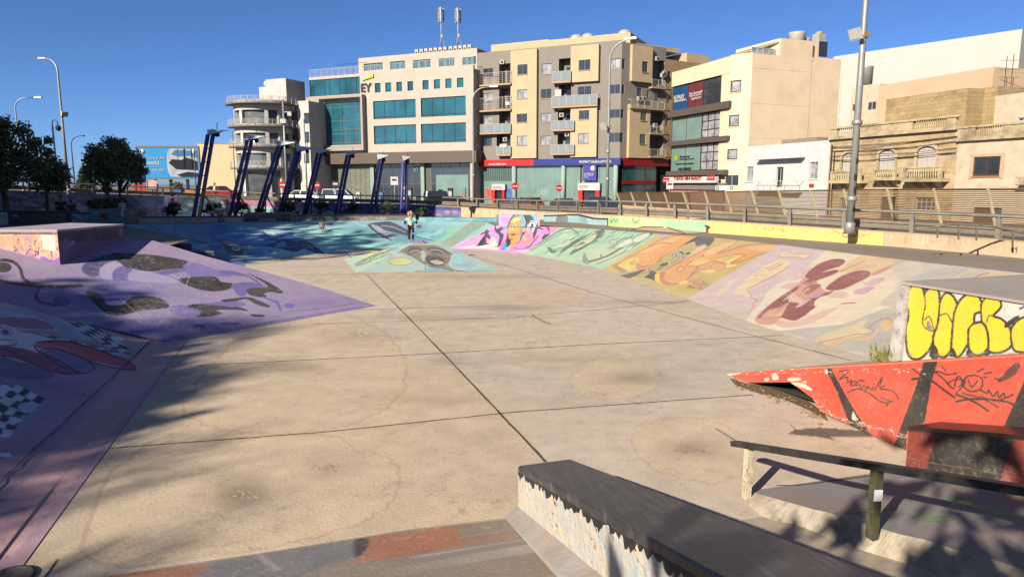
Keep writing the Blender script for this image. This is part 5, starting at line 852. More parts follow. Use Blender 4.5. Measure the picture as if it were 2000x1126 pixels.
sc_=tag(bpy.data.objects.new('slatted_screen', None ),'long brown slatted screen on leaning posts along the far side of the road','fence');C.objects.link(sc_)
tp=[D(u,v,d) for u,v,_,d in FP];bt=[D(u+10+i*.6,v,d+.1) for i,(u,_,v,d) in enumerate(FP)];bt=[np.array([b[0],b[1],1.35]) for b in bt]
m_slat=mat('brown_slat',srgb((128,104,78))*.5,rough=.6,var=.12,scale=1.5,metal=.1);m_spost=mat('cream_post',srgb((206,190,150))*.5,rough=.6,var=.12)
for i in range(len(FP)-1):
 mb=MB();ns=20
 n=np.array([-.92,-.38,0])
 for k in range(ns):
  f=(k+.5)/ns;a=bt[i]*(1-f)+tp[i]*f;b=bt[i+1]*(1-f)+tp[i+1]*f;h=np.linalg.norm(tp[i]-bt[i])/ns;mb.bar(a,b,.012,h*(.93 if i<4 else .80 if i<8 else .58))
 mb.build('slat_panel',m_slat,sc_)
for a,b in zip(bt,tp):mb=MB();mb.bar(a+(0,0,-.1)+n*.05,b+(0,0,.03)+n*.05,.07,.10);mb.build('post',m_spost,sc_)
mb=MB();mb.tube([p for p in tp],.03,6);mb.build('top_bar',m_slat,sc_)
kb2=tag(bpy.data.objects.new('parapet', None ),'low concrete parapet under the slatted screen beyond the road','wall');C.objects.link(kb2)
mb=MB()
for a,b in zip(bt[:-1],bt[1:]):q=np.array([.35,.15,0]);mb.hexa([np.array([*p[:2],-.3]) for p in (a-q,b-q,b+q,a+q)]+[np.array([*p[:2],1.4]) for p in (a-q,b-q,b+q,a+q)])
mb.build('core',m_wallc,kb2)
m_galv=mat('lamp_grey',srgb((176,176,170))*.5,rough=.45,metal=.35,var=.1,scale=3,dirt=(.2,.19,.17),dirt_amt=.3)
m_lens=mat('lamp_lens',(.35,.35,.33),rough=.25,var=.05);m_dkpole=mat('dark_pole',(.03,.033,.045),rough=.5,var=.2)
def street_lamp(label,base,h,arm,r=.085,flood= None ,double= False ,m= None ,cat='street lamp',group= None ,collars=()):
 m=m or m_galv;e=empty('street_lamp',tuple(base),label,cat,group);b=np.array(base);a=np.array(arm)
 mb=MB();pts=[b,b+(0,0,h*.5)];rs_=[r,r*.8]
 c_=h-.9
 for k in range(9):t=k/8;th=t*R(80);pts.append(b+(0,0,c_+.9*math.sin(th))+a/np.linalg.norm(a)*(.9*(1-math.cos(th))));rs_.append(r*(.6-.12*t))
 pts.append(b+(0,0,h+.05)+a);rs_.append(r*.45);mb.tube(pts,rs_,12);mb.lathe([(r*1.35,0),(r*1.35,.35),(r,.4)],b,12)
 for z in collars:mb.lathe([(r*1.1,z),(r*1.25,z+.02),(r*1.25,z+.14),(r,z+.16)],b,12)
 mb.build('pole',m,e)
 d=a/np.linalg.norm(a);q=b+(0,0,h+.05)+a;s=np.array([-d[1],d[0],0])
 mb=MB();mb.hexa([q-s*.06-d*.1-(0,0,.03),q+s*.06-d*.1-(0,0,.03),q+s*.13+d*.55-(0,0,.03),q-s*.13+d*.55-(0,0,.03),q-s*.05-d*.1+(0,0,.06),q+s*.05-d*.1+(0,0,.06),q+s*.11+d*.5+(0,0,.09),q-s*.11+d*.5+(0,0,.09)]);hd=mb.build('lamp_head',m,e)
 mb=MB();mb.box(q+d*.3-(0,0,.036),(.3,.16,.012),rz=math.atan2(d[1],d[0]));mb.build('lens',m_lens,hd)
 if flood:
  z,side=flood;p=b+(0,0,z);sd=np.array(side);mb=MB();Mx=Matrix.Rotation(math.atan2(sd[1],sd[0]),3,'Z')@Matrix.Rotation(R(25),3,'Y');mb.box(p+sd*.32,(.10,.46,.36),M=Mx);mb.bar(p,p+sd*.3,.04);fl=mb.build('floodlight',S('flood_white',(206,200,186),.55,rough=.5),e)
  mb=MB();mb.box(p+sd*.32+np.array(Mx@Vector((.056,0,0))),(.008,.38,.28),M=Mx);mb.build('lens',m_lens,fl)
  mb=MB();mb.box(p+(0,0,-.05),(.22,.22,.1));mb.box(p+(0.05,-.14,-.02),(.12,.1,.16));mb.build('bracket',S('bracket',(150,120,90),.5),e)
 return e
p=at(1664,23.6,1.35);lp=street_lamp('tall grey street lamp pole with floodlight and scrawled tags on the right',p,10.5,(1.5,1.0,0),r=.13,flood=(6.45,(-.95,-.3,0)),collars=(1.1,3.6))
rings=MB()
for z,txt in ((.7,0),(1.3,1),(1.75,2),(2.3,3)):
 for k in range(5):
  th=-1.9+rs.rand()*1.0;pts=[p+np.array([.128*math.cos(th+j*.12),.128*math.sin(th+j*.12),z+rs.rand()*.26]) for j in range(6)];rings.tube(pts,.009,5)
tag(rings.build('tags',m_dark,lp),kind='stuff')
street_lamp('slim street lamp with arm to the right in front of the beige and grey flats',at(1186,36.5,1.3),8.8,(.75,-.3,0),r=.085,flood=(4.62,(-.9,-.4,0)),collars=(1.9,3.3))
street_lamp('slim street lamp between the big office block and the flats, arm to the right',at(925,53.5,1.1),9.0,(1.35,-.2,0),r=.10,flood= None ,collars=(2.5,))
street_lamp('tall street lamp on the left, its arm pointing left over the trees',at(135,50.5,2.3),9.4,(-1.0,.3,0),r=.11,flood=(5.6,(.9,-.4,0)),collars=(5.4,))
street_lamp('far street lamp on the left with a short arm to the right',at(148,74,2.0),5.9,(1.1,-.2,0),r=.08,m=m_dkpole)
street_lamp('street lamp rising behind the big left tree, arm to the right',at(47,62,2.2),8.2,(1.7,.2,0),r=.09)
def mast(name,label,base,h,r,m,cat,top='cctv'):
 e=empty(name,tuple(base),label,cat);b=np.array(base);mb=MB();mb.tube([b,b+(0,0,h)],[r,r*.7],10);mb.lathe([(r*1.6,0),(r*1.6,.5),(r,.55)],b,10);mb.build('pole',m,e)
 if top=='cctv':
  mb=MB();mb.tube([b+(0,0,h),b+(.0,0,h+.35),b+(.2,0,h+.5),b+(.4,0,h+.35),b+(.42,0,h+.1)],.04,8);mb.build('arm',m,e);mb=MB();mb.sph(b+(.42,0,h-.1),(.19,.19,.22),12);mb.build('camera_dome',m_dark,e)
 if top=='lantern':
  mb=MB();mb.lathe([(.05,0),(.14,.1),(.16,.42),(.05,.5),(.02,.56)],b+(0,0,h),10);mb.build('lantern',m_lens,e)
 if top=='heads':
  mb=MB();mb.box(b+(.35,0,h-1.1),(.7,.06,.06));mb.box(b+(.6,-.1,h-1.3),(.35,.3,.3));mb.box(b+(0,-.15,h-1.9),(.5,.25,.4));mb.build('camera_box',S('box_white',(200,198,190),.55),e)
 return e
mast('cctv_mast','dark blue camera mast with a hooked arm beside the tall left lamp',at(115,52.5,2.2),5.0,.09,mat('navy_pole',(.02,.028,.06),rough=.4),'mast')
mast('lantern_post','small lantern post in front of the blue billboard',at(384,64,1.7),4.0,.05,m_dkpole,'street lamp','lantern')
mast('camera_pole','pale pole with camera boxes in front of the round-cornered building',at(561,64,1.3),9.2,.12,m_galv,'mast','heads')
mast('thin_pole','thin pale pole at the right edge of the round-cornered building',at(600,72,1.1),8.2,.09,m_galv,'mast','lantern')
mast('thin_pole','thin wooden pole before the blank cream gable',at(461,72,1.4),7.0,.06,mat('wood_pole',(.12,.09,.06)),'mast', None )
# ================================================================ BUILDINGS
class F:
 def __init__(s,x,y,dx,dy):m=math.hypot(dx,dy);s.o=np.array([x,y,0.]);s.d=np.array([dx/m,dy/m,0]);s.n=np.array([dy/m,-dx/m,0])
 def pt(s,u,z,n=0.): return s.o+s.d*u+s.n*n+np.array([0,0,z])
 def h(s,x,y,n=0.):p=hit(x,y,(s.n,float(s.n@s.o)+n)); return float((p-s.o)@s.d),float(p[2])
 def r(s,x0,y0,x1,y1,n=0.):
  xm,ym=(x0+x1)/2,(y0+y1)/2; return s.h(x0,ym,n)[0],s.h(x1,ym,n)[0],s.h(xm,y1,n)[1],s.h(xm,y0,n)[1]
 def box(s,mb,u0,u1,z0,z1,n0,n1,mi=0): return mb.hexa([s.pt(u0,z0,n1),s.pt(u1,z0,n1),s.pt(u1,z0,n0),s.pt(u0,z0,n0),s.pt(u0,z1,n1),s.pt(u1,z1,n1),s.pt(u1,z1,n0),s.pt(u0,z1,n0)],mi)
 def text(s,name,txt,m,par,u,z,w,h,n=.03,**k): return lettering(name,txt,m,par,s.pt(u,z,n),s.d,(0,0,1),w,h,depth=.04,**k)
def cz(ox,oy,k): return lambda x0,y0,x1,y1:(ox+x0/k,oy+y0/k,ox+x1/k,oy+y1/k)
def holed(mb,f,u0,u1,z0,z1,holes,n=0.,dep=.3,mi=0,side= True ):
 us_=sorted({u0,u1,*[h for q in holes for h in q[:2] if u0<h<u1]});zs=sorted({z0,z1,*[h for q in holes for h in q[2:4] if z0<h<z1]})
 for a,b in zip(us_[:-1],us_[1:]):
  for c_,d_ in zip(zs[:-1],zs[1:]):
   um,zm=(a+b)/2,(c_+d_)/2
   if any(q[0]<um<q[1] and q[2]<zm<q[3] for q in holes): continue
   mb.add([f.pt(a,c_,n),f.pt(b,c_,n),f.pt(b,d_,n),f.pt(a,d_,n)],[(0,1,2,3)],mi)
 def loop(a,b,c_,d_,dd):
  p=[f.pt(a,c_,n),f.pt(b,c_,n),f.pt(b,d_,n),f.pt(a,d_,n)];q=[f.pt(a,c_,n-dd),f.pt(b,c_,n-dd),f.pt(b,d_,n-dd),f.pt(a,d_,n-dd)];mb.add(p+q,[(i,(i+1)%4,4+(i+1)%4,4+i) for i in range(4)],mi)
 for q in holes:loop(max(q[0],u0),min(q[1],u1),max(q[2],z0),min(q[3],z1),q[4] if len(q)>4 else dep)
 if side:loop(u0,u1,z0,z1,dep)
 return mb
G_TEAL=glass('glass_teal',(.010,.070,.088),rough=.05,spec=.8,var=.5,scale=.22);G_DARK=glass('glass_dark',(.02,.026,.032),rough=.06,spec=.7);G_CURT=glass('glass_curtained',(.20,.20,.20),rough=.15,spec=.6,var=.6,scale=1.2);G_GRN=mat('glass_pale_green',srgb((150,184,172))*.34,rough=.12,spec=.6,var=.14,scale=.5);G_DGRN=glass('glass_dark_green',(.016,.05,.045),rough=.06)
M_AL=S('aluminium_frame',(120,122,122),.5,rough=.4,metal=.3);M_WF=S('white_frame',(220,216,206),.45);M_DF=S('dark_frame',(50,48,46),.6)
def window(f,par,rect,pane,cols=2,rows=1,fm=M_AL,n=0.,dep=.2,sill= None ,fw=.06,name='window'):
 u0,u1,z0,z1=rect[:4];mb=MB();f.box(mb,u0,u0+fw,z0,z1,n-dep,n-dep+.07);f.box(mb,u1-fw,u1,z0,z1,n-dep,n-dep+.07);f.box(mb,u0+fw,u1-fw,z0,z0+fw,n-dep,n-dep+.068);f.box(mb,u0+fw,u1-fw,z1-fw,z1,n-dep,n-dep+.068)
 cs=cols if hasattr(cols,'__len__') else [i/cols for i in range(1,cols)];rw_=rows if hasattr(rows,'__len__') else [i/rows for i in range(1,rows)]
 for c_ in cs:u=u0+(u1-u0)*c_;f.box(mb,u-fw*.45,u+fw*.45,z0+fw,z1-fw,n-dep,n-dep+.062)
 for c_ in rw_:z=z0+(z1-z0)*c_;f.box(mb,u0+fw,u1-fw,z-fw*.45,z+fw*.45,n-dep,n-dep+.058)
 o=mb.build(name,fm,par);mb=MB();mb.add([f.pt(u0,z0,n-dep+.02),f.pt(u1,z0,n-dep+.02),f.pt(u1,z1,n-dep+.02),f.pt(u0,z1,n-dep+.02)],[(0,1,2,3)]);mb.build('pane',pane,o)
 if sill is not None :mb=MB();f.box(mb,u0-.08,u1+.08,z0-.1,z0-.002,n-.03,n+.09);mb.build('sill',sill,o)
 return o
def thing(name,label,cat,loc,group= None ): return empty(name,tuple(loc),label,cat,group)
def railing(f,par,u0,u1,z0,h,n,m,bars=12,name='railing',glassp= None ,ret= None ):
 mb=MB();f.box(mb,u0,u1,z0+h-.05,z0+h,n-.03,n+.03);k=max(2,int((u1-u0)/1.2))
 for i in range(k+1):u=u0+(u1-u0)*i/k;f.box(mb,u-.025,u+.025,z0,z0+h-.052,n-.02,n+.02)
 if glassp is None :
  for i in range(bars):z=z0+h*(i+1)/(bars+1);f.box(mb,u0,u1,z-.012,z+.012,n-.028,n-.022)
 if ret:
  for u in (u0,u1):f.box(mb,u-.02,u+.02,z0+h-.05,z0+h,n-ret,n-.032)
 o=mb.build(name,m,par)
 if glassp is not None :mb=MB();f.box(mb,u0+.03,u1-.03,z0+.03,z0+h-.08,n-.015,n+.015);mb.build('glass_panel',glassp,o)
 return o
def acs(f,par,u,z,n,m,w=.9,h=.75,name='air_conditioner'):
 mb=MB();f.box(mb,u,u+w,z,z+h,n-.4,n);o=mb.build(name,m,par);mb=MB();c_=f.pt(u+w/2,z+h/2,n+.01);mb.tube([c_,c_+f.n*.02],min(w,h)*.33,14);mb.build('fan_grille',M_DF,o); return o
M_AC=S('ac_white',(206,200,186),.42,rough=.5)
M_EYW=mat('office_render',srgb((232,218,200))*.37,rough=.8,var=.05,scale=.4,bump=.1);M_BRN=mat('brown_fascia',srgb((122,104,90))*.36,rough=.5,var=.1);M_BLK=mat('sign_black',(.018,.018,.02),rough=.4);M_WH=mat('sign_white',srgb((240,236,228))*.42,rough=.5)
p=at(927,112,0);f=F(p[0],p[1],.9135,-.4067);k=cz(440,80,3.218)
ey=thing('office_building','large cream office block with teal glass bands and a yellow beam sign','building',f.pt(-16,0))
u0,u1=f.h(607,240)[0],f.h(925,200)[0];zf1=f.h(770,297)[1];zf0=f.h(770,319)[1];zt_r=f.h(770,138.5)[1]
sm=[f.r(*k(*q)) for q in [(940,265,976,325),(1006,262,1043,320),(1075,258,1111,317),(1145,254,1181,313),(1240,247,1278,306),(1311,242,1350,301),(1383,237,1422,297),(1456,232,1497,292)]]
b2=[f.r(*k(*q)) for q in [(930,372,1197,487),(1229,352,1512,473),(934,529,1200,646),(1230,517,1513,638)]];lb4=f.r(608,153,703,186);lb4=(u0+.02,*lb4[1:]);fr=f.r(*k(627,383,852,655))
holes=sm+b2+[lb4,fr]
mb=holed(MB(),f,u0,u1,zf1,zt_r,holes,dep=.5);f.box(mb,u0+.01,u1-.01,zf1+.01,zt_r-.6,-16,-.5);f.box(mb,u0+.05,u1-.05,zt_r-.59,zt_r-.5,-16,-.4);mb.build('wall',M_EYW,ey)
mb=MB();f.box(mb,u0+1.2,u1+.5,zf0,zf1-.01,-6,.25);mb.build('fascia',M_BRN,ey)
for q in sm:window(f,ey,q,G_TEAL,1,1,M_AL,dep=.25)
for q in b2:window(f,ey,q,G_TEAL,4,[.12],M_DF,dep=.25,fw=.08)
window(f,ey,lb4,G_TEAL,[.08,.3,.4,.6,.72,.92],1,M_DF,dep=.2,fw=.09)
window(f,ey,fr,G_TEAL,[.16,.42,.57,.85],[.06,.27,.37,.57,.88],M_AL,dep=.3,fw=.1)
mb=MB()
for za,zb in ((lb4[2],lb4[3]),(f.h(615,283)[1]+0,f.h(615,252)[1]),(f.h(615,238)[1],f.h(615,206)[1])):mb.add([f.pt(u0-.02,za,-.3),f.pt(u0-.02,zb,-.3),f.pt(u0-.02,zb,-9),f.pt(u0-.02,za,-9)],[(0,1,2,3)])
mb.build('side_glazing',G_TEAL,ey)
oR=f.r(*k(537,349,886,692));mb=MB();N_=1.0;iR=(fr[0]-.1,fr[1]+.1,fr[2]-.1,fr[3]+.1)
c8= lambda R_,n:[f.pt(R_[0],R_[2],n),f.pt(R_[1],R_[2],n),f.pt(R_[1],R_[3],n),f.pt(R_[0],R_[3],n)]
mid=(fr[0]-.35,oR[1]-.4,oR[2]+.4,oR[3]-.4)
for A_,B_2 in ((c8(oR,0.01),c8(oR,N_)),(c8(oR,N_),c8(mid,N_)),(c8(mid,N_),c8(iR,.01))):mb.add(A_+B_2,[(i,(i+1)%4,4+(i+1)%4,4+i) for i in range(4)])
mb.build('box_frame',mat('frame_stone',srgb((206,192,174))*.37,var=.06),ey)
gz0=-.2;q0_,q1_=f.h(628,360)[0],f.h(919,360)[0];n_=-1.2
segs=[(628,640,G_DGRN,1),(646,724,mat('blinds',srgb((150,152,128))*.3,rough=.4,spec=.5,var=.3,scale=2.5),8),(734,823,G_DARK,6),(832,842,mat('curtain',srgb((130,130,110))*.3,var=.3,scale=4),2),(842,918,G_DARK,4)]
for xa,xb,m,n2 in segs:
 a,b=f.h(xa,360,n_)[0],f.h(xb,360,n_)[0];window(f,ey,(a,b,gz0,zf0-.02),m,n2,[.5] if m is G_DARK else 1,M_AL,n=n_,dep=.1,fw=.07,name='shop_window')
mb=MB();
for x in (643,729,827):a=f.h(x-3.4,360,n_)[0];b=f.h(x+3.4,360,n_)[0];f.box(mb,a,b,gz0,zf0-.02,n_-.6,n_+.3)
for i,(va,fa) in enumerate([(0,0)]): pass
col_m=mat('column_green',srgb((184,206,186))*.34,var=.08)
for x in (643,729,827):mb=MB();f.box(mb,f.h(x-3.4,360,n_)[0],f.h(x+3.4,360,n_)[0],gz0,zf0-.02,n_-.6,n_+.3);mb.build('column',col_m,ey)
mb=MB();f.box(mb,q0_,q1_,gz0,zf0,-14,n_-.7);mb.build('ground_storey',mat('inner_dark',(.02,.022,.022)),ey)
a,b=f.h(852,370,n_)[0],f.h(915,370,n_)[0];mb=MB();f.box(mb,a,b,gz0,f.h(880,341)[1],n_-.06,n_+.01);mb.build('pale_panel',G_GRN,ey)
mb=MB();f.box(mb,f.h(918.5,360)[0],f.h(926,360)[0],gz0,zf0,-3,.0);mb.build('pier',M_EYW,ey)
a,b,z0_,z1_=f.r(*k(855,267,923,322));f.text('letter_sign','EY',M_BLK,ey,a,z0_,b-a,z1_-z0_,n=.12,bold=.03)
mb=MB();mb.prism([f.pt(*f.h(440+x/3.218,80+y/3.218),.1) for x,y in ((862,251),(935,228),(933,209))],f.n*.15);mb.build('yellow_beam',S('sign_yellow',(248,220,30),.5),ey)
a,b,z0_,z1_=f.r(809,325,819,335,n_);f.text('letter_sign','EY',S('sign_grey',(170,176,170),.35),ey,a,z0_,b-a,z1_-z0_,n=n_+.02,bold=.02)
railing(f,ey,u0+.1,u1-.1,zt_r,1.25,-.15,M_WF,bars=6)
pu0,pu1,pz0,pz1=f.r(700,104,932,140,-4);ph=[f.r(*k(*q),-4) for q in [(870,140,990,185),(1035,128,1130,178),(1180,118,1290,170),(1340,108,1440,160),(1490,100,1575,150)]]
mb=holed(MB(),f,pu0,pu1,zt_r-.5,pz1,ph,n=-4,dep=.4);f.box(mb,pu0+.01,pu1-.01,zt_r-.5,pz1-.02,-14,-4.4);mb.build('penthouse',M_EYW,ey)
for q in ph:window(f,ey,q,G_TEAL,3,1,M_WF,n=-4,dep=.25)
for i in range(12):a=f.h(810+i*9.2+(2 if i>6 else 0),100,-7)[0];acs(f,ey,a,pz1+.02,-7,M_AC,w=.66,h=1.25,name='roof_condenser')
for x,ya,yb in ((710,113,100),(755,112,97)): pass
def radio_mast(label,u,f_,h,zb,n):
 e=thing('radio_mast',label,'antenna mast',f_.pt(u,zb,n));mb=MB();b=f_.pt(u,zb,n);mb.tube([b,b+(0,0,h)],.09,8);mb.tube([b+f_.d*1.1,b+(0,0,h*.5)],.04,6);mb.tube([b-f_.d*.9-f_.n*.6,b+(0,0,h*.5)],.04,6);mb.build('pole',m_galv,e)
 for i in range(3):
  a=i*2.1+.4;c_=b+np.array([math.cos(a)*.45,math.sin(a)*.45,h-1.3]);mb=MB();mb.box(c_,(.3,.16,2.3),rz=a+1.57);mb.build('antenna_panel',M_AC,e)
 for z in (h-2.0,h-.6):
  mb=MB();mb.lathe([(.48,0),(.52,.03),(.48,.06)],b+(0,0,z),12);mb.build('ring_bracket',m_galv,e)
 mb=MB();mb.box(b+(.1,-.2,h*.42),(.35,.25,.6));mb.build('junction_box',M_AC,e)
for x,yt,lab in ((861,14,'left of two rooftop antenna masts on the office block, the thicker one'),(894,15,'right slimmer rooftop antenna mast on the office block')):u_,zt__=f.h(x,yt,-9);radio_mast(lab,u_,f,zt__-pz1,pz1,-9)
mb=MB();a=f.h(715,108,-5)[0]
ae=thing('tv_aerial','thin horizontal television aerial on the left end of the office roof','aerial',f.pt(f.h(690,140,-1)[0],zt_r,-1));b_=f.pt(f.h(690,140,-1)[0],zt_r,-1);mb.tube([b_,b_+(0,0,1.9)],.03,6)
for i in range(7):mb.bar(b_+f.d*(-3+i*.9)+(0,0,1.9)-f.n*.4,b_+f.d*(-3+i*.9)+(0,0,1.9)+f.n*.4,.025)
mb.bar(b_-f.d*3.2+(0,0,1.9),b_+f.d*3+(0,0,1.9),.04);mb.build('aerial',M_DF,ae)
for x,yt,w,nm,lab,col in [(700,375,9,'sign_pillar','white pillar sign on the pavement left of the office entrance',(226,220,206)),(801,366,9,'info_panel','dark red and white info panel by the office entrance',(110,50,56)),(790,364,8,'info_panel','white info panel with a photo by the office entrance',(206,206,200)),(810,383,7,'bin_box','small cream kiosk box by the office entrance',(206,190,160)),(745,376,9,'poster_stand','blue poster stand in front of the office blinds',(70,150,180)),(906,366,9,'poster_stand','bright blue poster stand by the right office window',(90,180,206)),(880,367,11,'dark_board','slanted dark board before the right office window',(40,50,54)),(860,370,9,'dark_board','left dark board before the right office window',(36,44,48))]:
 q=at(x,104,0);zt__=D(x,yt,q[1])[2];e=thing(nm,lab,'sign',q);mb=MB();mb.cbox((q[0],q[1],zt__/2),(w*104/1360,.3,zt__),.04,rz=-.42);mb.build('body',S('c_%d_%d_%d'%col,col,.4,var=.2),e);mb=MB();mb.box((q[0]-.06,q[1]-.17,zt__*.62),(w*104/1360*.7,.01,zt__*.4),rz=-.42);mb.build('print',S('d_%d_%d_%d'%col,tuple(255-int(v*.6) for v in col),.3,var=.5,scale=3),e)
M_GR=mat('flats_grey',srgb((176,166,154))*.36,rough=.85,var=.07,scale=.6,bump=.15,dirt=srgb((120,110,100))*.36,dirt_amt=.2);M_YE=mat('flats_yellow',srgb((243,214,170))*.38,rough=.85,var=.05,scale=.5,bump=.1,dirt=srgb((190,150,100))*.36,dirt_amt=.15);M_SLB=mat('slab_cream',srgb((220,190,150))*.36,var=.1);G_BAL=mat('balcony_glass',srgb((176,186,186))*.34,rough=.15,spec=.6,var=.1);M_RED=mat('fascia_red',srgb((226,30,36))*.38,rough=.4,var=.05);M_BLU=mat('fascia_blue',srgb((40,56,150))*.4,rough=.4,var=.05);M_BRW=mat('flats_brown',srgb((196,166,120))*.4,rough=.85,var=.08);M_REC=mat('recess_shadow_wall',srgb((140,130,122))*.3,var=.1)
p=at(1208.5,104,0);f=F(p[0],p[1],.899,-.438);k=cz(900,40,2.963);n_b=.55
fl2=thing('apartment_block','five-storey apartment block in grey and yellow bays above a red and blue shop band','building',f.pt(-12,0))
uA,uB=f.h(933,200)[0],0.;zb=f.h(1050,311)[1];zt5=f.h(1050,93)[1]
wL=[f.r(*k(*q)) for q in [(130,278,187,330),(128,420,183,468),(128,555,182,602),(128,678,180,728),(468,250,526,310),(463,397,524,452),(463,537,522,588),(462,668,522,720),(677,382,755,440),(862,222,922,278),(861,372,922,425),(858,515,922,565),(854,650,922,705)]]
rc=[(*f.r(*k(*q)),1.5) for q in [(222,250,288,362),(222,392,288,508),(222,520,288,640),(207,655,288,768),(567,220,635,348),(567,370,638,484),(562,510,633,622),(560,655,632,760)]]
mb=holed(MB(),f,uA,uB,zb,zt5,wL+rc,dep=.4);f.box(mb,uA+.01,uB-.01,zb,zt5-.05,-14,-1.5);f.box(mb,uA+.02,uB-.02,zt5-.04,zt5-.02,-1.6,-.1);mb.build('wall',M_GR,fl2)
for i,q in enumerate(wL):window(f,fl2,q,G_CURT if i in (1,2,4,6,7,9) else G_DARK,2,1,M_AL,dep=.15,sill=M_SLB if i<8 else None )
for q in rc:
 du=q[1]-q[0];mb=MB();f.box(mb,q[0]+du*.35,q[0]+du*.8,q[2]+.1,q[2]+2.2,-1.5,-1.44);mb.build('balcony_door',G_DARK,fl2)
bays=[((288,170,438,797),[(328,255,386,313),(327,400,385,452),(323,540,384,590),(324,668,383,722)]),((636,143,797,354),[(682,228,750,288)]),((634,488,786,790),[(683,520,743,573),(680,652,740,710)])]
for R_,ws in bays:
 b4=f.r(*k(*R_),n_b);hs=[f.r(*k(*q),n_b) for q in ws];mb=holed(MB(),f,*b4,hs,n=n_b,dep=n_b-.01);mb.build('bay_wall',M_YE,fl2)
 for i,q in enumerate(hs):window(f,fl2,q,G_CURT if i%2 else G_DARK,2,1,M_AL,n=n_b,dep=.15,sill=M_SLB)
for q,gl in [((100,300,288,366),0),((100,445,288,515),0),((100,597,288,646),1),((205,726,288,772),1),((527,292,636,350),1),((525,432,790,490),1),((522,578,655,628),1),((520,716,655,766),1)]:
 b4=f.r(*k(*q),.9);mb=MB();f.box(mb,b4[0],b4[1],b4[2]-.3,b4[2]-.02,.01,.95);sl=mb.build('balcony',M_SLB,fl2)
 railing(f,sl,b4[0]+.02,b4[1]-.02,b4[2]-.02,b4[3]-b4[2],.88,M_WF,bars=5,glassp=G_BAL if gl else None ,ret=.86)
for x,y,w,h in ((545,400,36,40),(258,470,24,20),(225,715,40,20)):
 b4=f.r(*k(x,y,x+w,y+h),.97);mb=MB();f.box(mb,b4[0],b4[1],b4[2],b4[3],.96,.98);mb.build('laundry',S('linen',(232,226,220),.4),fl2)
for x,y in ((570,520),(574,560),(248,700),(232,255),(606,672)):u_,z_=f.h(900+x/2.963,40+y/2.963);acs(f,fl2,u_,z_,.3,M_AC,.7,.6)
f3=F(p[0],p[1],.848,.53);k3=k
se=f3 .h(1345,130)[0];s1=f3 .h(1300,140)[0]
sw=[f3 .r(*k(*q)) for q in [(930,222,951,282),(930,372,948,425),(924,515,944,565),(920,650,940,705),(1020,390,1046,445),(1075,405,1090,452),(1120,418,1146,470)]]
sr=[(*f3 .r(*k(*q)),1.3) for q in [(1112,230,1180,372),(1102,530,1172,640),(1098,670,1170,780)]]
mb=holed(MB(),f3,0.01,s1,zb,zt5-.3,sw+sr,dep=.4);f3 .box(mb,.6,s1-.01,zb,zt5-.4,-9,-1.3);mb.build('side_wall',M_GR,fl2)
for q in sw:window(f3,fl2,q,G_DARK,1,1,M_AL,dep=.15)
eh=[f3 .r(*k(*q)) for q in [(1195,295,1215,335),(1190,430,1210,480),(1182,565,1200,612)]]
mb=holed(MB(),f3,s1,se+6,zb,f3 .h(1320,118)[1],eh,dep=.35);f3 .box(mb,s1+.01,se+5.9,zb,f3 .h(1320,118)[1]-.1,-9,-.35);mb.build('end_wall',M_BRW,fl2)
for q in eh:window(f3,fl2,q,G_DARK,1,1,M_AL,dep=.15)
for R_,ws in [((992,146,1110,356),[(1050,238,1083,300)]),((975,488,1094,795),[(1040,528,1075,580),(1035,658,1070,715)])]:
 b4=f3 .r(*k(*R_),.5);hs=[f3 .r(*k(*q),.5) for q in ws];mb=holed(MB(),f3,*b4,hs,n=.5,dep=.49);mb.build('bay_wall',M_YE,fl2)
 for q in hs:window(f3,fl2,q,G_DARK,2,1,M_AL,n=.5,dep=.15,sill=M_SLB)
for q in ((1108,320,1184,385),(985,440,1180,505),(1098,600,1172,650),(1096,735,1186,785)):
 b4=f3 .r(*k(*q),.8);mb=MB();f3 .box(mb,b4[0],b4[1],b4[2]-.25,b4[2],.01,.85);sl=mb.build('balcony',M_SLB,fl2);railing(f3,sl,b4[0]+.02,b4[1]-.02,b4[2]+.0,1.05,.78,M_WF,bars=6,ret=.7)
for x,y in ((1118,235),(1160,320),(1150,330),(1015,465),(1040,465),(1105,620)):u_,z_=f3 .h(900+x/2.963,40+y/2.963);acs(f3,fl2,u_,z_,.5,M_AC,.7,.6)
t0=f.h(959,90,-3)[0];tz=f.h(1130,73,-3)[1];tz0=f.h(1010,83,-3)[1];tm=f.h(1072,80,-3)[0]
hs=[f.r(*k(*q),-3) for q in [(212,180,265,196),(440,160,482,175),(574,145,634,160)]]
mb=holed(MB(),f,t0,tm,zt5-.1,tz0,hs[:1],n=-3,dep=.3);holed(mb,f,tm,.3,zt5-.1,tz,hs[1:],n=-3,dep=.3);f.box(mb,t0+.01,tm,zt5-.1,tz0-.02,-12,-3.3);f.box(mb,tm,.29,zt5-.1,tz-.02,-12,-3.3);mb.build('setback_storey',M_YE,fl2)
mb=MB();f3 .box(mb,3.0,13.5,zt5-.3,tz-1.2,-9,-2.0);f3 .box(mb,14,19,f3 .h(1320,118)[1]-.2,f3 .h(1320,118)[1]+1.6,-8,-1);mb.build('setback_side',M_YE,fl2)
for q in hs:window(f,fl2,q,G_DARK,2,1,M_AL,n=-3,dep=.15)
for x,y in ((670,95),(737,90),(948,112)):u_,z_=f.h(900+x/2.963,40+y/2.963,-6);mb=MB();mb.lathe([(.9,0),(1.0,.1),(1.0,.8),(.6,1.1),(.2,1.2)],f.pt(u_,tz-.1,-6),14);mb.build('water_tank',M_AC,fl2)
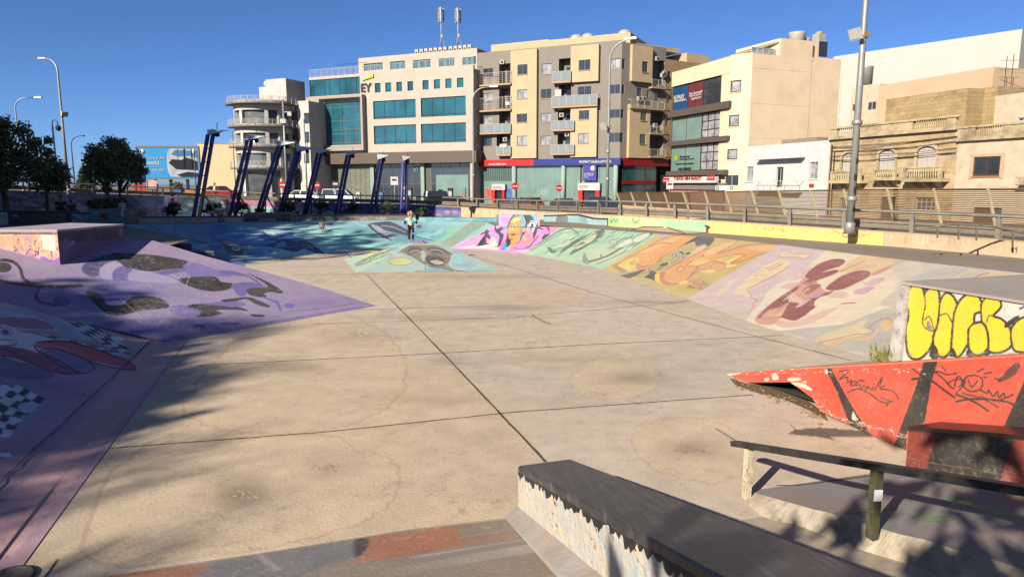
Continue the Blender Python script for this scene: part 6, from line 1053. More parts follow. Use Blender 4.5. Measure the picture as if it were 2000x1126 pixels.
us1=f.h(1045,310)[0];zb0=f.h(1050,323.5)[1];mb=MB();f.box(mb,uA-.3,us1,zb0,zb-.01,-.5,.6);mb.build('sign_band',M_RED,fl2);mb=MB();f.box(mb,us1,.3,zb0,zb-.012,-.5,.6);mb.build('sign_band',M_BLU,fl2)
zs0=f3 .h(1250,324)[1];mb=MB();f3 .box(mb,.62,s1+1,zs0,zb-.015,-.5,.3);mb.build('sign_band',mat('fascia_darkred',srgb((170,24,34))*.4,rough=.4),fl2)
a,b,z0_,z1_=f.r(*k(163,824,262,836),.6);f.text('lettering','remax-malta.com',M_WH,fl2,a,z0_,b-a,z1_-z0_,n=.62,bold=.02);a,b,z0_,z1_=f.r(*k(686,810,850,824),.6);f.text('lettering','PROPERTY SALES & LETTINGS',M_WH,fl2,a,z0_,(b-a)*1.12,z1_-z0_,n=.62,bold=.02)
g0=-.3
def shop(x0,x1,y,m,cols,rows=1,ff=f,n=0.):a,b=ff.h(x0,350,n)[0],ff.h(x1,350,n)[0]; return window(ff,fl2,(a,b,g0,zb0-.02),m,cols,rows,S('frame_pale',(190,206,196),.34),n=n,dep=.1,fw=.1,name='shop_window')
shop(935,1003,0,G_GRN,2,[.45]);shop(1003,1100,0,G_GRN,5);shop(1103,1133,0,G_GRN,2);shop(1136,1170,0,G_GRN,2);shop(1171,1204,0,G_GRN,2)
for x in (1005,1101,1203):a=f.h(x,350)[0];mb=MB();mb.tube([f.pt(a,g0,.15),f.pt(a,zb0,.15)],.35,12);mb.build('column',S('column_pale',(196,220,208),.34),fl2)
a,b,z0_,z1_=f.r(*k(135,850,305,928));mb=MB();
for i in range(16):u_=a+(b-a)*i/16;f.box(mb,u_,u_+(b-a)/26,z0_,z1_,-.07,-.02)
mb.build('vertical_blind',mat('blind_grey',srgb((90,110,108))*.35),fl2)
mb=MB();f.box(mb,uA,-.02,g0,zb0,-10,-.8);f3 .box(mb,.5,s1,g0,zs0,-8,-.8);f3 .box(mb,s1+.02,se+8,g0,zb-.02,-8,-.6);mb.build('ground_storey',M_DF,fl2)
window(f3,fl2,(.62,f3 .h(1282,350)[0],g0,zs0),G_DGRN,3,1,M_DF,dep=.1,name='shop_window');a,b,z0_,z1_=f3 .r(*k(900,927,1122,946));mb=MB();f3 .box(mb,.64,b,z0_,z1_,-.05,.1);mb.build('red_strip',_mats['fascia_darkred'],fl2)
for R_,po,txt in [((180,947,254,980),(183,980,252,1040),((186,958,242,970),)),((678,940,803,982),(679,982,802,1052),((686,953,740,966),))]:
 b4=f.r(*k(*R_),.6);mb=MB();f.box(mb,*b4[:2],b4[2],b4[3],.02,.6);ds=mb.build('door_sign',M_WH,fl2)
 q=f.r(*k(*txt[0]),.6);f.text('lettering','RE/MAX',M_RED,ds,q[0],q[2],q[1]-q[0],q[3]-q[2],n=.61);q4=f.r(*k(txt[0][0],txt[0][3]+2,txt[0][2]-5,txt[0][3]+6),.6);f.text('lettering','elite group',M_RED,ds,q4[0],q4[2],q4[1]-q4[0],q4[3]-q4[2],n=.61)
 b4=f.r(*k(*po),.5);w_=(b4[1]-b4[0])*.2;mb=MB();f.box(mb,b4[0],b4[0]+w_,g0,b4[3],.02,.5);f.box(mb,b4[1]-w_,b4[1],g0,b4[3],.02,.5);mb.build('red_portal',M_RED,fl2);mb=MB();f.box(mb,b4[0]+w_,b4[1]-w_,g0,b4[3]-.01,.0,.05);mb.build('door',G_DARK,fl2)
for R_,m in (((142,972,182,1030),S('poster_red',(226,110,100),.38,var=.4,scale=2)),((256,970,300,1030),S('poster_blue',(90,130,200),.38,var=.4,scale=2))):b4=f.r(*k(*R_));mb=MB();f.box(mb,b4[0],b4[1],b4[2],b4[3],-.02,.02);mb.build('poster',m,fl2)
b4=f.r(*k(706,838,784,926),.5);mb=MB();f.box(mb,b4[0],b4[1],b4[2],b4[3],.3,.5);bn=mb.build('banner',S('banner_violet',(84,84,184),.38,var=.1),fl2)
for i,(t_,y0,y1,m) in enumerate([('moving',870,878,M_RED),('A CAREER IN',882,890,M_WH),('REAL ESTATE',892,900,M_WH),('awaits',903,910,M_WH)]):q=f.r(*k(712,y0,768 if i<3 else 740,y1),.5);f.text('lettering',t_,m,bn,q[0],q[2],q[1]-q[0],q[3]-q[2],n=.51)
c_=f.pt(*f.h(900+766/2.963,40+856/2.963,.5),.52);mb=MB();mb.sph(c_,(.42,.1,.42),12);mb.build('balloon',M_WH,bn)
M_CR=mat('cream_render',srgb((241,217,182))*.55,rough=.85,var=.05,scale=.35,bump=.1,dirt=srgb((206,176,140))*.45,dirt_amt=.25,dscale=.5);M_BND=mat('brown_band',srgb((112,98,88))*.4,var=.12,scale=2)
K1,K2=(28.3,85.),(26.4,87.);f5=F(K2[0],K2[1],K1[0]-K2[0],K1[1]-K2[1]);f4=F(22.1,99.5,K2[0]-22.1,K2[1]-99.5);f6=F(K1[0],K1[1],.927,.375);k=cz(1260,40,3.129)
L4=math.hypot(K2[0]-22.1,K2[1]-99.5);L5=math.hypot(K1[0]-K2[0],K1[1]-K2[1])
cm=thing('commercial_building','cream corner building with three storeys of tinted office glazing above a mini market','building',f4 .pt(6,0))
Z4= lambda y,x=1360:f4 .h(x,y)[1]
yr=[f4 .h(1260+330/3.129,40+y/3.129)[1] for y in (273,366,528,568,580,723,752,765,917,945)]
zt4,za,zb_4,zc0=yr[0],yr[1],yr[2],yr[3]
mb=MB();f4 .box(mb,0,L4,za,zt4,-8,0);f4 .box(mb,0,L4,-.3,za,-8,-.6);mb.build('wall',M_CR,cm)
for z1_,z0_ in ((yr[2]+.05,yr[3]),(yr[5],yr[6]),(yr[8],yr[9])):mb=MB();f4 .box(mb,-.2,L4+.3,z0_,z1_,-.6,.35);mb.build('band',M_BND,cm)
um=f4 .h(1260+345/3.129,180)[0];ug=f4 .h(1260+462/3.129,180)[0]
for zlo,zhi,ml,mr_ in ((yr[2]+.06,za-.01, None ,G_DARK),(yr[5]+.01,yr[3]-.01,G_GRN,G_CURT),(yr[8]+.01,yr[6]-.01,G_GRN,G_CURT)):
 if ml is None :
  us_=f4 .h(1260+253/3.129,180)[0];w1=window(f4,cm,(.05,us_,zlo,zhi),S('film_blue',(30,84,130),.5,rough=.2,var=.1),2,1,M_DF,dep=.3);w2=window(f4,cm,(us_,um,zlo,zhi),S('film_red',(122,52,60),.5,rough=.2,var=.1),2,1,M_DF,dep=.3)
  q=f4 .r(*k(170,455,232,490));f4 .text('lettering','RE/MAX',M_WH,w1,q[0],q[2],q[1]-q[0],q[3]-q[2],n=-.2);q=f4 .r(*k(170,486,245,496));f4 .text('lettering','COMMERCIAL AND INVESTMENTS',M_WH,w1,q[0],q[2],q[1]-q[0],(q[3]-q[2]),n=-.2)
  q=f4 .r(*k(262,432,340,450));f4 .text('lettering','Your Commercial',M_WH,w2,q[0],q[2],q[1]-q[0],q[3]-q[2],n=-.2);q=f4 .r(*k(262,450,335,466));f4 .text('lettering','Property Experts',M_WH,w2,q[0],q[2],q[1]-q[0],q[3]-q[2],n=-.2);q=f4 .r(*k(274,468,335,482));f4 .text('lettering','+356 999 557 217',M_WH,w2,q[0],q[2],q[1]-q[0],q[3]-q[2],n=-.2)
 else :
  w1=window(f4,cm,(.05,um,zlo,zhi),ml,2,1,M_DF,dep=.3)
  if zlo<yr[7]:
   q=f4 .r(*k(205,824,265,840));f4 .text('lettering','Property',M_BLK,w1,q[0],q[2],q[1]-q[0],q[3]-q[2],n=-.2,bold=.02);q=f4 .r(*k(205,840,290,853));f4 .text('lettering','Management',M_BLK,w1,q[0],q[2],q[1]-q[0],q[3]-q[2],n=-.2);q=f4 .r(*k(192,898,272,915));f4 .text('lettering','+356 2180033',M_BLK,w1,q[0],q[2],q[1]-q[0],q[3]-q[2],n=-.2,bold=.02);q=f4 .r(*k(178,868,288,882));f4 .text('lettering','Your partner in property management',M_DF,w1,q[0],q[2],q[1]-q[0],q[3]-q[2],n=-.2)
   mb=MB();mb.prism([f4 .pt(*f4 .h(1260+x/3.129,40+y/3.129,-.2),-.2) for x,y in ((178,828),(198,822),(202,845),(190,862),(178,848))],f4 .n*.02);mb.build('shield',S('shield_lime',(190,196,50),.4),w1)
 window(f4,cm,(um,ug,zlo,zhi),mr_,3,3,M_DF,dep=.3,fw=.13)
 mb=MB();f4 .box(mb,ug,L4,zlo,zhi,-.6,-.05);mb.build('pier',M_CR,cm)
zsg=f4 .r(*k(110,955,430,992),.6);mb=MB();f4 .box(mb,f4 .h(1296,352,.6)[0],f4 .h(1397,346,.6)[0],zsg[2],zsg[3],.1,.6);sg=mb.build('shop_sign',M_WH,cm)
q=f4 .r(*k(178,955,345,975),.6);f4 .text('lettering','TURKISH MINI MARKET',M_RED,sg,q[0],q[2],q[1]-q[0],q[3]-q[2],n=.62,bold=.01)
for R_ in ((110,962,148,992),(379,943,425,975)):b4=f4 .r(*k(*R_),.6);mb=MB();f4 .box(mb,b4[0],b4[1],b4[2],b4[3],.6,.64);rb_=mb.build('drink_panel',M_RED,sg);f4 .text('lettering','Coca-Cola',M_WH,rb_,b4[0]+.1,b4[2]+(b4[3]-b4[2])*.3,(b4[1]-b4[0])*.82,(b4[3]-b4[2])*.42,n=.65,shear=.3)
b4=f4 .r(*k(165,1000,470,1050),-.2);mb=MB();f4 .box(mb,.3,L4,-.3,zsg[2]-.9,-.4,-.2);mb.build('shop_front',S('shop_print',(220,150,140),.42,var=.5,scale=1.5),cm);mb=MB();f4 .box(mb,.3,L4,zsg[2]-.88,zsg[2]-.02,-.5,.1);mb.build('shutter_box',S('shutter_grey',(150,140,140),.4),cm)
hs=[f5 .r(*k(*q)) for q in [(522,366,587,438),(512,578,574,648),(502,785,564,850),(485,945,570,1010)]]
z5=f5 .h(1442,106)[1];mb=holed(MB(),f5,0,L5,-.3,z5,hs,dep=.3);mb.build('corner_wall',M_CR,cm)
for q in hs[:3]:window(f5,cm,q,G_CURT,1,1,M_DF,dep=.12,sill=M_CR,fw=.12)
window(f5,cm,hs[3],G_DARK,2,1,M_WF,dep=.2,name='door')
a1=f6 .h(1523,120)[0];a2=f6 .h(1586,120)[0];a3=f6 .h(1643,130)[0];zt6=f6 .h(1470,104)[1];zp6=f6 .h(1550,77)[1];zq6=f6 .h(1620,114)[1]
mb=MB();f6 .box(mb,0,a2,-.3,zt6,-8,0);f6 .box(mb,a1,a2,zt6,zp6,-8,-.01);f6 .box(mb,a2,a3,-.3,zq6,-7,-.06);f6 .box(mb,a2-.4,f6 .h(1606,90)[0],zq6,zp6-.25,-6,-.5);mb.build('long_wall',M_CR,cm)
mb=MB()
for y in (134,203,270):z=f6 .h(1500,y)[1];f6 .box(mb,0,a2,z-.03,z+.03,-.01,.018)
mb.build('string_course',M_CR,cm)
mb=MB();pr=[f6 .pt(a1-.1,zp6-.3,-.2),f6 .pt(a1-.1,zp6-.5,-.2)];qa,qb=f4 .pt(3,zt4+.4,-1.5),f4 .pt(3,zt4+.2,-1.5);mb.hexa([pr[1],qb,qb-f4 .n*3,pr[1]-f6 .n*4,pr[0],qa,qa-f4 .n*3,pr[0]-f6 .n*4]);mb.build('sloping_awning',S('awning_grey',(190,176,150),.4),cm)
b4=(f6 .h(1475,100)[0],a1-.2,zt6,f6 .h(1500,92)[1]);window(f6,cm,b4,G_CURT,4,1,M_WF,n=-.6,dep=.1)
for x,y,r_,h_ in ((1557,72,1.0,1.6),(1574,75,.6,1.0)):u_=f6 .h(x,y,-3)[0];mb=MB();mb.lathe([(r_*.9,0),(r_,h_*.8),(r_*1.05,h_),(.1,h_+.1)],f6 .pt(u_,zp6,-3),16);mb.build('water_tank',M_AC,cm)
mb=MB();u_=f6 .h(1600,70,-2)[0];mb.box(f6 .pt(u_,zp6+.6,-2),(1.1,1.1,1.7),rz=.4);mb.lathe([(.5,0),(.5,.2),(.1,.3)],f6 .pt(u_,zp6+1.45,-2),12);mb.build('roof_condenser',M_AC,cm)
mb=MB();u_=f6 .h(1638,200)[0];mb.tube([f6 .pt(u_,3,.1),f6 .pt(u_,zq6-2.5,.1)],.09,6);mb.build('drain_pipe',M_WF,cm)
u_,z_=f6 .h(1610,105);window(f6,cm,(u_-.5,u_+.8,z_-.3,z_+1.5),G_DARK,1,1,M_DF,n=-.4,dep=.02)
f7=F(*W(53,60)[:2],-A2[0],-A2[1]);M_WHT=mat('whitewash',srgb((242,239,234))*.44,rough=.85,var=.05,scale=.5,bump=.1,dirt=srgb((200,190,176))*.4,dirt_amt=.3)
def stone_mat(name,c1,c2,mort,sc,ar=2.2):
 m=mat(name,c1,rough=.9,var=.16,scale=1.2,bump=.25,bscale=20,dirt=srgb((110,90,62))*.4,dirt_amt=.55,dscale=.6);N,L=nodes(m);b=N['Principled BSDF'];src=b.inputs['Base Color'].links[0].from_socket
 tc=N.new('ShaderNodeTexCoord');sx=N.new('ShaderNodeSeparateXYZ');L.new(tc.outputs['Object'],sx.inputs[0]);ad=N.new('ShaderNodeMath');ad.operation='MULTIPLY_ADD';ad.inputs[1].default_value=.32;ad.inputs[1].default_value=-.95;L.new(sx.outputs[1],ad.inputs[0]);ad2=N.new('ShaderNodeMath');ad2 .operation='MULTIPLY_ADD';ad2 .inputs[1].default_value=.31;L.new(sx.outputs[0],ad2 .inputs[0]);L.new(ad.outputs[0],ad2 .inputs[2]);cb=N.new('ShaderNodeCombineXYZ');L.new(ad2 .outputs[0],cb.inputs[0]);L.new(sx.outputs[2],cb.inputs[1])
 br=N.new('ShaderNodeTexBrick');br.inputs['Scale'].default_value=sc;br.inputs['Color1'].default_value=(1,1,1,1);br.inputs['Color2'].default_value=(*(np.array(c2)/np.array(c1)),1);br.inputs['Mortar'].default_value=(*(np.array(mort)/np.array(c1)),1);br.inputs['Mortar Size'].default_value=.018;br.inputs['Brick Width'].default_value=.9;br.inputs['Row Height'].default_value=.38;L.new(cb.outputs[0],br.inputs['Vector'])
 mx=N.new('ShaderNodeMix');mx.data_type='RGBA';mx.blend_type='MULTIPLY';mx.inputs[0].default_value=1;L.new(src,mx.inputs[6]);L.new(br.outputs[0],mx.inputs[7]);L.new(mx.outputs[2],b.inputs['Base Color']); return m
M_STO=stone_mat('limestone_blocks',srgb((230,206,164))*.44,srgb((206,174,126))*.44,srgb((238,218,184))*.44,1.0);M_LIM=mat('limestone_smooth',srgb((228,206,164))*.42,rough=.9,var=.12,scale=1.2,bump=.25,dirt=srgb((96,84,66))*.4,dirt_amt=.7,dscale=.5);M_LIM2=mat('limestone_pale',srgb((240,222,192))*.42,rough=.9,var=.08,scale=1,bump=.2,dirt=srgb((200,170,130))*.42,dirt_amt=.4);M_SHUT=mat('shutter_white',srgb((226,216,204))*.42,var=.08)
k=cz(1260,40,3.129)
wh_=thing('white_house','small two-storey whitewashed house with a thin canopy over its balcony door','house',f7 .pt(f7 .h(1530,320)[0],0))
ua,ub=f7 .h(1447,330)[0],f7 .h(1618,330)[0];zh=f7 .h(1530,281)[1]
hs=[f7 .r(*k(*q)) for q in [(618,893,660,985),(800,895,842,1020),(1003,865,1055,968)]]
mb=holed(MB(),f7,ua,ub,-.3,zh,hs,dep=.35);f7 .box(mb,ua+.01,ub-.01,-.3,zh-.7,-10,-.35);mb.build('wall',M_WHT,wh_)
for q in (hs[0],hs[2]):window(f7,wh_,q,G_CURT,2,[.75],M_WF,dep=.2,sill=M_WHT)
window(f7,wh_,hs[1],G_DARK,2,1,M_WF,dep=.2,name='balcony_door')
b4=f7 .r(*k(672,826,945,850),.8);mb=MB();f7 .box(mb,b4[0],b4[1],b4[2]+.1,b4[3]-.1,.01,.9);mb.build('canopy',M_WHT,wh_)
b4=f7 .r(*k(668,978,930,1038),.8);mb=MB();f7 .box(mb,b4[0],b4[1],b4[2]-.2,b4[2],.01,.9);sl=mb.build('balcony',M_WHT,wh_);railing(f7,sl,b4[0],b4[1],b4[2],b4[3]-b4[2],.82,M_WF,bars=1,ret=.8)
b4=f7 .r(*k(1005,998,1032,1018));mb=MB();f7 .box(mb,b4[0],b4[1],b4[2],b4[3],.01,.1);mb.build('meter_box',S('meter_red',(200,70,40),.4,var=.4,scale=2),wh_)
mb=MB();u_=f7 .h(1560,272,-5)[0];f7 .box(mb,u_-3,u_+3,zh-.7,zh+.9,-7,-5);mb.build('roof_hut',S('hut_grey',(170,158,140),.4),wh_)
k=cz(1600,0,2.345)
pz=thing('stone_house','old limestone house with three arched shuttered windows, stone balconies and balustrade','house',f7 .pt(f7 .h(1740,330)[0],0))
ua,ub=f7 .h(1618.5,330)[0]+.05,f7 .h(1866,330)[0];zp1=f7 .h(1740,237.5)[1];zp0=f7 .h(1740,264)[1]
ar=[f7 .r(*k(*q)) for q in [(105,699,166,783),(274,685,350,776),(450,669,538,765)]];gr=[f7 .r(*k(*q)) for q in [(92,908,130,985),(276,900,345,1030),(438,905,530,965)]]
mb=holed(MB(),f7,ua,ub,-.4,zp0,[(q[0],q[1],q[2],q[3]-.01) for q in ar]+gr,dep=.4);f7 .box(mb,ua+.01,ub-.01,-.4,zp0-.02,-9,-.4);mb.build('wall',M_STO,pz)
mb=MB();f7 .box(mb,ua,ub,zp0,zp0+.3,-.5,.35);f7 .box(mb,ua,ub+.01,zp1-.18,zp1,-.35,.15)
for xa,xb in ((45,85),(215,430),(585,625)):a,b=f7 .h(1600+xa/2.345,250)[0],f7 .h(1600+xb/2.345,240)[0];f7 .box(mb,a,b,zp0+.301,zp1-.181,-.3,.05)
mb.build('parapet',M_LIM,pz)
def balusters(par,ff,a,b,z0,z1,n,cnt,m= None ):
 mb=MB()
 for i in range(cnt):u=a+(b-a)*(i+.5)/cnt;h=z1-z0;w=(b-a)/cnt*.34;mb.lathe([(w*.6,0),(w*.5,h*.1),(w,h*.35),(w*.5,h*.7),(w*.7,h)],ff.pt(u,z0,n),8)
 return mb.build('balustrade',m or M_LIM,par)
for xa,xb,c_ in ((85,215,14),(430,585,15)):balusters(pz,f7,f7 .h(1600+xa/2.345,250)[0],f7 .h(1600+xb/2.345,250)[0],zp0+.3,zp1-.18,-.12,c_)
for q in ar:
 w=q[1]-q[0];mb=MB();cu,zz=(q[0]+q[1])/2,q[3]-w*.28
 fr_=[(q[0]-.22,q[2]),(q[0]-.22,zz)]+[(cu-math.cos(t)*(w/2+.22),zz+math.sin(t)*(w*.28+.22)) for t in np.linspace(0,math.pi,13)]+[(q[1]+.22,zz),(q[1]+.22,q[2])]
 inn=[(q[0],q[2]),(q[0],zz)]+[(cu-math.cos(t)*w/2,zz+math.sin(t)*w*.28) for t in np.linspace(0,math.pi,13)]+[(q[1],zz),(q[1],q[2])]
 n_p=len(fr_);vs=[f7 .pt(*a,.12) for a in fr_]+[f7 .pt(*a,.12) for a in inn]+[f7 .pt(*a,-.0) for a in fr_]+[f7 .pt(*a,-.2) for a in inn];fs=[]
 for i in range(n_p-1):fs+=[(i,i+1,n_p+i+1,n_p+i),(2*n_p+i,2*n_p+i+1,i+1,i),(n_p+i,n_p+i+1,3*n_p+i+1,3*n_p+i)]
 mb.add(vs,fs);
 for sgn,e0 in ((-1,q[0]),(1,q[1])):
  pts=[(cu+sgn*math.cos(t)*w/2,zz+math.sin(t)*w*.28) for t in np.linspace(0,math.pi/2,7)]+[(cu,q[3]+.02),(e0,q[3]+.02)];mb.add([f7 .pt(*a,.05) for a in pts],[tuple(range(len(pts)))])
 wd=mb.build('arched_window',M_LIM,pz)
 mb=MB()
 for i in range(4):a=q[0]+w*i/4;f7 .box(mb,a+.02,a+w/4-.02,q[2],q[3]-.05,-.16,-.1);
 for z in (q[2]+.6,q[2]+1.5):f7 .box(mb,q[0],q[1],z,z+.06,-.1,-.08)
 mb.build('shutter',M_SHUT,wd)
for xa,xb,ya,yb,c_ in ((55,192,783,860,11),(248,352,775,840,8),(387,562,762,860,14)):
 b4=f7 .r(*k(xa,ya,xb,yb),.8);h=b4[3]-b4[2];zf=b4[2]+h*.45;mb=MB();f7 .box(mb,b4[0]-.1,b4[1]+.1,zf-.3,zf,.02,1.0);f7 .box(mb,b4[0],b4[1],b4[3]-.14,b4[3],.7,.95);f7 .box(mb,b4[0],b4[0]+.25,zf,b4[3]-.14,.72,.93);f7 .box(mb,b4[1]-.25,b4[1],zf,b4[3]-.14,.72,.93)
 for i in range(3):a=b4[0]+(b4[1]-b4[0])*(i+.5)/3;mb.prism([f7 .pt(a-.12,zf-.3,.02),f7 .pt(a-.12,zf-.3,.8),f7 .pt(a-.12,zf-.55,.6),f7 .pt(a-.12,zf-.9,.02)],f7 .d*.24)
 o=mb.build('stone_balcony',M_LIM,pz);balusters(o,f7,b4[0]+.25,b4[1]-.25,zf,b4[3]-.14,.82,c_)
for q in (gr[0],gr[2]):window(f7,pz,q,G_DARK,4,3,M_SHUT,dep=.25)
mb=MB();f7 .box(mb,gr[1][0],gr[1][1],gr[1][2],gr[1][3],-.3,-.2);mb.build('door',S('door_brown',(96,76,60),.4,var=.2),pz)
for x,y0_ in ((640,0),): pass
mb=MB()
for i in range(7):z0_=zp0-.5-rs.rand()*1.6;mb.tube([f7 .pt(ua+.5,z0_,.12),f7 .pt(ua+(ub-ua)*.35,z0_-.25+rs.rand()*.3,.14),f7 .pt(ua+(ub-ua)*.7,z0_-.1+rs.rand()*.4,.14),f7 .pt(ub,z0_+.2,.12)],.025,5)
mb.build('wires',M_DF,pz)
mb=MB();mb.tube([f7 .pt(ua+.35,0,.12),f7 .pt(ua+.35,zp0-.5,.12)],.08,6);mb.tube([f7 .pt(ua+.75,0,.12),f7 .pt(ua+.75,zp0-1.2,.12)],.05,6);mb.build('drain_pipe',M_DF,pz)
rh=thing('plain_house','pale plain old house at the right edge with one dark brown framed window','house',f7 .pt(f7 .h(1940,330)[0],0))
ua,ub=f7 .h(1866,330)[0]+.02,f7 .h(2080,330)[0];zq1=f7 .h(1930,243)[1];zq0=f7 .h(1930,273)[1];wq=f7 .r(*k(706,717,830,806));gq=f7 .r(*k(700,950,830,1090))
mb=holed(MB(),f7,ua,ub,-.4,zq0,[wq,gq],dep=.35);f7 .box(mb,ua+.01,ub,-.4,zq0-.02,-9,-.35);mb.build('wall',M_LIM2,rh)
mb=MB();f7 .box(mb,ua,ub,zq0,zq0+.28,-.5,.3);f7 .box(mb,ua,ub,zq1-.16,zq1,-.35,.12)
for xa,xb in ((625,715),(842,1000)):a,b=f7 .h(1600+xa/2.345,250)[0],f7 .h(1600+xb/2.345,250)[0];f7 .box(mb,a,b,zq0+.281,zq1-.161,-.3,.04)
mb.build('parapet',M_LIM,rh);balusters(rh,f7,f7 .h(1905,250)[0],f7 .h(1959,250)[0],zq0+.28,zq1-.16,-.12,12)
window(f7,rh,wq,G_DARK,2,1,S('wood_brown',(96,70,48),.45),dep=.1,sill=S('sill_pink',(206,150,110),.4),fw=.14)
mb=MB();f7 .box(mb,wq[0]-.3,wq[1]+.3,wq[3],wq[3]+.22,.0,.06);f7 .box(mb,wq[0]-.3,wq[0],wq[2]-.2,wq[3],.0,.06);f7 .box(mb,wq[1],wq[1]+.3,wq[2]-.2,wq[3],.0,.06);mb.build('window_surround',S('surround_pink',(230,196,160),.42),rh)
window(f7,rh,gq,G_DARK,2,1,M_DF,dep=.2,name='garage_door')
b4=f7 .r(*k(905,810,960,865),.7);mb=MB();f7 .box(mb,b4[0],b4[1]+3,b4[2]+.3,b4[2]+.5,.02,.9);f7 .box(mb,b4[0],b4[1]+3,b4[3]-.1,b4[3],.65,.85);o=mb.build('stone_balcony',M_LIM,rh);balusters(o,f7,b4[0]+.1,b4[1]+3,b4[2]+.5,b4[3]-.1,.75,12)
M_YST=stone_mat('yellow_stone',srgb((216,190,140))*.44,srgb((200,170,120))*.44,srgb((180,150,108))*.44,1.1)
def block(name,label,x0,x1,ys,s,m,back=8,win=(),zbot=0,wm= None ,f0= None ,cat='building'):
 ff=f0 or F(*W(s,60)[:2],-A2[0],-A2[1]);a,b=ff.h(x0,ys)[0],ff.h(x1,ys)[0];zt=ff.h((x0+x1)/2,ys)[1];e=thing(name,label,cat,ff.pt((a+b)/2,zbot));hs=[ff.r(*q) for q in win]
 mb=holed(MB(),ff,a,b,zbot,zt,hs,dep=.3);ff.box(mb,a+.01,b-.01,zbot,zt-.4,-back,-.3);ff.box(mb,a+.01,b-.01,zt-.39,zt-.01,-back,-back+.3);ff.box(mb,b-.3,b-.01,zt-.39,zt-.01,-back+.3,-.3);mb.build('wall',m,e)
 for q in hs:window(ff,e,q,G_DARK,2,1,wm or M_WF,dep=.12)
 return e,ff,a,b,zt
block('roof_building','weathered yellow stone building rising behind the old house balustrade',1732,1890,183,58,M_YST,win=[(1895,212,1904,222)][:0])
block('roof_building','pale stained stone building at the right edge with a tiny dark window',1946,2080,179,56,M_LIM2,win=[(1988,229,2010,236)])
block('roof_building','golden stone wing with two small white-framed windows behind the plain house',1886,1950,172,60,M_YST,win=[(1895,211,1905,223),(1907,211,1914,223)])
block('roof_building','pale orange rendered block behind the yellow stone building',1718,1940,149,64,mat('peach_render',srgb((240,206,170))*.42,var=.06,scale=.4),back=6)
block('roof_building','narrow stone building with small windows between the cream block and peach block',1664,1719,168,66,M_LIM2,win=[(1664,203,1677,217),(1694,199,1711,215)])
pw=at(1813,100,0);fw_=F(pw[0],pw[1],.616,-.788);e,ff,a,b,zt=block('white_building','huge blank white-walled building towering behind the old houses',1630,1994,84,0,mat('blank_white',srgb((244,237,225))*.38,rough=.85,var=.05,scale=.12,dirt=srgb((232,216,196))*.4,dirt_amt=.6,dscale=.12),back=20,f0=fw_)
aerial=thing('tv_aerial','tall double television aerial on the roofs at the right edge','aerial',at(1945,66,9));mb=MB();b0_=at(1940,66,9.5)
for dx,zt_ in ((0,14.6),(.6,14.8)):
 mb.tube([b0_+(dx,0,0),np.array([b0_[0]+dx,b0_[1],zt_])],.03,5)
 for z in (14.4,13.6,12.9):mb.bar(np.array([b0_[0]+dx-.6,b0_[1],z-.2]),np.array([b0_[0]+dx+.7,b0_[1],z-.2]),.03)
mb.build('aerial',M_DF,aerial)
tk=thing('water_tank','grey metal rooftop water tank left of the narrow stone building','water tank',at(1675,72,8));mb=MB();mb.lathe([(.6,0),(.62,1.6),(.65,1.7),(.1,1.8)],at(1675,72,D(1675,165,72)[2]),14);mb.build('drum',m_galv,tk)
M_RB=mat('round_render',srgb((224,216,206))*.46,rough=.85,var=.07,scale=.5,dirt=srgb((160,150,140))*.36,dirt_amt=.3);G_RB=glass('glass_grey',(.09,.10,.105),rough=.1,var=.5,scale=.6)
cb_=at(525,122,0);rbld=thing('rounded_building','pale building with curved corner balconies stacked up its rounded front','building',cb_)
def sector(mb,c_,r0,r1,a0,a1,z0,z1,n=20,mi=0):
 t=np.linspace(R(a0),R(a1),n+1);vs=[];
 for q in t:
  for r_,z in ((r0,z0),(r1,z0),(r1,z1),(r0,z1)):vs.append((c_[0]+r_*math.sin(q),c_[1]-r_*math.cos(q),z))
 fs=[(3,2,1,0),tuple(4*n+i for i in range(4))]
 for i in range(n):fs+=[(4*i+j,4*i+(j+1)%4,4*i+4+(j+1)%4,4*i+4+j) for j in range(4)]
 return mb.add(vs,fs,mi)
zy= lambda crop:D(525,80+crop/3.218,117)[2]
slabs=[zy(795),zy(658),zy(530),zy(385)];mb=MB();mb.lathe([(4.45,-.3),(4.45,slabs[3])],cb_,40);f9=F(cb_[0],cb_[1],.93,-.37)
mb.build('core',G_RB,rbld)
mb=MB()
for i,z in enumerate(slabs):sector(mb,cb_,4.0,4.95,-100,100,z-1.15 if i else z-.5,z,30);sector(mb,cb_,4.0,4.95,-100,100,z+.02,z+(.35 if i<3 else .5),30)
for a in (-62,-30,22,48,75):sector(mb,cb_,4.3,4.97,a-3.5,a+3.5,-.3,slabs[3],3)
mb.build('wall',M_RB,rbld)
for i,z in enumerate(slabs[:3]+[slabs[3]]):
 mb=MB();sector(mb,cb_,4.9,6.0 if i<3 else 6.2,-80,80,z-.22,z,36);o=mb.build('balcony' if i<3 else 'roof_slab',mat('slab_grey',srgb((150,142,134))*.36,var=.1),rbld)
 mb=MB();
 for h_ in (.25,.45,.65,.85,1.02):sector(mb,cb_,5.9,5.94,-80,80,z+h_-.02,z+h_+.02,30)
 for a in range(-78,80,12):sector(mb,cb_,5.88,5.96,a,a+.6,z,z+1.0,1)
 mb.build('railing',M_WF,o)
mb=MB();a=f9 .h(585,300,-1)[0];b=f9 .h(606.5,300,-1)[0];hs=[f9 .r(440+495/3.218,80+y0/3.218,440+528/3.218,80+y1/3.218,-1) for y0,y1 in ((452,520),(570,640),(705,770))]
holed(mb,f9,a,b,-.3,zy(385)+.6,hs,n=-1,dep=.3);f9 .box(mb,a+.01,b-.01,-.3,zy(385)+.55,-14,-1.3);mb.build('side_wall',M_RB,rbld)
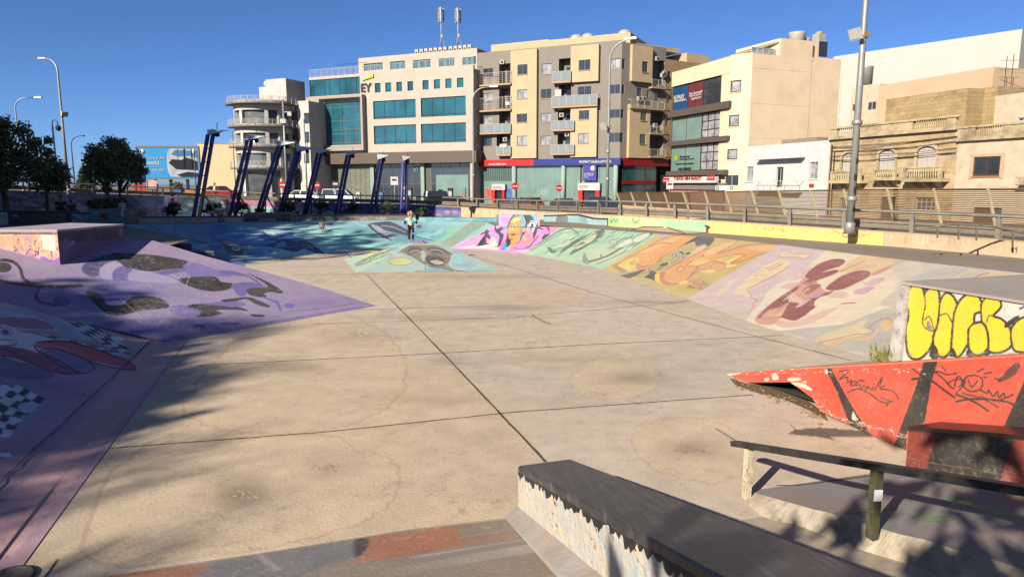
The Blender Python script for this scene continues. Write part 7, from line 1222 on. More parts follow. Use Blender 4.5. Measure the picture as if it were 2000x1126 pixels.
for q in hs:window(f9,rbld,q,G_DARK,2,1,M_AL,n=-1,dep=.15)
mb=MB();f9 .box(mb,f9 .h(463,250,-3)[0]-0,a,-.3,slabs[3]+.4,-12,-3.0);mb.build('left_wing',M_RB,rbld)
q=f9 .r(440+212/3.218,80+240/3.218,440+383/3.218,80+375/3.218,-2);mb=MB();f9 .box(mb,q[0],q[1],slabs[3],q[3]-1.2,-7,-2);f9 .box(mb,q[0]+1.6,q[1],q[3]-1.2,q[3],-7,-2);mb.build('stair_tower',M_RB,rbld)
mb=MB();mb.sph(f9 .pt(q[0]+1.0,q[3]-.6,-3),.62,14);mb.build('water_tank',M_WF,rbld)
p=at(430,126,0);f10=F(p[0],p[1],.93,.33);gb=thing('gable_building','blank cream gable building behind the leaning lamp posts','building',p);q=f10 .r(389,281,472,385)
mb=MB();f10 .box(mb,q[0],q[1],-.3,q[3],-9,0);f10 .box(mb,q[0]+6,q[1]-1.5,q[3],q[3]+.7,-9,-4);mb.build('wall',mat('gable_cream',srgb((246,224,176))*.56,var=.05,scale=.3,bump=.1),gb);mb=MB();f10 .box(mb,q[0],q[1],q[3],q[3]+.12,-.3,.06);mb.build('coping',M_EYW,gb)
pb=at(330,82,0);fb_=F(pb[0],pb[1],.985,.17);bb=thing('billboard','large blue billboard with white lettering on posts, partly behind a tree','billboard',pb);q=fb_.r(270,288.5,388,347)
mb=MB();fr_w=.25;fb_.box(mb,q[0],q[1],q[2],q[3],-.35,-.05);fb_.box(mb,q[0]-.1,q[1]+.1,q[3]-.02,q[3]+.22,-.4,.05);fb_.box(mb,q[0]-.1,q[1]+.1,q[2]-.2,q[2],-.4,.05);fb_.box(mb,q[0]-.12,q[0],q[2],q[3],-.4,.05);fb_.box(mb,q[1],q[1]+.12,q[2],q[3],-.4,.05);mb.build('frame',S('board_grey',(150,150,146),.4),bb)
mb=MB();fb_.box(mb,q[0]+.02,q[1]-.02,q[2]+.02,q[3]-.02,-.05,0);pn=mb.build('blue_panel',S('board_blue',(40,156,222),.55,rough=.5,var=.03),bb)
wq_,hq=q[1]-q[0],q[3]-q[2];PB= lambda u,z,n=.012:fb_.pt(q[0]+wq_*u,q[2]+hq*z,n)
pts=[(.98,.97),(.62,.97)]+[(.54-.07*math.sin(t),.5+.47*math.cos(t)) for t in np.linspace(.15,math.pi-.15,10)]+[(.62,.03),(.98,.03)];mb=MB();mb.prism([PB(*a) for a in pts],fb_.n*.01);ph_=mb.build('picture',S('picture_white',(214,220,230),.4,var=.25,scale=1),bb)
for pts,col in (([(.98,.55),(.98,.25),(.62,.28),(.50,.5),(.56,.62),(.72,.6),(.8,.68)],(34,40,50)),([(.98,.03),(.98,.16),(.8,.2),(.62,.1),(.7,.03)],(40,44,52)),([(.62,.93),(.98,.9),(.98,.66),(.84,.74),(.66,.7),(.55,.78)],(96,140,196)),([(.76,.97),(.79,.97),(.78,.3),(.75,.3)],(20,24,30)),([(.88,.97),(.9,.97),(.91,.3),(.885,.3)],(20,24,30)),([(.66,.97),(.668,.97),(.66,.45),(.652,.45)],(30,34,40))):mb=MB();mb.prism([PB(*a,.024) for a in pts],fb_.n*.008);mb.build('image_patch',S('img_%d_%d'%(col[0],col[2]),col,.4),ph_)
for t_,u_,z_,w_,h_ in (('50 Years of Art',.06,.60,.38,.12),('Retold.',.06,.44,.31,.13),('Exhibition programme',.06,.33,.27,.035),('MAY \u2014 DEC 2025',.06,.22,.36,.07),('Discover more',.06,.10,.2,.035)):fb_.text('lettering',t_,M_WH,pn,q[0]+wq_*u_,q[2]+hq*z_,wq_*w_,hq*h_,n=.01,bold=.02 if 'Ret' in t_ or 'MAY' in t_ else 0)
mb=MB();mb.lathe([(.0,0),(.28,0),(.28,.03),(0,.03)],(0,0,0),14);mb.v=[tuple(PB(.08,.87)+fb_.d*v[0]+np.array([0,0,v[1]])+fb_.n*v[2]) for v in mb.v];mb.build('emblem',M_WH,pn)
for u_ in (.25,.5,.78):mb=MB();fb_.box(mb,q[0]+wq_*u_-.15,q[0]+wq_*u_+.15,1.0,q[2]-.2,-.5,-.2);mb.build('post',M_DF,bb)
for x0,x1,y0,y1,d,col,lab in ((262,284,336,357,78,(26,90,190),'blue roadside hoarding with white edge under the billboard'),(262,284,358,372,79,(214,60,44),'red roadside hoarding low under the billboard'),(286,308,352,370,80,(230,190,190),'pink and white roadside hoarding under the billboard'),(362,380,370,382,72,(200,140,80),'orange roadside board by the barrier left of the lamp posts'),(340,354,370,382,74,(60,110,200),'small blue roadside board left of the orange one')):
 a,b=D(x0,y1,d),D(x1,y0,d);e=thing('hoarding',lab,'hoarding',(a[0],d,1.2));mb=MB();mb.box(((a[0]+b[0])/2,d,(a[2]+b[2])/2),(b[0]-a[0],.08,b[2]-a[2]));mb.build('panel',S('h_%d_%d'%col[:2],col,.4,var=.25,scale=1.5),e);mb=MB();mb.box(((a[0]+b[0])/2,d+.08,(1.0+b[2])/2),(.1,.06,b[2]-1.0));mb.build('post',M_DF,e)
 # ================================================================ PLAZA, TREES, PEOPLE, CARS
m_ledge=mat('ledge_concrete',srgb((150,142,134))*.5,rough=.85,var=.25,scale=2.5,bump=.2,dirt=srgb((60,56,60))*.5,dirt_amt=.6,dscale=1.2)
def ledge(label,x0,x1,yb,yt,dep,cols= None ,trim= True ,d2= None ,tags=5,cat='ledge',name='plaza_ledge'):
 a,b=P(x0,yb[0],ZD),P(x1,yb[1],ZD);h=D((x0+x1)/2,yt,(a[1]+b[1])/2)[2]-ZD;t=(b-a)/np.linalg.norm(b-a);n=np.array([-t[1],t[0],0])*dep;z=np.array([0,0,h]);dn=np.array([0,0,.05])
 e=thing(name,label,cat,a);i_=n/dep*.01
 mb=MB();mb.hexa([a-dn+i_,b-dn+i_,b+n-dn,a+n-dn,a+z+i_,b+z+i_,b+n+z,a+n+z]);mb.build('body',m_ledge,e)
 if cols:
  c=Canvas(x0-4,min(yt,yt)-6,x1+4,max(yb)+6,cols[0],ss=3)
  for i in range(int((x1-x0)*.5)):c.spray((x0+rs.rand()*(x1-x0),yt+rs.rand()*(yb[0]-yt)),4+rs.rand()*5,cols[rs.randint(len(cols))],.7,ry=3)
  for i in range(tags):scribble(c,x0+rs.rand()*(x1-x0)*.85,yt+3+rs.rand()*3,8+rs.rand()*9,5,4,[(30,28,36),(206,200,206)][rs.randint(2)],.9)
  painted('painted_front',ruled([[a,b],[a+z,b+z]],int((x1-x0)*1.5),[24]),c,m_wpaint,e)
 if trim:mb=MB();o=n/dep*.03;mb.hexa([a+z-o,b+z-o,b+n+z+o,a+n+z+o,a+z-o+dn,b+z-o+dn,b+n+z+o+dn,a+n+z+o+dn]);mb.build('black_edge',m_coping,e)
 return e,a,b,n,h
ledge('low bench ledge with black edges and white tagged front, left of the sitting woman',273,474,(436.5,435),424.5,.6,[(170,160,150),(150,142,140)],tags=8)
ledge('stone-faced planter ledge in front of the leaning lamps',476,568,(432.5,431.5),417,2.0,[(96,92,84),(120,112,100),(70,74,72)], False ,tags=0)
ledge('low grey slab at the foot of the stone planter',505,540,(434,433.5),426.5,.8, None , False )
ledge('long grey ledge with black edge behind the sitting child',572,812,(432.5,430.5),421,.7,[(120,112,106),(104,100,100)],tags=9)
ledge('teal painted low ledge right of the child with the scooter',818,985,(431.5,433),425,.7,[(90,160,170),(70,140,160),(130,180,180)], False ,tags=0)
ledge('dark tagged ledge at the left edge behind the purple block',17,140,(439,438.5),414,.9,[(46,54,66),(60,70,84)],tags=6)
ledge('bright teal and white painted block end at the far left edge',-30,17,(439.5,439),414,.9,[(206,196,176),(60,170,180),(190,180,160)],tags=2)
ledge('small block with white graffiti beside the teal planter',141,176,(438.5,438),417,.8,[(60,110,140),(150,180,190),(40,70,100)],tags=4)
_,pa,pb_,pn_,ph4=ledge('teal planter wall with red and black painted figures',177,252,(438,437),409.5,2.2,[(40,120,126),(60,140,140),(30,90,100)], False ,tags=4)
mb=MB();q=[pa+(pb_-pa)*u+np.array([0,0,ph4*v])-pn_/2.2*.012 for u,v in ((.27,.75),(.48,.78),(.45,.2),(.36,.3))];mb.add(q,[(0,1,2,3)]);tag(mb.build('red_poster',S('poster_scarlet',(190,40,40),.45,var=.3,scale=6)),'red pointed sticker pasted on the teal planter wall','sticker')
def leafmat(name,rgb,var=.35):
 m=mat(name,rgb,rough=.55,var=var,scale=1.4,spec=.35);b=m.node_tree.nodes['Principled BSDF'];b.inputs['Transmission Weight'].default_value=0; return m
L_DK=leafmat('leaf_dark',(.11,.125,.05));L_MD=leafmat('leaf_mid',(.125,.132,.056));L_CON=leafmat('leaf_conifer',(.028,.045,.022));M_BARK=mat('bark',(.085,.062,.045),rough=.95,var=.3,scale=6,bump=.8)
def leaves(name,m,par,clumps,n,size,seed,squash=1.0):
 g=np.random.RandomState(seed);cs=np.array([c[:3] for c in clumps],float);rr_=np.array([c[3] for c in clumps]);w=rr_**2.2;i=g.choice(len(cs),n,p=w/w.sum())
 d=g.normal(size=(n,3));d/=np.linalg.norm(d,axis=1,keepdims= True );tw=np.floor(g.rand(n)*26);sub=np.stack([np.sin(tw*2.4+i),np.cos(tw*1.7+i*2),np.sin(tw*.9+i*3)],1)*.35
 c=cs[i]+(d*(g.rand(n,1)**.45)*.75+sub)*rr_[i, None ]*np.array([1,1,squash]);a=g.normal(size=(n,3));a/=np.linalg.norm(a,axis=1,keepdims= True );b=np.cross(a,g.normal(size=(n,3)));b/=np.linalg.norm(b,axis=1,keepdims= True )
 s=size*(.6+.8*g.rand(n,1));v=np.stack([c-a*s,c+b*s*.42,c+a*s,c-b*s*.42],1).reshape(-1,3)
 me=bpy.data.meshes.new(name);me.vertices.add(4*n);me.vertices.foreach_set('co',v.astype(np.float32).ravel()-np.tile(np.array(par.location),4*n));me.loops.add(4*n);me.loops.foreach_set('vertex_index',np.arange(4*n,dtype=np.int32));me.polygons.add(n);me.polygons.foreach_set('loop_start',np.arange(0,4*n,4,dtype=np.int32));me.polygons.foreach_set('loop_total',np.full(n,4,np.int32));me.update(calc_edges= True );me.materials.append(m)
 o=bpy.data.objects.new(name,me);C.objects.link(o);o.parent=par; return o
def tree(label,base,h,clumps,n,size,m,seed,r=.14,cat='tree',name='broadleaf_tree',group= None ):
 e=empty(name,tuple(base),label,cat,group);b=np.array(base);g=random.Random(seed);mb=MB();tp_=b+np.array([g.uniform(-.2,.2),0,h*.45]);mb.tube([b-(0,0,1.6),b+(g.uniform(-.1,.1),0,h*.25),tp_,b+(0,0,h*.75)],[r,r*.85,r*.7,r*.3],8)
 for c in clumps:q=np.array(c[:3]);mb.tube([tp_-(0,0,h*.08),(tp_+q)/2+(g.uniform(-.2,.2),0,-.1),q],[r*.5,r*.32,r*.1],6)
 mb.build('trunk',M_BARK,e);leaves('crown',m,e,clumps,n,size,seed); return e
def crown(base,items): return [(base[0]+x,base[1]+y,base[2]+z,r) for x,y,z,r in items]
b=at(8,43,1.0);tree('big dark leafy tree filling the left edge',b,4.6,crown(b,[(-1.2,0,2.7,1.2),(.5,-.3,2.6,1.0),(-.4,.2,3.7,1.2),(1.2,.2,3.7,.9),(.2,0,4.8,.9),(-1.4,.3,4.5,1.0),(2.2,-.2,4.4,.6),(2.3,.1,3.0,.55),(1.5,0,5.2,.6),(2.9,0,3.9,.4),(.4,0,5.6,.55),(-.8,0,5.4,.75),(-2.4,.4,3.4,1.2),(3.0,0,4.6,.35)]),9500,.13,L_DK,1,.2)
b=at(88,46,1.2);tree('second looser tree right of the big left one',b,3.8,crown(b,[(0,0,2.0,1.0),(.7,.2,2.6,.9),(-.6,0,2.8,1.0),(.9,0,1.8,.7),(.3,.2,3.3,.6),(1.1,.1,2.9,.45),(1.5,0,2.3,.35)]),3600,.12,L_MD,2,.13)
b=at(212,42.5,1.3);tree('round dark tree with left of two thin trunks before the billboard',b,3.4,crown(b,[(-.2,0,2.9,.95),(.5,.1,3.6,.8),(-.7,0,2.4,.7),(.2,0,2.2,.7),(-.5,0,3.5,.7),(.4,0,4.2,.45),(-.9,0,3.0,.5),(-1.2,0,2.5,.3)]),5000,.11,L_DK,3,.09)
b=at(237,42,1.3);tree('dark tree with right of two thin trunks before the billboard',b,3.2,crown(b,[(.5,0,2.5,.8),(.7,.1,3.2,.7),(.1,0,3.0,.8),(1.1,0,2.6,.55),(.1,0,3.9,.55),(1.0,0,2.1,.45),(1.35,0,3.1,.3),(1.5,0,2.5,.25)]),4300,.11,L_DK,4,.09)
b=at(168,72,1.8);tree('small dark conifer beyond the barrier left of the round tree',b,3.0,crown(b,[(0,0,.7,1.0),(0,0,1.4,.8),(.1,0,2.1,.55),(0,0,2.7,.35)]),4000,.13,L_CON,5,.1,name='conifer')
b=at(347,78,1.4);tree('tiny dry-looking palm far behind the barrier under the billboard',b,1.6,crown(b,[(0,0,1.3,.6),(.2,0,1.0,.5)]),900,.14,leafmat('leaf_dry',(.12,.11,.04)),6,.12,name='palm_tree')
for i,u in enumerate(np.linspace(183,236,6)):b=at(u,38.5,ZD+.75);e=empty('shrub',tuple(b),'tufted green shrub growing in the teal planter under the two thin trunks','shrub','shrubs in the teal planter');leaves('foliage',leafmat('leaf_shrub',(.07,.095,.03)),e,crown(b,[(0,0,.12,.34),(.15,0,.3,.25),(-.2,0,.2,.25)]),700,.08,20+i)
def palm(x,d,zb,r,seed,b= None ,th=.3,lab= None ):
 b=at(x,d,zb) if b is None else b;e=empty('fan_palm',tuple(b),lab or 'low bushy fan palm in the planting strip along the graffiti wall','palm', None if lab else 'fan palms along the graffiti wall');g=random.Random(seed);mb=MB();mb.tube([b,b+(0,0,th)],[.18,.12],8);mb.build('trunk',M_BARK,e);mb=MB()
 for i in range(30):
  a,el=g.uniform(0,6.28),g.uniform(.05 if th<2 else -.7,1.4);L_=r*g.uniform(.75,1.1);d_=np.array([math.cos(a)*math.cos(el),math.sin(a)*math.cos(el),math.sin(el)]);s=np.cross(d_,(0,0,1.));s/=np.linalg.norm(s)+1e-6;up=np.cross(s,d_);o=b+(0,0,th);k_=o+d_*L_*.55;mb.bar(o,k_,.018)
  for j in range(9):t=(j-4)*.3;q=d_*math.cos(t)+s*math.sin(t);tip=k_+q*L_*.5-np.array([0,0,.12*L_*abs(t)]);w=up*.0+np.cross(q,up)*.03;mid_=k_+q*L_*.25;mb.add([k_,mid_+w,tip,mid_-w],[(0,1,2,3)])
 mb.build('fronds',leafmat('leaf_palm',(.035,.055,.025)),e,fix= False )
for i,(x,d,r) in enumerate([(337,44,1.0),(412,45,1.0),(470,46,.95),(505,45,.6),(562,47,.9),(623,49,.95),(690,50,.8),(757,50,.9),(822,47,.6)]):palm(x,d,-.35,r,i,th=1.35)
m_blue=mat('lamp_blue',srgb((72,70,122))*.85,rough=.45,var=.15,scale=4);m_plate=mat('lamp_plate',srgb((170,184,192))*.8,rough=.4,metal=.3,var=.1);k=cz(200,240,3.0303)
lamps=[((540,552),(575,548),(625,68),(655,72),(618,35,730,40),37,(206,176,90),[(590,410),(575,548),(678,528)]),((752,552),(785,550),(858,100),(885,100),(850,70,962,76),41,(140,50,56),[(800,415),(795,550),(872,528)]),((915,530),(937,530),(1042,132),(1065,135),(1030,105,1145,112),45,(70,130,190),[(965,420),(965,532),(1028,532)]),((1044,530),(1066,530),(1152,160),(1170,162),(1145,133,1268,146),48,(190,140,70),[(1088,430),(1096,528),(1152,532)]),((1190,540),(1207,540),(1275,175),(1297,178),(1270,150,1355,156),50,(50,110,80),[(1238,440),(1236,535),(1292,528)]),((1378,545),(1398,545),(1448,188),(1467,190),(1440,162,1518,170),51,(176,170,196),[(1410,430),(1394,542),(1466,542)]),((1580,548),(1604,550),(1640,212),(1662,214),(1625,184,1698,188),51,(44,44,90),[(1615,455),(1612,545),(1650,520)]),((1768,570),(1796,570),(1780,224),(1802,224),(1775,193,1830,196),47,(50,80,170),[(1790,470),(1770,520),(1795,520)])]
px= lambda q:(200+q[0]/3.0303,240+q[1]/3.0303)
for i,(b1,b2_,t1,t2,cp,d,col,brc) in enumerate(lamps):
 base=D(*px(b1),d);e=empty('leaning_lamp',(base[0],base[1],ZD-.1),'blue leaning double-tube lamp with %s braces, %s in the row'%(['yellow','red','light blue','orange','green','pale lilac','dark navy','bright blue'][i],['first from the left','second','third','fourth','fifth','sixth','seventh','last at right'][i]),'lamp post','leaning blue lamps along the plaza')
 dd=.25
 for bb_,tt,o in ((b1,t1,0),(b2_,t2,dd)):
  a,b=D(*px(bb_),d+o),D(*px(tt),d+o);a=a+(a-b)*((a[2]+.35)/(b[2]-a[2]));mb=MB();mb.tube([a,b],.105,10);mb.build('tube',m_blue,e)
 mb=MB()
 for s in range(1,6):f_=s/6;a,b=D(*px(b1),d),D(*px(t1),d);c_,d_=D(*px(b2_),d+dd),D(*px(t2),d+dd);mb.bar(a+(b-a)*f_,c_+(d_-c_)*f_,.05)
 mb.build('rungs',m_blue,e)
 x0,y0,x1,y1=cp;A_,B_2,C_2=D(*px((x0,y0)),d-.4),D(*px((x1,y1+3)),d-.3),D(*px(((x0+x1)/2-10,y0+22)),d-.3);A2_,C3=D(*px((x0+4,y0+34)),d-.5),D(*px((x0+2,y0)),d+.9)
 mb=MB();mb.hexa([A2_,D(*px((x1-6,y1+6)),d-.3),D(*px((x1-6,y1+5)),d+.5),A2_+(0,.9,0),A_,B_2,B_2+(0,.7,0),A_+(0,1.2,0)]);mb.build('head_plate',m_plate,e)
 lp_=D(*px((x0+(x1-x0)*.55,y0+42)),d);mb=MB();mb.lathe([(.02,.3),(.1,.25),(.14,0),(.05,-.05)],lp_,10);mb.bar(lp_+(0,0,.3),lp_+(0,.1,.7),.03);mb.build('spotlight',M_DF,e)
 kn=D(*px(brc[0]),d-.1)
 for q in brc[1:]:a=D(*px(q),d-.5 if q is brc[1] else d-.2);mb=MB();mb.tube([kn,a+(a-kn)*.15],.05,8);mb.build('brace',S('brace_%d'%i,col,.5,var=.2),e)
def skinned(name,m,par,chains,sub=1):
 """one continuous surface grown over connected joints: chains of (x,y,z,r), first joints shared by position"""
 vs,rs_,es,idx=[],[],[],{}
 for ch in chains:
  last= None
  for x,y,z,r in ch:
   key=(round(x,4),round(y,4),round(z,4))
   if key not in idx:idx[key]=len(vs);vs.append((x,y,z));rs_.append(r)
   if last is not None :es.append((last,idx[key]))
   last=idx[key]
 me=bpy.data.meshes.new(name);me.from_pydata(vs,es,[]);o=bpy.data.objects.new(name,me);C.objects.link(o);md=o.modifiers.new('s','SKIN');md.use_smooth_shade= True ;me.skin_vertices or None
 sv=me.skin_vertices[0].data
 for i,r in enumerate(rs_):sv[i].radius=(r,r)
 sv[0].use_root= True ;ss=o.modifiers.new('d','SUBSURF');ss.levels=ss.render_levels=sub
 dg=bpy.context.evaluated_depsgraph_get();nm=bpy.data.meshes.new_from_object(o.evaluated_get(dg));bpy.data.objects.remove(o);nm.name=name;nm.materials.clear();nm.materials.append(m);nm.polygons.foreach_set('use_smooth',[ True ]*len(nm.polygons));n=bpy.data.objects.new(name,nm);C.objects.link(n);n.parent=par; return n
SKIN=mat('skin',(.36,.20,.13),rough=.6,var=.08);SKIN2=mat('skin_tan',(.24,.125,.08),rough=.6,var=.08)
def person(label,loc,h,rz,top,bottom,hair,skin=SKIN,pose='stand',sleeve=.55,leg_len=1.0,arms= None ,hair_r=1.0,shoes=(.03,.03,.035),long_hair= False ,cap= None ,stripes= None ):
 e=empty('person',tuple(loc),label,'person',rz=rz);s=h;J= lambda x,y,z:(x*s,y*s,z*s)
 hip=.52 if pose=='stand' else .16;lean=0 if pose=='stand' else -.05
 pel=J(0,0,hip);che=J(0,lean*.6,hip+.20);nec=J(0,lean,hip+.31);hd=J(0,lean-.012,hip+.385);tp_=J(0,lean-.01,hip+.445)
 body=[[(*pel,.075*s),(*J(0,lean*.3,hip+.1),.068*s),(*che,.078*s),(*nec,.032*s),(*hd,.05*s),(*tp_,.038*s)]]
 arms=arms or [((-.125,lean,hip+.27),(-.16,.02,hip+.11),(-.155,-.03,hip-.04)),((.125,lean,hip+.27),(.16,.02,hip+.11),(.155,-.03,hip-.04))]
 legs=[((-.05,0,hip),(-.06,-.015,.28),(-.06,.01,.045),(-.065,-.075,.02)),((.05,0,hip),(.06,-.03,.28),(.065,.0,.045),(.075,-.085,.02))] if pose=='stand' else [((-.05,0,hip),(-.07,-.24,hip+.10),(-.06,-.27,hip-.13),(-.06,-.36,hip-.16)),((.05,0,hip),(.07,-.25,hip+.10),(.06,-.30,hip-.12),(.06,-.39,hip-.15))]
 for sh,el,ha in arms:
  body.append([(*che,.078*s),(*J(*sh),.034*s),(*J(*el),.025*s),(*J(*ha),.017*s)]);d=(np.array(ha)-np.array(el));d/=np.linalg.norm(d);sd=np.cross(d,(1,0,0));p0=np.array(ha)+d*.035;body.append([(*J(*ha),.017*s),(*J(*p0),.02*s)])
  for fi,(o_,L_) in enumerate(((-.018,.034),(-.006,.042),(.006,.04),(.018,.03))):q1_=p0+sd*o_+d*L_*.5;q2_=p0+sd*o_*.9+d*L_+np.array([0,-.008,0]);body.append([(*J(*p0),.02*s),(*J(*q1_),.006*s),(*J(*q2_),.005*s)])
  th=np.array(ha)+d*.02-sd*.03;body.append([(*J(*p0),.02*s),(*J(*th),.006*s)])
 for a,b,c_,d_ in legs:body.append([(*pel,.075*s),(*J(*a),.058*s),(*J(*b),.04*s),(*J(*c_),.026*s),(*J(*d_),.022*s)])
 bo=skinned('body',skin,e,body)
 up=[[(*pel,.086*s),(*J(0,lean*.3,hip+.1),.080*s),(*che,.090*s),(*J(0,lean,hip+.285),.05*s)]]
 for sh,el,ha in arms:m_=np.array(sh)*(1-sleeve)+np.array(el)*sleeve if sleeve<=1 else np.array(el)*(2-sleeve)+np.array(ha)*(sleeve-1);up.append([(*che,.090*s),(*J(*sh),.046*s)]+([(*J(*el),.034*s)] if sleeve>1 else [])+[(*J(*m_),.036*s)])
 skinned('shirt',top,e,up)
 lo=[]
 for a,b,c_,d_ in legs:m_=np.array(b)*(1-(leg_len-.5)*2)+np.array(c_)*(leg_len-.5)*2 if leg_len>.5 else np.array(a)*(1-leg_len*2)+np.array(b)*leg_len*2;lo.append([(*J(0,0,hip+.02),.084*s),(*J(*a),.068*s)]+([(*J(*b),.048*s)] if leg_len>.5 else [])+[(*J(*m_),.036*s if leg_len>.5 else .055*s)])
 skinned('trousers',bottom,e,lo);sm_=mat('shoe_%d'%int(shoes[0]*1000),shoes,rough=.6)
 for a,b,c_,d_ in legs:mb=MB();mid_=(np.array(c_)+np.array(d_))/2;mb.sph(J(mid_[0],mid_[1],mid_[2]-.01),(.028*s,.062*s,.026*s),10);mb.build('shoe',sm_,e,loc=(0,0,0))
 g=random.Random(int(h*100));mb=MB();hc=np.array([0,lean+.006,hip+.41])
 for i in range(46):a,t=g.uniform(0,6.28),g.uniform(0,2.0 if not long_hair else 2.5);d=np.array([math.sin(t)*math.cos(a),math.sin(t)*math.sin(a),math.cos(t)]);
 N_=46
 for i in range(N_):
  a,t=g.uniform(0,6.28),math.acos(g.uniform(-.5 if hair_r>1.2 or long_hair else -.05,1));d=np.array([math.sin(t)*math.cos(a),math.sin(t)*math.sin(a),math.cos(t)])
  if d[1]<-.35 and d[2]<.55: continue
  q=hc+d*.047*hair_r;r_=.017*s*hair_r*g.uniform(.7,1.3);mb.sph(J(*q),r_,6)
 if long_hair:
  for i in range(14):a=g.uniform(.3,2.8);mb.tube([J(.05*math.cos(a),lean+.045*math.sin(a),hip+.42),J(.062*math.cos(a),lean+.06*math.sin(a),hip+.30),J(.06*math.cos(a),lean+.07*math.sin(a),hip+.20)],[.014*s,.018*s,.008*s],5)
 mb.build('hair',hair,e,loc=(0,0,0),fix= False )
 mb=MB();mb.sph(J(0,lean-.065,hip+.385),(.008*s,.012*s,.012*s),6);mb.build('nose',skin,bo,loc=(0,0,0))
 for x in (-.02,.02):mb=MB();mb.sph(J(x,lean-.056,hip+.397),.006*s,6);mb.build('eye',M_BLK,bo,loc=(0,0,0))
 mb=MB();mb.sph(J(0,lean-.057,hip+.362),(.014*s,.005*s,.004*s),6);mb.build('mouth',mat('lips',(.25,.08,.07)),bo,loc=(0,0,0))
 if cap is not None :mb=MB();mb.sph(J(0,lean-.008,hip+.432),(.056*s,.06*s,.036*s),12);mb.sph(J(0,lean-.07,hip+.425),(.04*s,.04*s,.007*s),10);mb.build('cap',cap,e,loc=(0,0,0))
 return e
def stripe_mat(name,stops,axis=2,sc=1.0,wave= None ):
 m=mat(name,(.5,.5,.5));N,L=nodes(m);b=N['Principled BSDF'];tc=N.new('ShaderNodeTexCoord');sx=N.new('ShaderNodeSeparateXYZ');L.new(tc.outputs['Object'],sx.inputs[0]);mu=N.new('ShaderNodeMath');mu.operation='MULTIPLY';mu.inputs[1].default_value=sc;L.new(sx.outputs[axis],mu.inputs[0]);src=mu.outputs[0]
 if wave:fr_=N.new('ShaderNodeMath');fr_.operation='FRACT';L.new(src,fr_.inputs[0]);src=fr_.outputs[0]
 else :nz=N.new('ShaderNodeTexNoise');nz.inputs['Scale'].default_value=9;L.new(tc.outputs['Object'],nz.inputs['Vector']);ad=N.new('ShaderNodeMath');ad.operation='MULTIPLY_ADD';ad.inputs[1].default_value=.35;L.new(nz.outputs[0],ad.inputs[0]);L.new(src,ad.inputs[2]);src=ad.outputs[0]
 cr=N.new('ShaderNodeValToRGB');L.new(src,cr.inputs[0]);el=cr.color_ramp.elements
 if wave:cr.color_ramp.interpolation='CONSTANT'
 while len(el)<len(stops):el.new(.5)
 for q,(p_,c_) in zip(el,stops):q.position=p_;q.color=(*(srgb(c_)*.7),1)
 L.new(cr.outputs[0],b.inputs['Base Color']); return m
tie=stripe_mat('tie_dye',[(.26,(226,70,40)),(.42,(240,150,40)),(.58,(236,220,80)),(.74,(90,200,180)),(.92,(150,210,220))],sc=1.15/1.2,wave= None )
_r=[n for n in tie.node_tree.nodes if n.type=='VALTORGB'][0].color_ramp
for q,p_ in zip(_r.elements,(.78,.88,.98,1.08,1.16)):q.position=min(p_-.16,1)
black=S('cloth_black',(40,38,44),.5);m_curl=mat('hair_blond',srgb((196,156,112))*.55,rough=.8,var=.4,scale=40);m_dkh=mat('hair_dark',(.02,.016,.013),rough=.6)
ft=ap+B3*.0;sx_=D(803,473,27.0)
arms_s=[((-.125,0,.79),(-.20,.06,.66),(-.10,-.10,.63)),((.125,0,.79),(.185,.03,.67),(.16,-.13,.60))]
kid=person('curly blond child in a tie-dye shirt standing on the pyramid with a scooter',(sx_[0],sx_[1],ap[2]+.0),1.17,R(190),tie,black,m_curl,arms=arms_s,sleeve=.75,leg_len=.95,hair_r=1.75,long_hair= True ,shoes=(.25,.24,.28))
mb=MB();mb.sph((-.072,.0,.34),(.055,.05,.06),10);mb.build('knee_pad',S('pad_white',(226,220,214),.5),kid,loc=(0,0,0))
for sx2 in (-1,1):mb=MB();mb.sph((sx2*.215,.055,.775),(.05,.05,.07),10);mb.build('elbow_pad',black,kid,loc=(0,0,0))
so=np.array([sx_[0]+.2,sx_[1]-.05,ap[2]]);sc2=empty('kick_scooter',tuple(so),'lilac kick scooter held by the curly-haired child on the pyramid','scooter');m_lil=S('scooter_lilac',(150,110,190),.5,rough=.4)
mb=MB();mb.cbox((.1,0,.075),(.38,.1,.03),.01);mb.build('deck',m_lil,sc2,loc=(0,0,0));mb=MB();mb.tube([(-.13,0,.09),(-.17,0,.2),(-.13,0,.72)],.016,8);mb.build('stem',m_lil,sc2,loc=(0,0,0));mb=MB();mb.tube([(-.13,-.2,.72),(-.13,.2,.72)],.014,8);mb.build('handlebar',M_DF,sc2,loc=(0,0,0))
for x in (-.14,.3):mb=MB();mb.tube([(x,-.015,.055),(x,.015,.055)],.055,14);mb.build('wheel',m_lil,sc2,loc=(0,0,0))
q=P(242,437,ZD);person('boy in a striped shirt, white shorts and cap standing on the plaza at left',q,1.32,R(70),stripe_mat('stripes',[(0,(226,224,220)),(.5,(50,54,70))],sc=13,wave= True ),S('cloth_white',(220,216,210),.55),m_dkh,SKIN2,sleeve=.7,leg_len=.55,cap=black,shoes=(.4,.4,.4))
q=P(432,434.5,ZD);q[2]=D(432,421,q[1])[2]-.16;person('woman in white with long dark hair sitting on the bench ledge, looking at her hands',(q[0],q[1]-.05,q[2]-.12),1.5,R(25),S('cloth_white',(220,216,210),.55),S('cloth_tan',(150,126,96),.5),m_dkh,SKIN2,'sit',sleeve=.6,leg_len=1.0,long_hair= True ,arms=[((-.11,-.05,.43),(-.13,-.12,.30),(-.04,-.20,.36)),((.11,-.05,.43),(.13,-.12,.30),(.04,-.20,.36))])
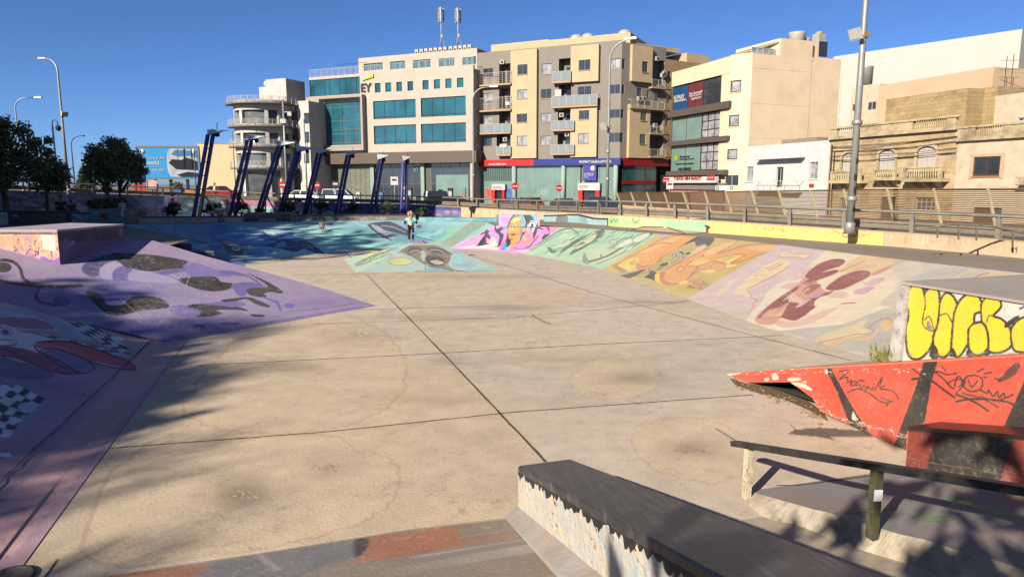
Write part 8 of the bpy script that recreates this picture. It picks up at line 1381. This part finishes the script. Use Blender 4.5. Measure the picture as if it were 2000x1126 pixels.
_cb=ruled([[P(620,497),P(630,496)],[P(620,432.5,ZD),P(630,432.4,ZD)]],2,[10]);q=_cb[7,1];person('small child in pale lilac sitting on the blue bank',(q[0],q[1]-.10,q[2]-.04),.95,R(35),S('cloth_lilac',(206,190,206),.55),S('cloth_denim',(110,120,160),.5),m_dkh,SKIN2,'sit',leg_len=.4,sleeve=.4,shoes=(.5,.5,.5))
person('man in a white shirt walking on the road behind the barrier by the red car',at(420,64,1.45),1.72,R(-60),S('cloth_white',(220,216,210),.55),black,m_dkh,SKIN2,sleeve=.6)
for i,(x,y) in enumerate(((95,434),(113,436))):q=P(x,y,ZD);person(['dark-clothed person sitting by the left ledge in the shade','second smaller dark figure crouching beside the left ledge'][i],(q[0],q[1]+1.2,ZD+.3),(1.75,1.4)[i],R(20+i*40),S('cloth_dusk',(60,60,80),.5),black,m_dkh,SKIN2,'sit')
q=P(316,434,ZD);person('person in dark clothes seated behind the low bench ledge',(q[0],q[1]+1.5,ZD+.25),1.6,R(-20),S('cloth_navy',(46,50,70),.5),black,m_dkh,SKIN2,'sit')
q=P(381,431,ZD);e=thing('bottle','small pink bottle standing on the bench ledge near the sitting woman','bottle',q);mb=MB();mb.lathe([(.04,0),(.04,.16),(.015,.2),(.015,.24)],(*D(398,422,q[1]+.3)[:2],D(398,424.3,q[1]+.3)[2]),10);mb.build('bottle_body',S('bottle_pink',(206,130,140),.5),e)
M_TYRE=mat('tyre',(.012,.012,.012),rough=.8);M_RIM=mat('rim',(.25,.25,.26),rough=.35,metal=.7);M_LAMP=mat('lamp_clear',(.5,.5,.5),rough=.2);M_TAIL=mat('tail_red',(.3,.015,.01),rough=.3)
PRO={'hatch':(3.8,1.45,[(-1.9,.35),(-1.9,.75),(-1.75,.95),(-1.0,1.0)],[(-.95,1.0),(-.45,1.43),(1.15,1.45),(1.7,1.0)],[(1.85,.95),(1.9,.4)]),'van':(4.3,1.85,[(-2.15,.35),(-2.15,.8),(-1.6,1.05)],[(-1.55,1.06),(-.8,1.8),(1.9,1.85),(2.1,1.1)],[(2.15,1.0),(2.15,.4)]),'mpv':(4.4,1.7,[(-2.2,.35),(-2.2,.75),(-1.9,.95),(-1.25,1.05)],[(-1.2,1.06),(-.4,1.66),(1.5,1.68),(2.0,1.1)],[(2.18,1.0),(2.2,.4)]),'jeep':(4.0,1.8,[(-2.0,.5),(-2.0,1.05),(-.9,1.12)],[(-.85,1.13),(-.6,1.76),(1.9,1.8),(2.0,1.15)],[(2.02,1.1),(2.02,.5)])}
def car(label,x,roof,d,rz,kind,col,m= None ):
 L_,H_,fr_,cab,re=PRO[kind];z=D(x,roof,d)[2]-H_;p=at(x,d,z);e=empty('parked_car' if kind!='van' else 'parked_van',tuple(p),label,'car' if kind!='van' else 'van',rz=rz);W_=.84;m=m or mat('car_%d_%d_%d'%tuple(int(c_*999) for c_ in col),col,rough=.28,spec=.6,var=.04)
 low_=fr_+[cab[0],cab[3]]+re;mb=MB()
 def ring(pts,w): return [(x_,w,z_) for x_,z_ in pts]
 a,b=ring(low_,-W_),ring(low_,W_);k_=len(low_);mb.add(a+b,[tuple(range(k_-1,-1,-1)),tuple(range(k_,2*k_))]+[(i,(i+1)%k_,k_+(i+1)%k_,k_+i) for i in range(k_)])
 wt_=W_*.80;rf=[(cab[1][0],-wt_,H_),(cab[2][0],-wt_,H_),(cab[2][0],wt_,H_),(cab[1][0],wt_,H_)];mb.hexa([(q[0],q[1],q[2]-.06) for q in rf]+rf)
 for s in (-1,1):
  for (x0,z0),(x1,z1) in ((cab[0],cab[1]),(cab[3],cab[2]),(((cab[0][0]+cab[3][0])/2,1.0),((cab[1][0]+cab[2][0])/2,1.4))):mb.bar((x0,s*W_*.97,z0),(x1,s*wt_,H_-.03),.09,.06)
 mb.build('body',m,e,loc=(0,0,0));mb=MB();i_=.97;lo=[(cab[0][0]+.02,W_*i_,cab[0][1]-.02),(cab[3][0]-.02,W_*i_,cab[3][1]-.02)];hi=[(cab[1][0]+.02,wt_*i_,H_-.05),(cab[2][0]-.02,wt_*i_,H_-.05)]
 mb.hexa([(lo[0][0],-lo[0][1],lo[0][2]),(lo[1][0],-lo[1][1],lo[1][2]),(lo[1][0],lo[1][1],lo[1][2]),lo[0],(hi[0][0],-hi[0][1],hi[0][2]),(hi[1][0],-hi[1][1],hi[1][2]),(hi[1][0],hi[1][1],hi[1][2]),hi[0]]);mb.build('windows',G_DARK,e,loc=(0,0,0))
 for x_ in (-L_*.32,L_*.32):
  for s in (-1,1):mb=MB();mb.tube([(x_,s*(W_-.2),.31),(x_,s*(W_+.01),.31)],.31,18);w_=mb.build('wheel',M_TYRE,e,loc=(0,0,0));mb=MB();mb.tube([(x_,s*(W_-.02),.31),(x_,s*(W_+.02),.31)],.19,14);mb.build('rim',M_RIM,w_,loc=(0,0,0))
 for s in (-1,1):mb=MB();mb.box((-L_/2-.005,s*.6,.72),(.05,.3,.14));mb.build('headlight',M_LAMP,e,loc=(0,0,0));mb=MB();mb.box((L_/2-.01,s*.68,.85),(.06,.16,.26));mb.build('tail_light',M_TAIL,e,loc=(0,0,0));mb=MB();mb.box((cab[0][0]+.25,s*(W_+.08),1.05),(.1,.16,.12));mb.build('mirror',m,e,loc=(0,0,0))
 return e
car('red hatchback on the road behind the first leaning lamps',433,363,78,R(205),'hatch',(.28,.02,.03));car('small old white hatchback between the fourth and fifth leaning lamps',598,371.5,84,R(172),'hatch',(.55,.52,.46));car('white van behind the sixth leaning lamp',664,369,88,R(175),'van',(.6,.6,.58));car('black jeep parked before the office windows',860,373,90,R(200),'jeep',(.015,.015,.017));car('low dark car parked right of the black jeep',893,383,92,R(190),'hatch',(.03,.012,.012));car('grey dark car seen beside the left shop door',998,386.5,86,R(-20),'hatch',(.04,.042,.045));car('dark orange estate car seen from behind by the left shop door',1031,385,76,R(-62),'mpv',(.20,.06,.03));car('black hatchback parked between the two shop doors',1107,387,84,R(160),'hatch',(.018,.02,.024));car('dark blue people carrier before the right shop door',1180,384,80,R(172),'mpv',(.012,.018,.04))  # the estate car has its own dark orange paint
def road_sign(label,x,y,d,kind='no',r=.34,rz=0.):
 c_=D(x,y,d);e=empty('road_sign',(c_[0],c_[1],0),label,'road sign');mb=MB();mb.tube([(c_[0],c_[1]+.06,-.2),(c_[0],c_[1]+.06,c_[2]+r)],.04,8);mb.build('pole',m_galv,e)
 if kind=='no':
  mb=MB();mb.tube([c_+(0,.02,0),c_],r,20);dsc=mb.build('disc',M_RED,e);mb=MB();mb.box(c_+(0,-.008,0),(r*1.4,.012,r*.32));mb.build('white_bar',M_WH,dsc)
 else :
  mb=MB();mb.box(c_,(r*2,.03,r*2.2));dsc=mb.build('panel',M_WH if kind=='panel' else M_DF,e);mb=MB();mb.box(c_+(0,-.02,.1),(r*1.3,.012,r*.5));mb.build('symbol',M_DF if kind=='panel' else M_WH,dsc)
 return e
road_sign('red no-entry sign in front of the round-cornered building',552,361,66);road_sign('red no-entry sign by the white hatchback',618.5,361.5,66);road_sign('red no-entry sign right of the left shop door',1006,363.5,66);road_sign('turned red no-entry sign between the two shop doors',1092,367,66,r=.3);road_sign('small white sign panel on a post before the office entrance',770,353,80,'panel',.42);road_sign('dark round-topped sign back left of the white van',655,361,70,'back',.36);road_sign('white parking sign on a post before the mini market',1308,362,62,'panel',.3)
c_=D(1415,367,46);e=thing('sign_board','white board sign with two dark clock symbols by the mini market','sign',c_);mb=MB();mb.box(c_,(1.15,.06,.3),rz=-.5);o=mb.build('board',M_WH,e);f_=F(c_[0],c_[1],math.cos(.5),-math.sin(.5))
for u in (-.44,.44):mb=MB();f_.box(mb,u-.09,u+.09,c_[2]-.11,c_[2]+.11,.03,.045);sq=mb.build('square',M_BLK,o);mb=MB();a=f_.pt(u,c_[2],.045);mb.tube([a,a+f_.n*.01],.06,14);mb.build('clock',M_WH,sq)
mb=MB();mb.bar((c_[0],c_[1]+.08,.5),(c_[0],c_[1]+.08,c_[2]),.06);mb.build('post',M_DF,e)
c_=D(208.5,369.5,47);e=thing('diamond_sign','dark diamond-shaped sign board beside the left thin trunk','sign',c_);mb=MB();r_=.42;mb.prism([c_+np.array(q) for q in ((0,0,r_),(r_,0,0),(0,0,-r_),(-r_,0,0))],(0,.04,0));o=mb.build('board',M_BLK,e);mb=MB();r_=.4
q=[c_+np.array(v)+(0,-.012,0) for v in ((0,0,r_),(r_,0,0),(0,0,-r_),(-r_,0,0))]
for a,b in zip(q,q[1:]+q[:1]):mb.bar(a,b,.03)
mb.build('white_border',M_WH,o);mb=MB();mb.bar((c_[0],c_[1]+.05,.9),(c_[0],c_[1]+.05,c_[2]),.05);mb.build('post',M_DF,e)
for i,(x,y,z) in enumerate([(-29,9.5,11.5),(-31.5,16.5,12.5),(-30,23,12),(-36,28,12),(-38,20,13)]):b=np.array([x,y,0.]);tree('tall tree added out of frame on the left, %s of the row shading the plaza'%['nearest','second','third','fourth','rearmost'][i],b,z+3,[(x+2.6*math.cos(a_*2.4),y+2.6*math.sin(a_*2.4),z-6.5+a_*1.05,3.1) for a_ in range(11)],5200,.42,L_MD,80+i,.35)  # unseen tree row added for soft shade on the plaza and blue bank
sh=MB();sh.box((-33.8,31.5,12.4),(4.5,19,25.4));sh.build('wall',M_LIM2,thing('shade_block','unseen block added out of frame on the left to shade the graffiti wall','building',(-33.8,31.5,0)))  # unseen tower-like box added so its shadow falls across the graffiti wall
for i,(x,y,z,r,n) in enumerate([(-13.5,1.5,5.0,1.7,2600),(-16.0,3.6,5.6,2.0,3400),(-15.5,-2.5,6.2,1.8,2600),(-22.0,8.6,7.4,2.4,4200),(-1.9,-2.7,4.7,1.9,230),(-11.2,-2.8,4.4,1.4,1000),(-12.6,.8,4.8,1.5,2200),(-45,42,6,2.3,1600),(-49,47,6,2.3,1600),(-42.5,37.5,6,2.3,1600)]):  # last three trees added unseen to darken the left wall and planters
 far_=0 if i in (4,7,8,9) else 9.;x,y,z=x-.605*far_,y-.796*far_,z+.52*far_;b=np.array([x,y,0.]);tree('leafy tree out of frame that shades the %s'%['near left floor','pink bank','near left corner','purple hip','rail pad','foot of the left bank','middle of the left bank','left graffiti wall','far left end of the graffiti wall','planter walls at left'][i],b,z,[(x,y,z,r*.7),(x+r*.7,y+.3,z-.4,r*.6),(x-r*.7,y-.2,z-.2,r*.6),(x+.2,y+r*.6,z+.5,r*.55),(x,y-r*.7,z+.3,r*.55),(x+r*.9,y-r*.5,z+.6,r*.35)],n,.24,L_MD,40+i,.16)
for i,(x,y,z) in enumerate([(-11.2,-1.6,4.5),(-12.2,1.5,4.8),(-10.2,-3.6,4.2),(-13.4,3.8,5.2),(-13.0,-.2,5.2)]):palm(0,0,0,2.1,60+i,np.array([x-5.4,y-7.2,0.]),z+4.7,'palm standing out of frame whose fronds shade the %s'%['left floor edge','pink bank foot','near left corner','purple tip','middle of the pink bank'][i])
gr_=thing('guard_rail','tubular guard rail hoop beside the viewpoint, just out of frame','rail',(-1.6,.6,1.0));mb=MB();mb.tube([(-2.6,.9,1.05),(-2.6,.9,1.9),(-2.45,.9,2.1),(-.95,1.1,2.1),(-.75,1.1,1.9),(-.75,1.1,1.05)],.035,8);mb.build('hoop',m_rail,gr_)
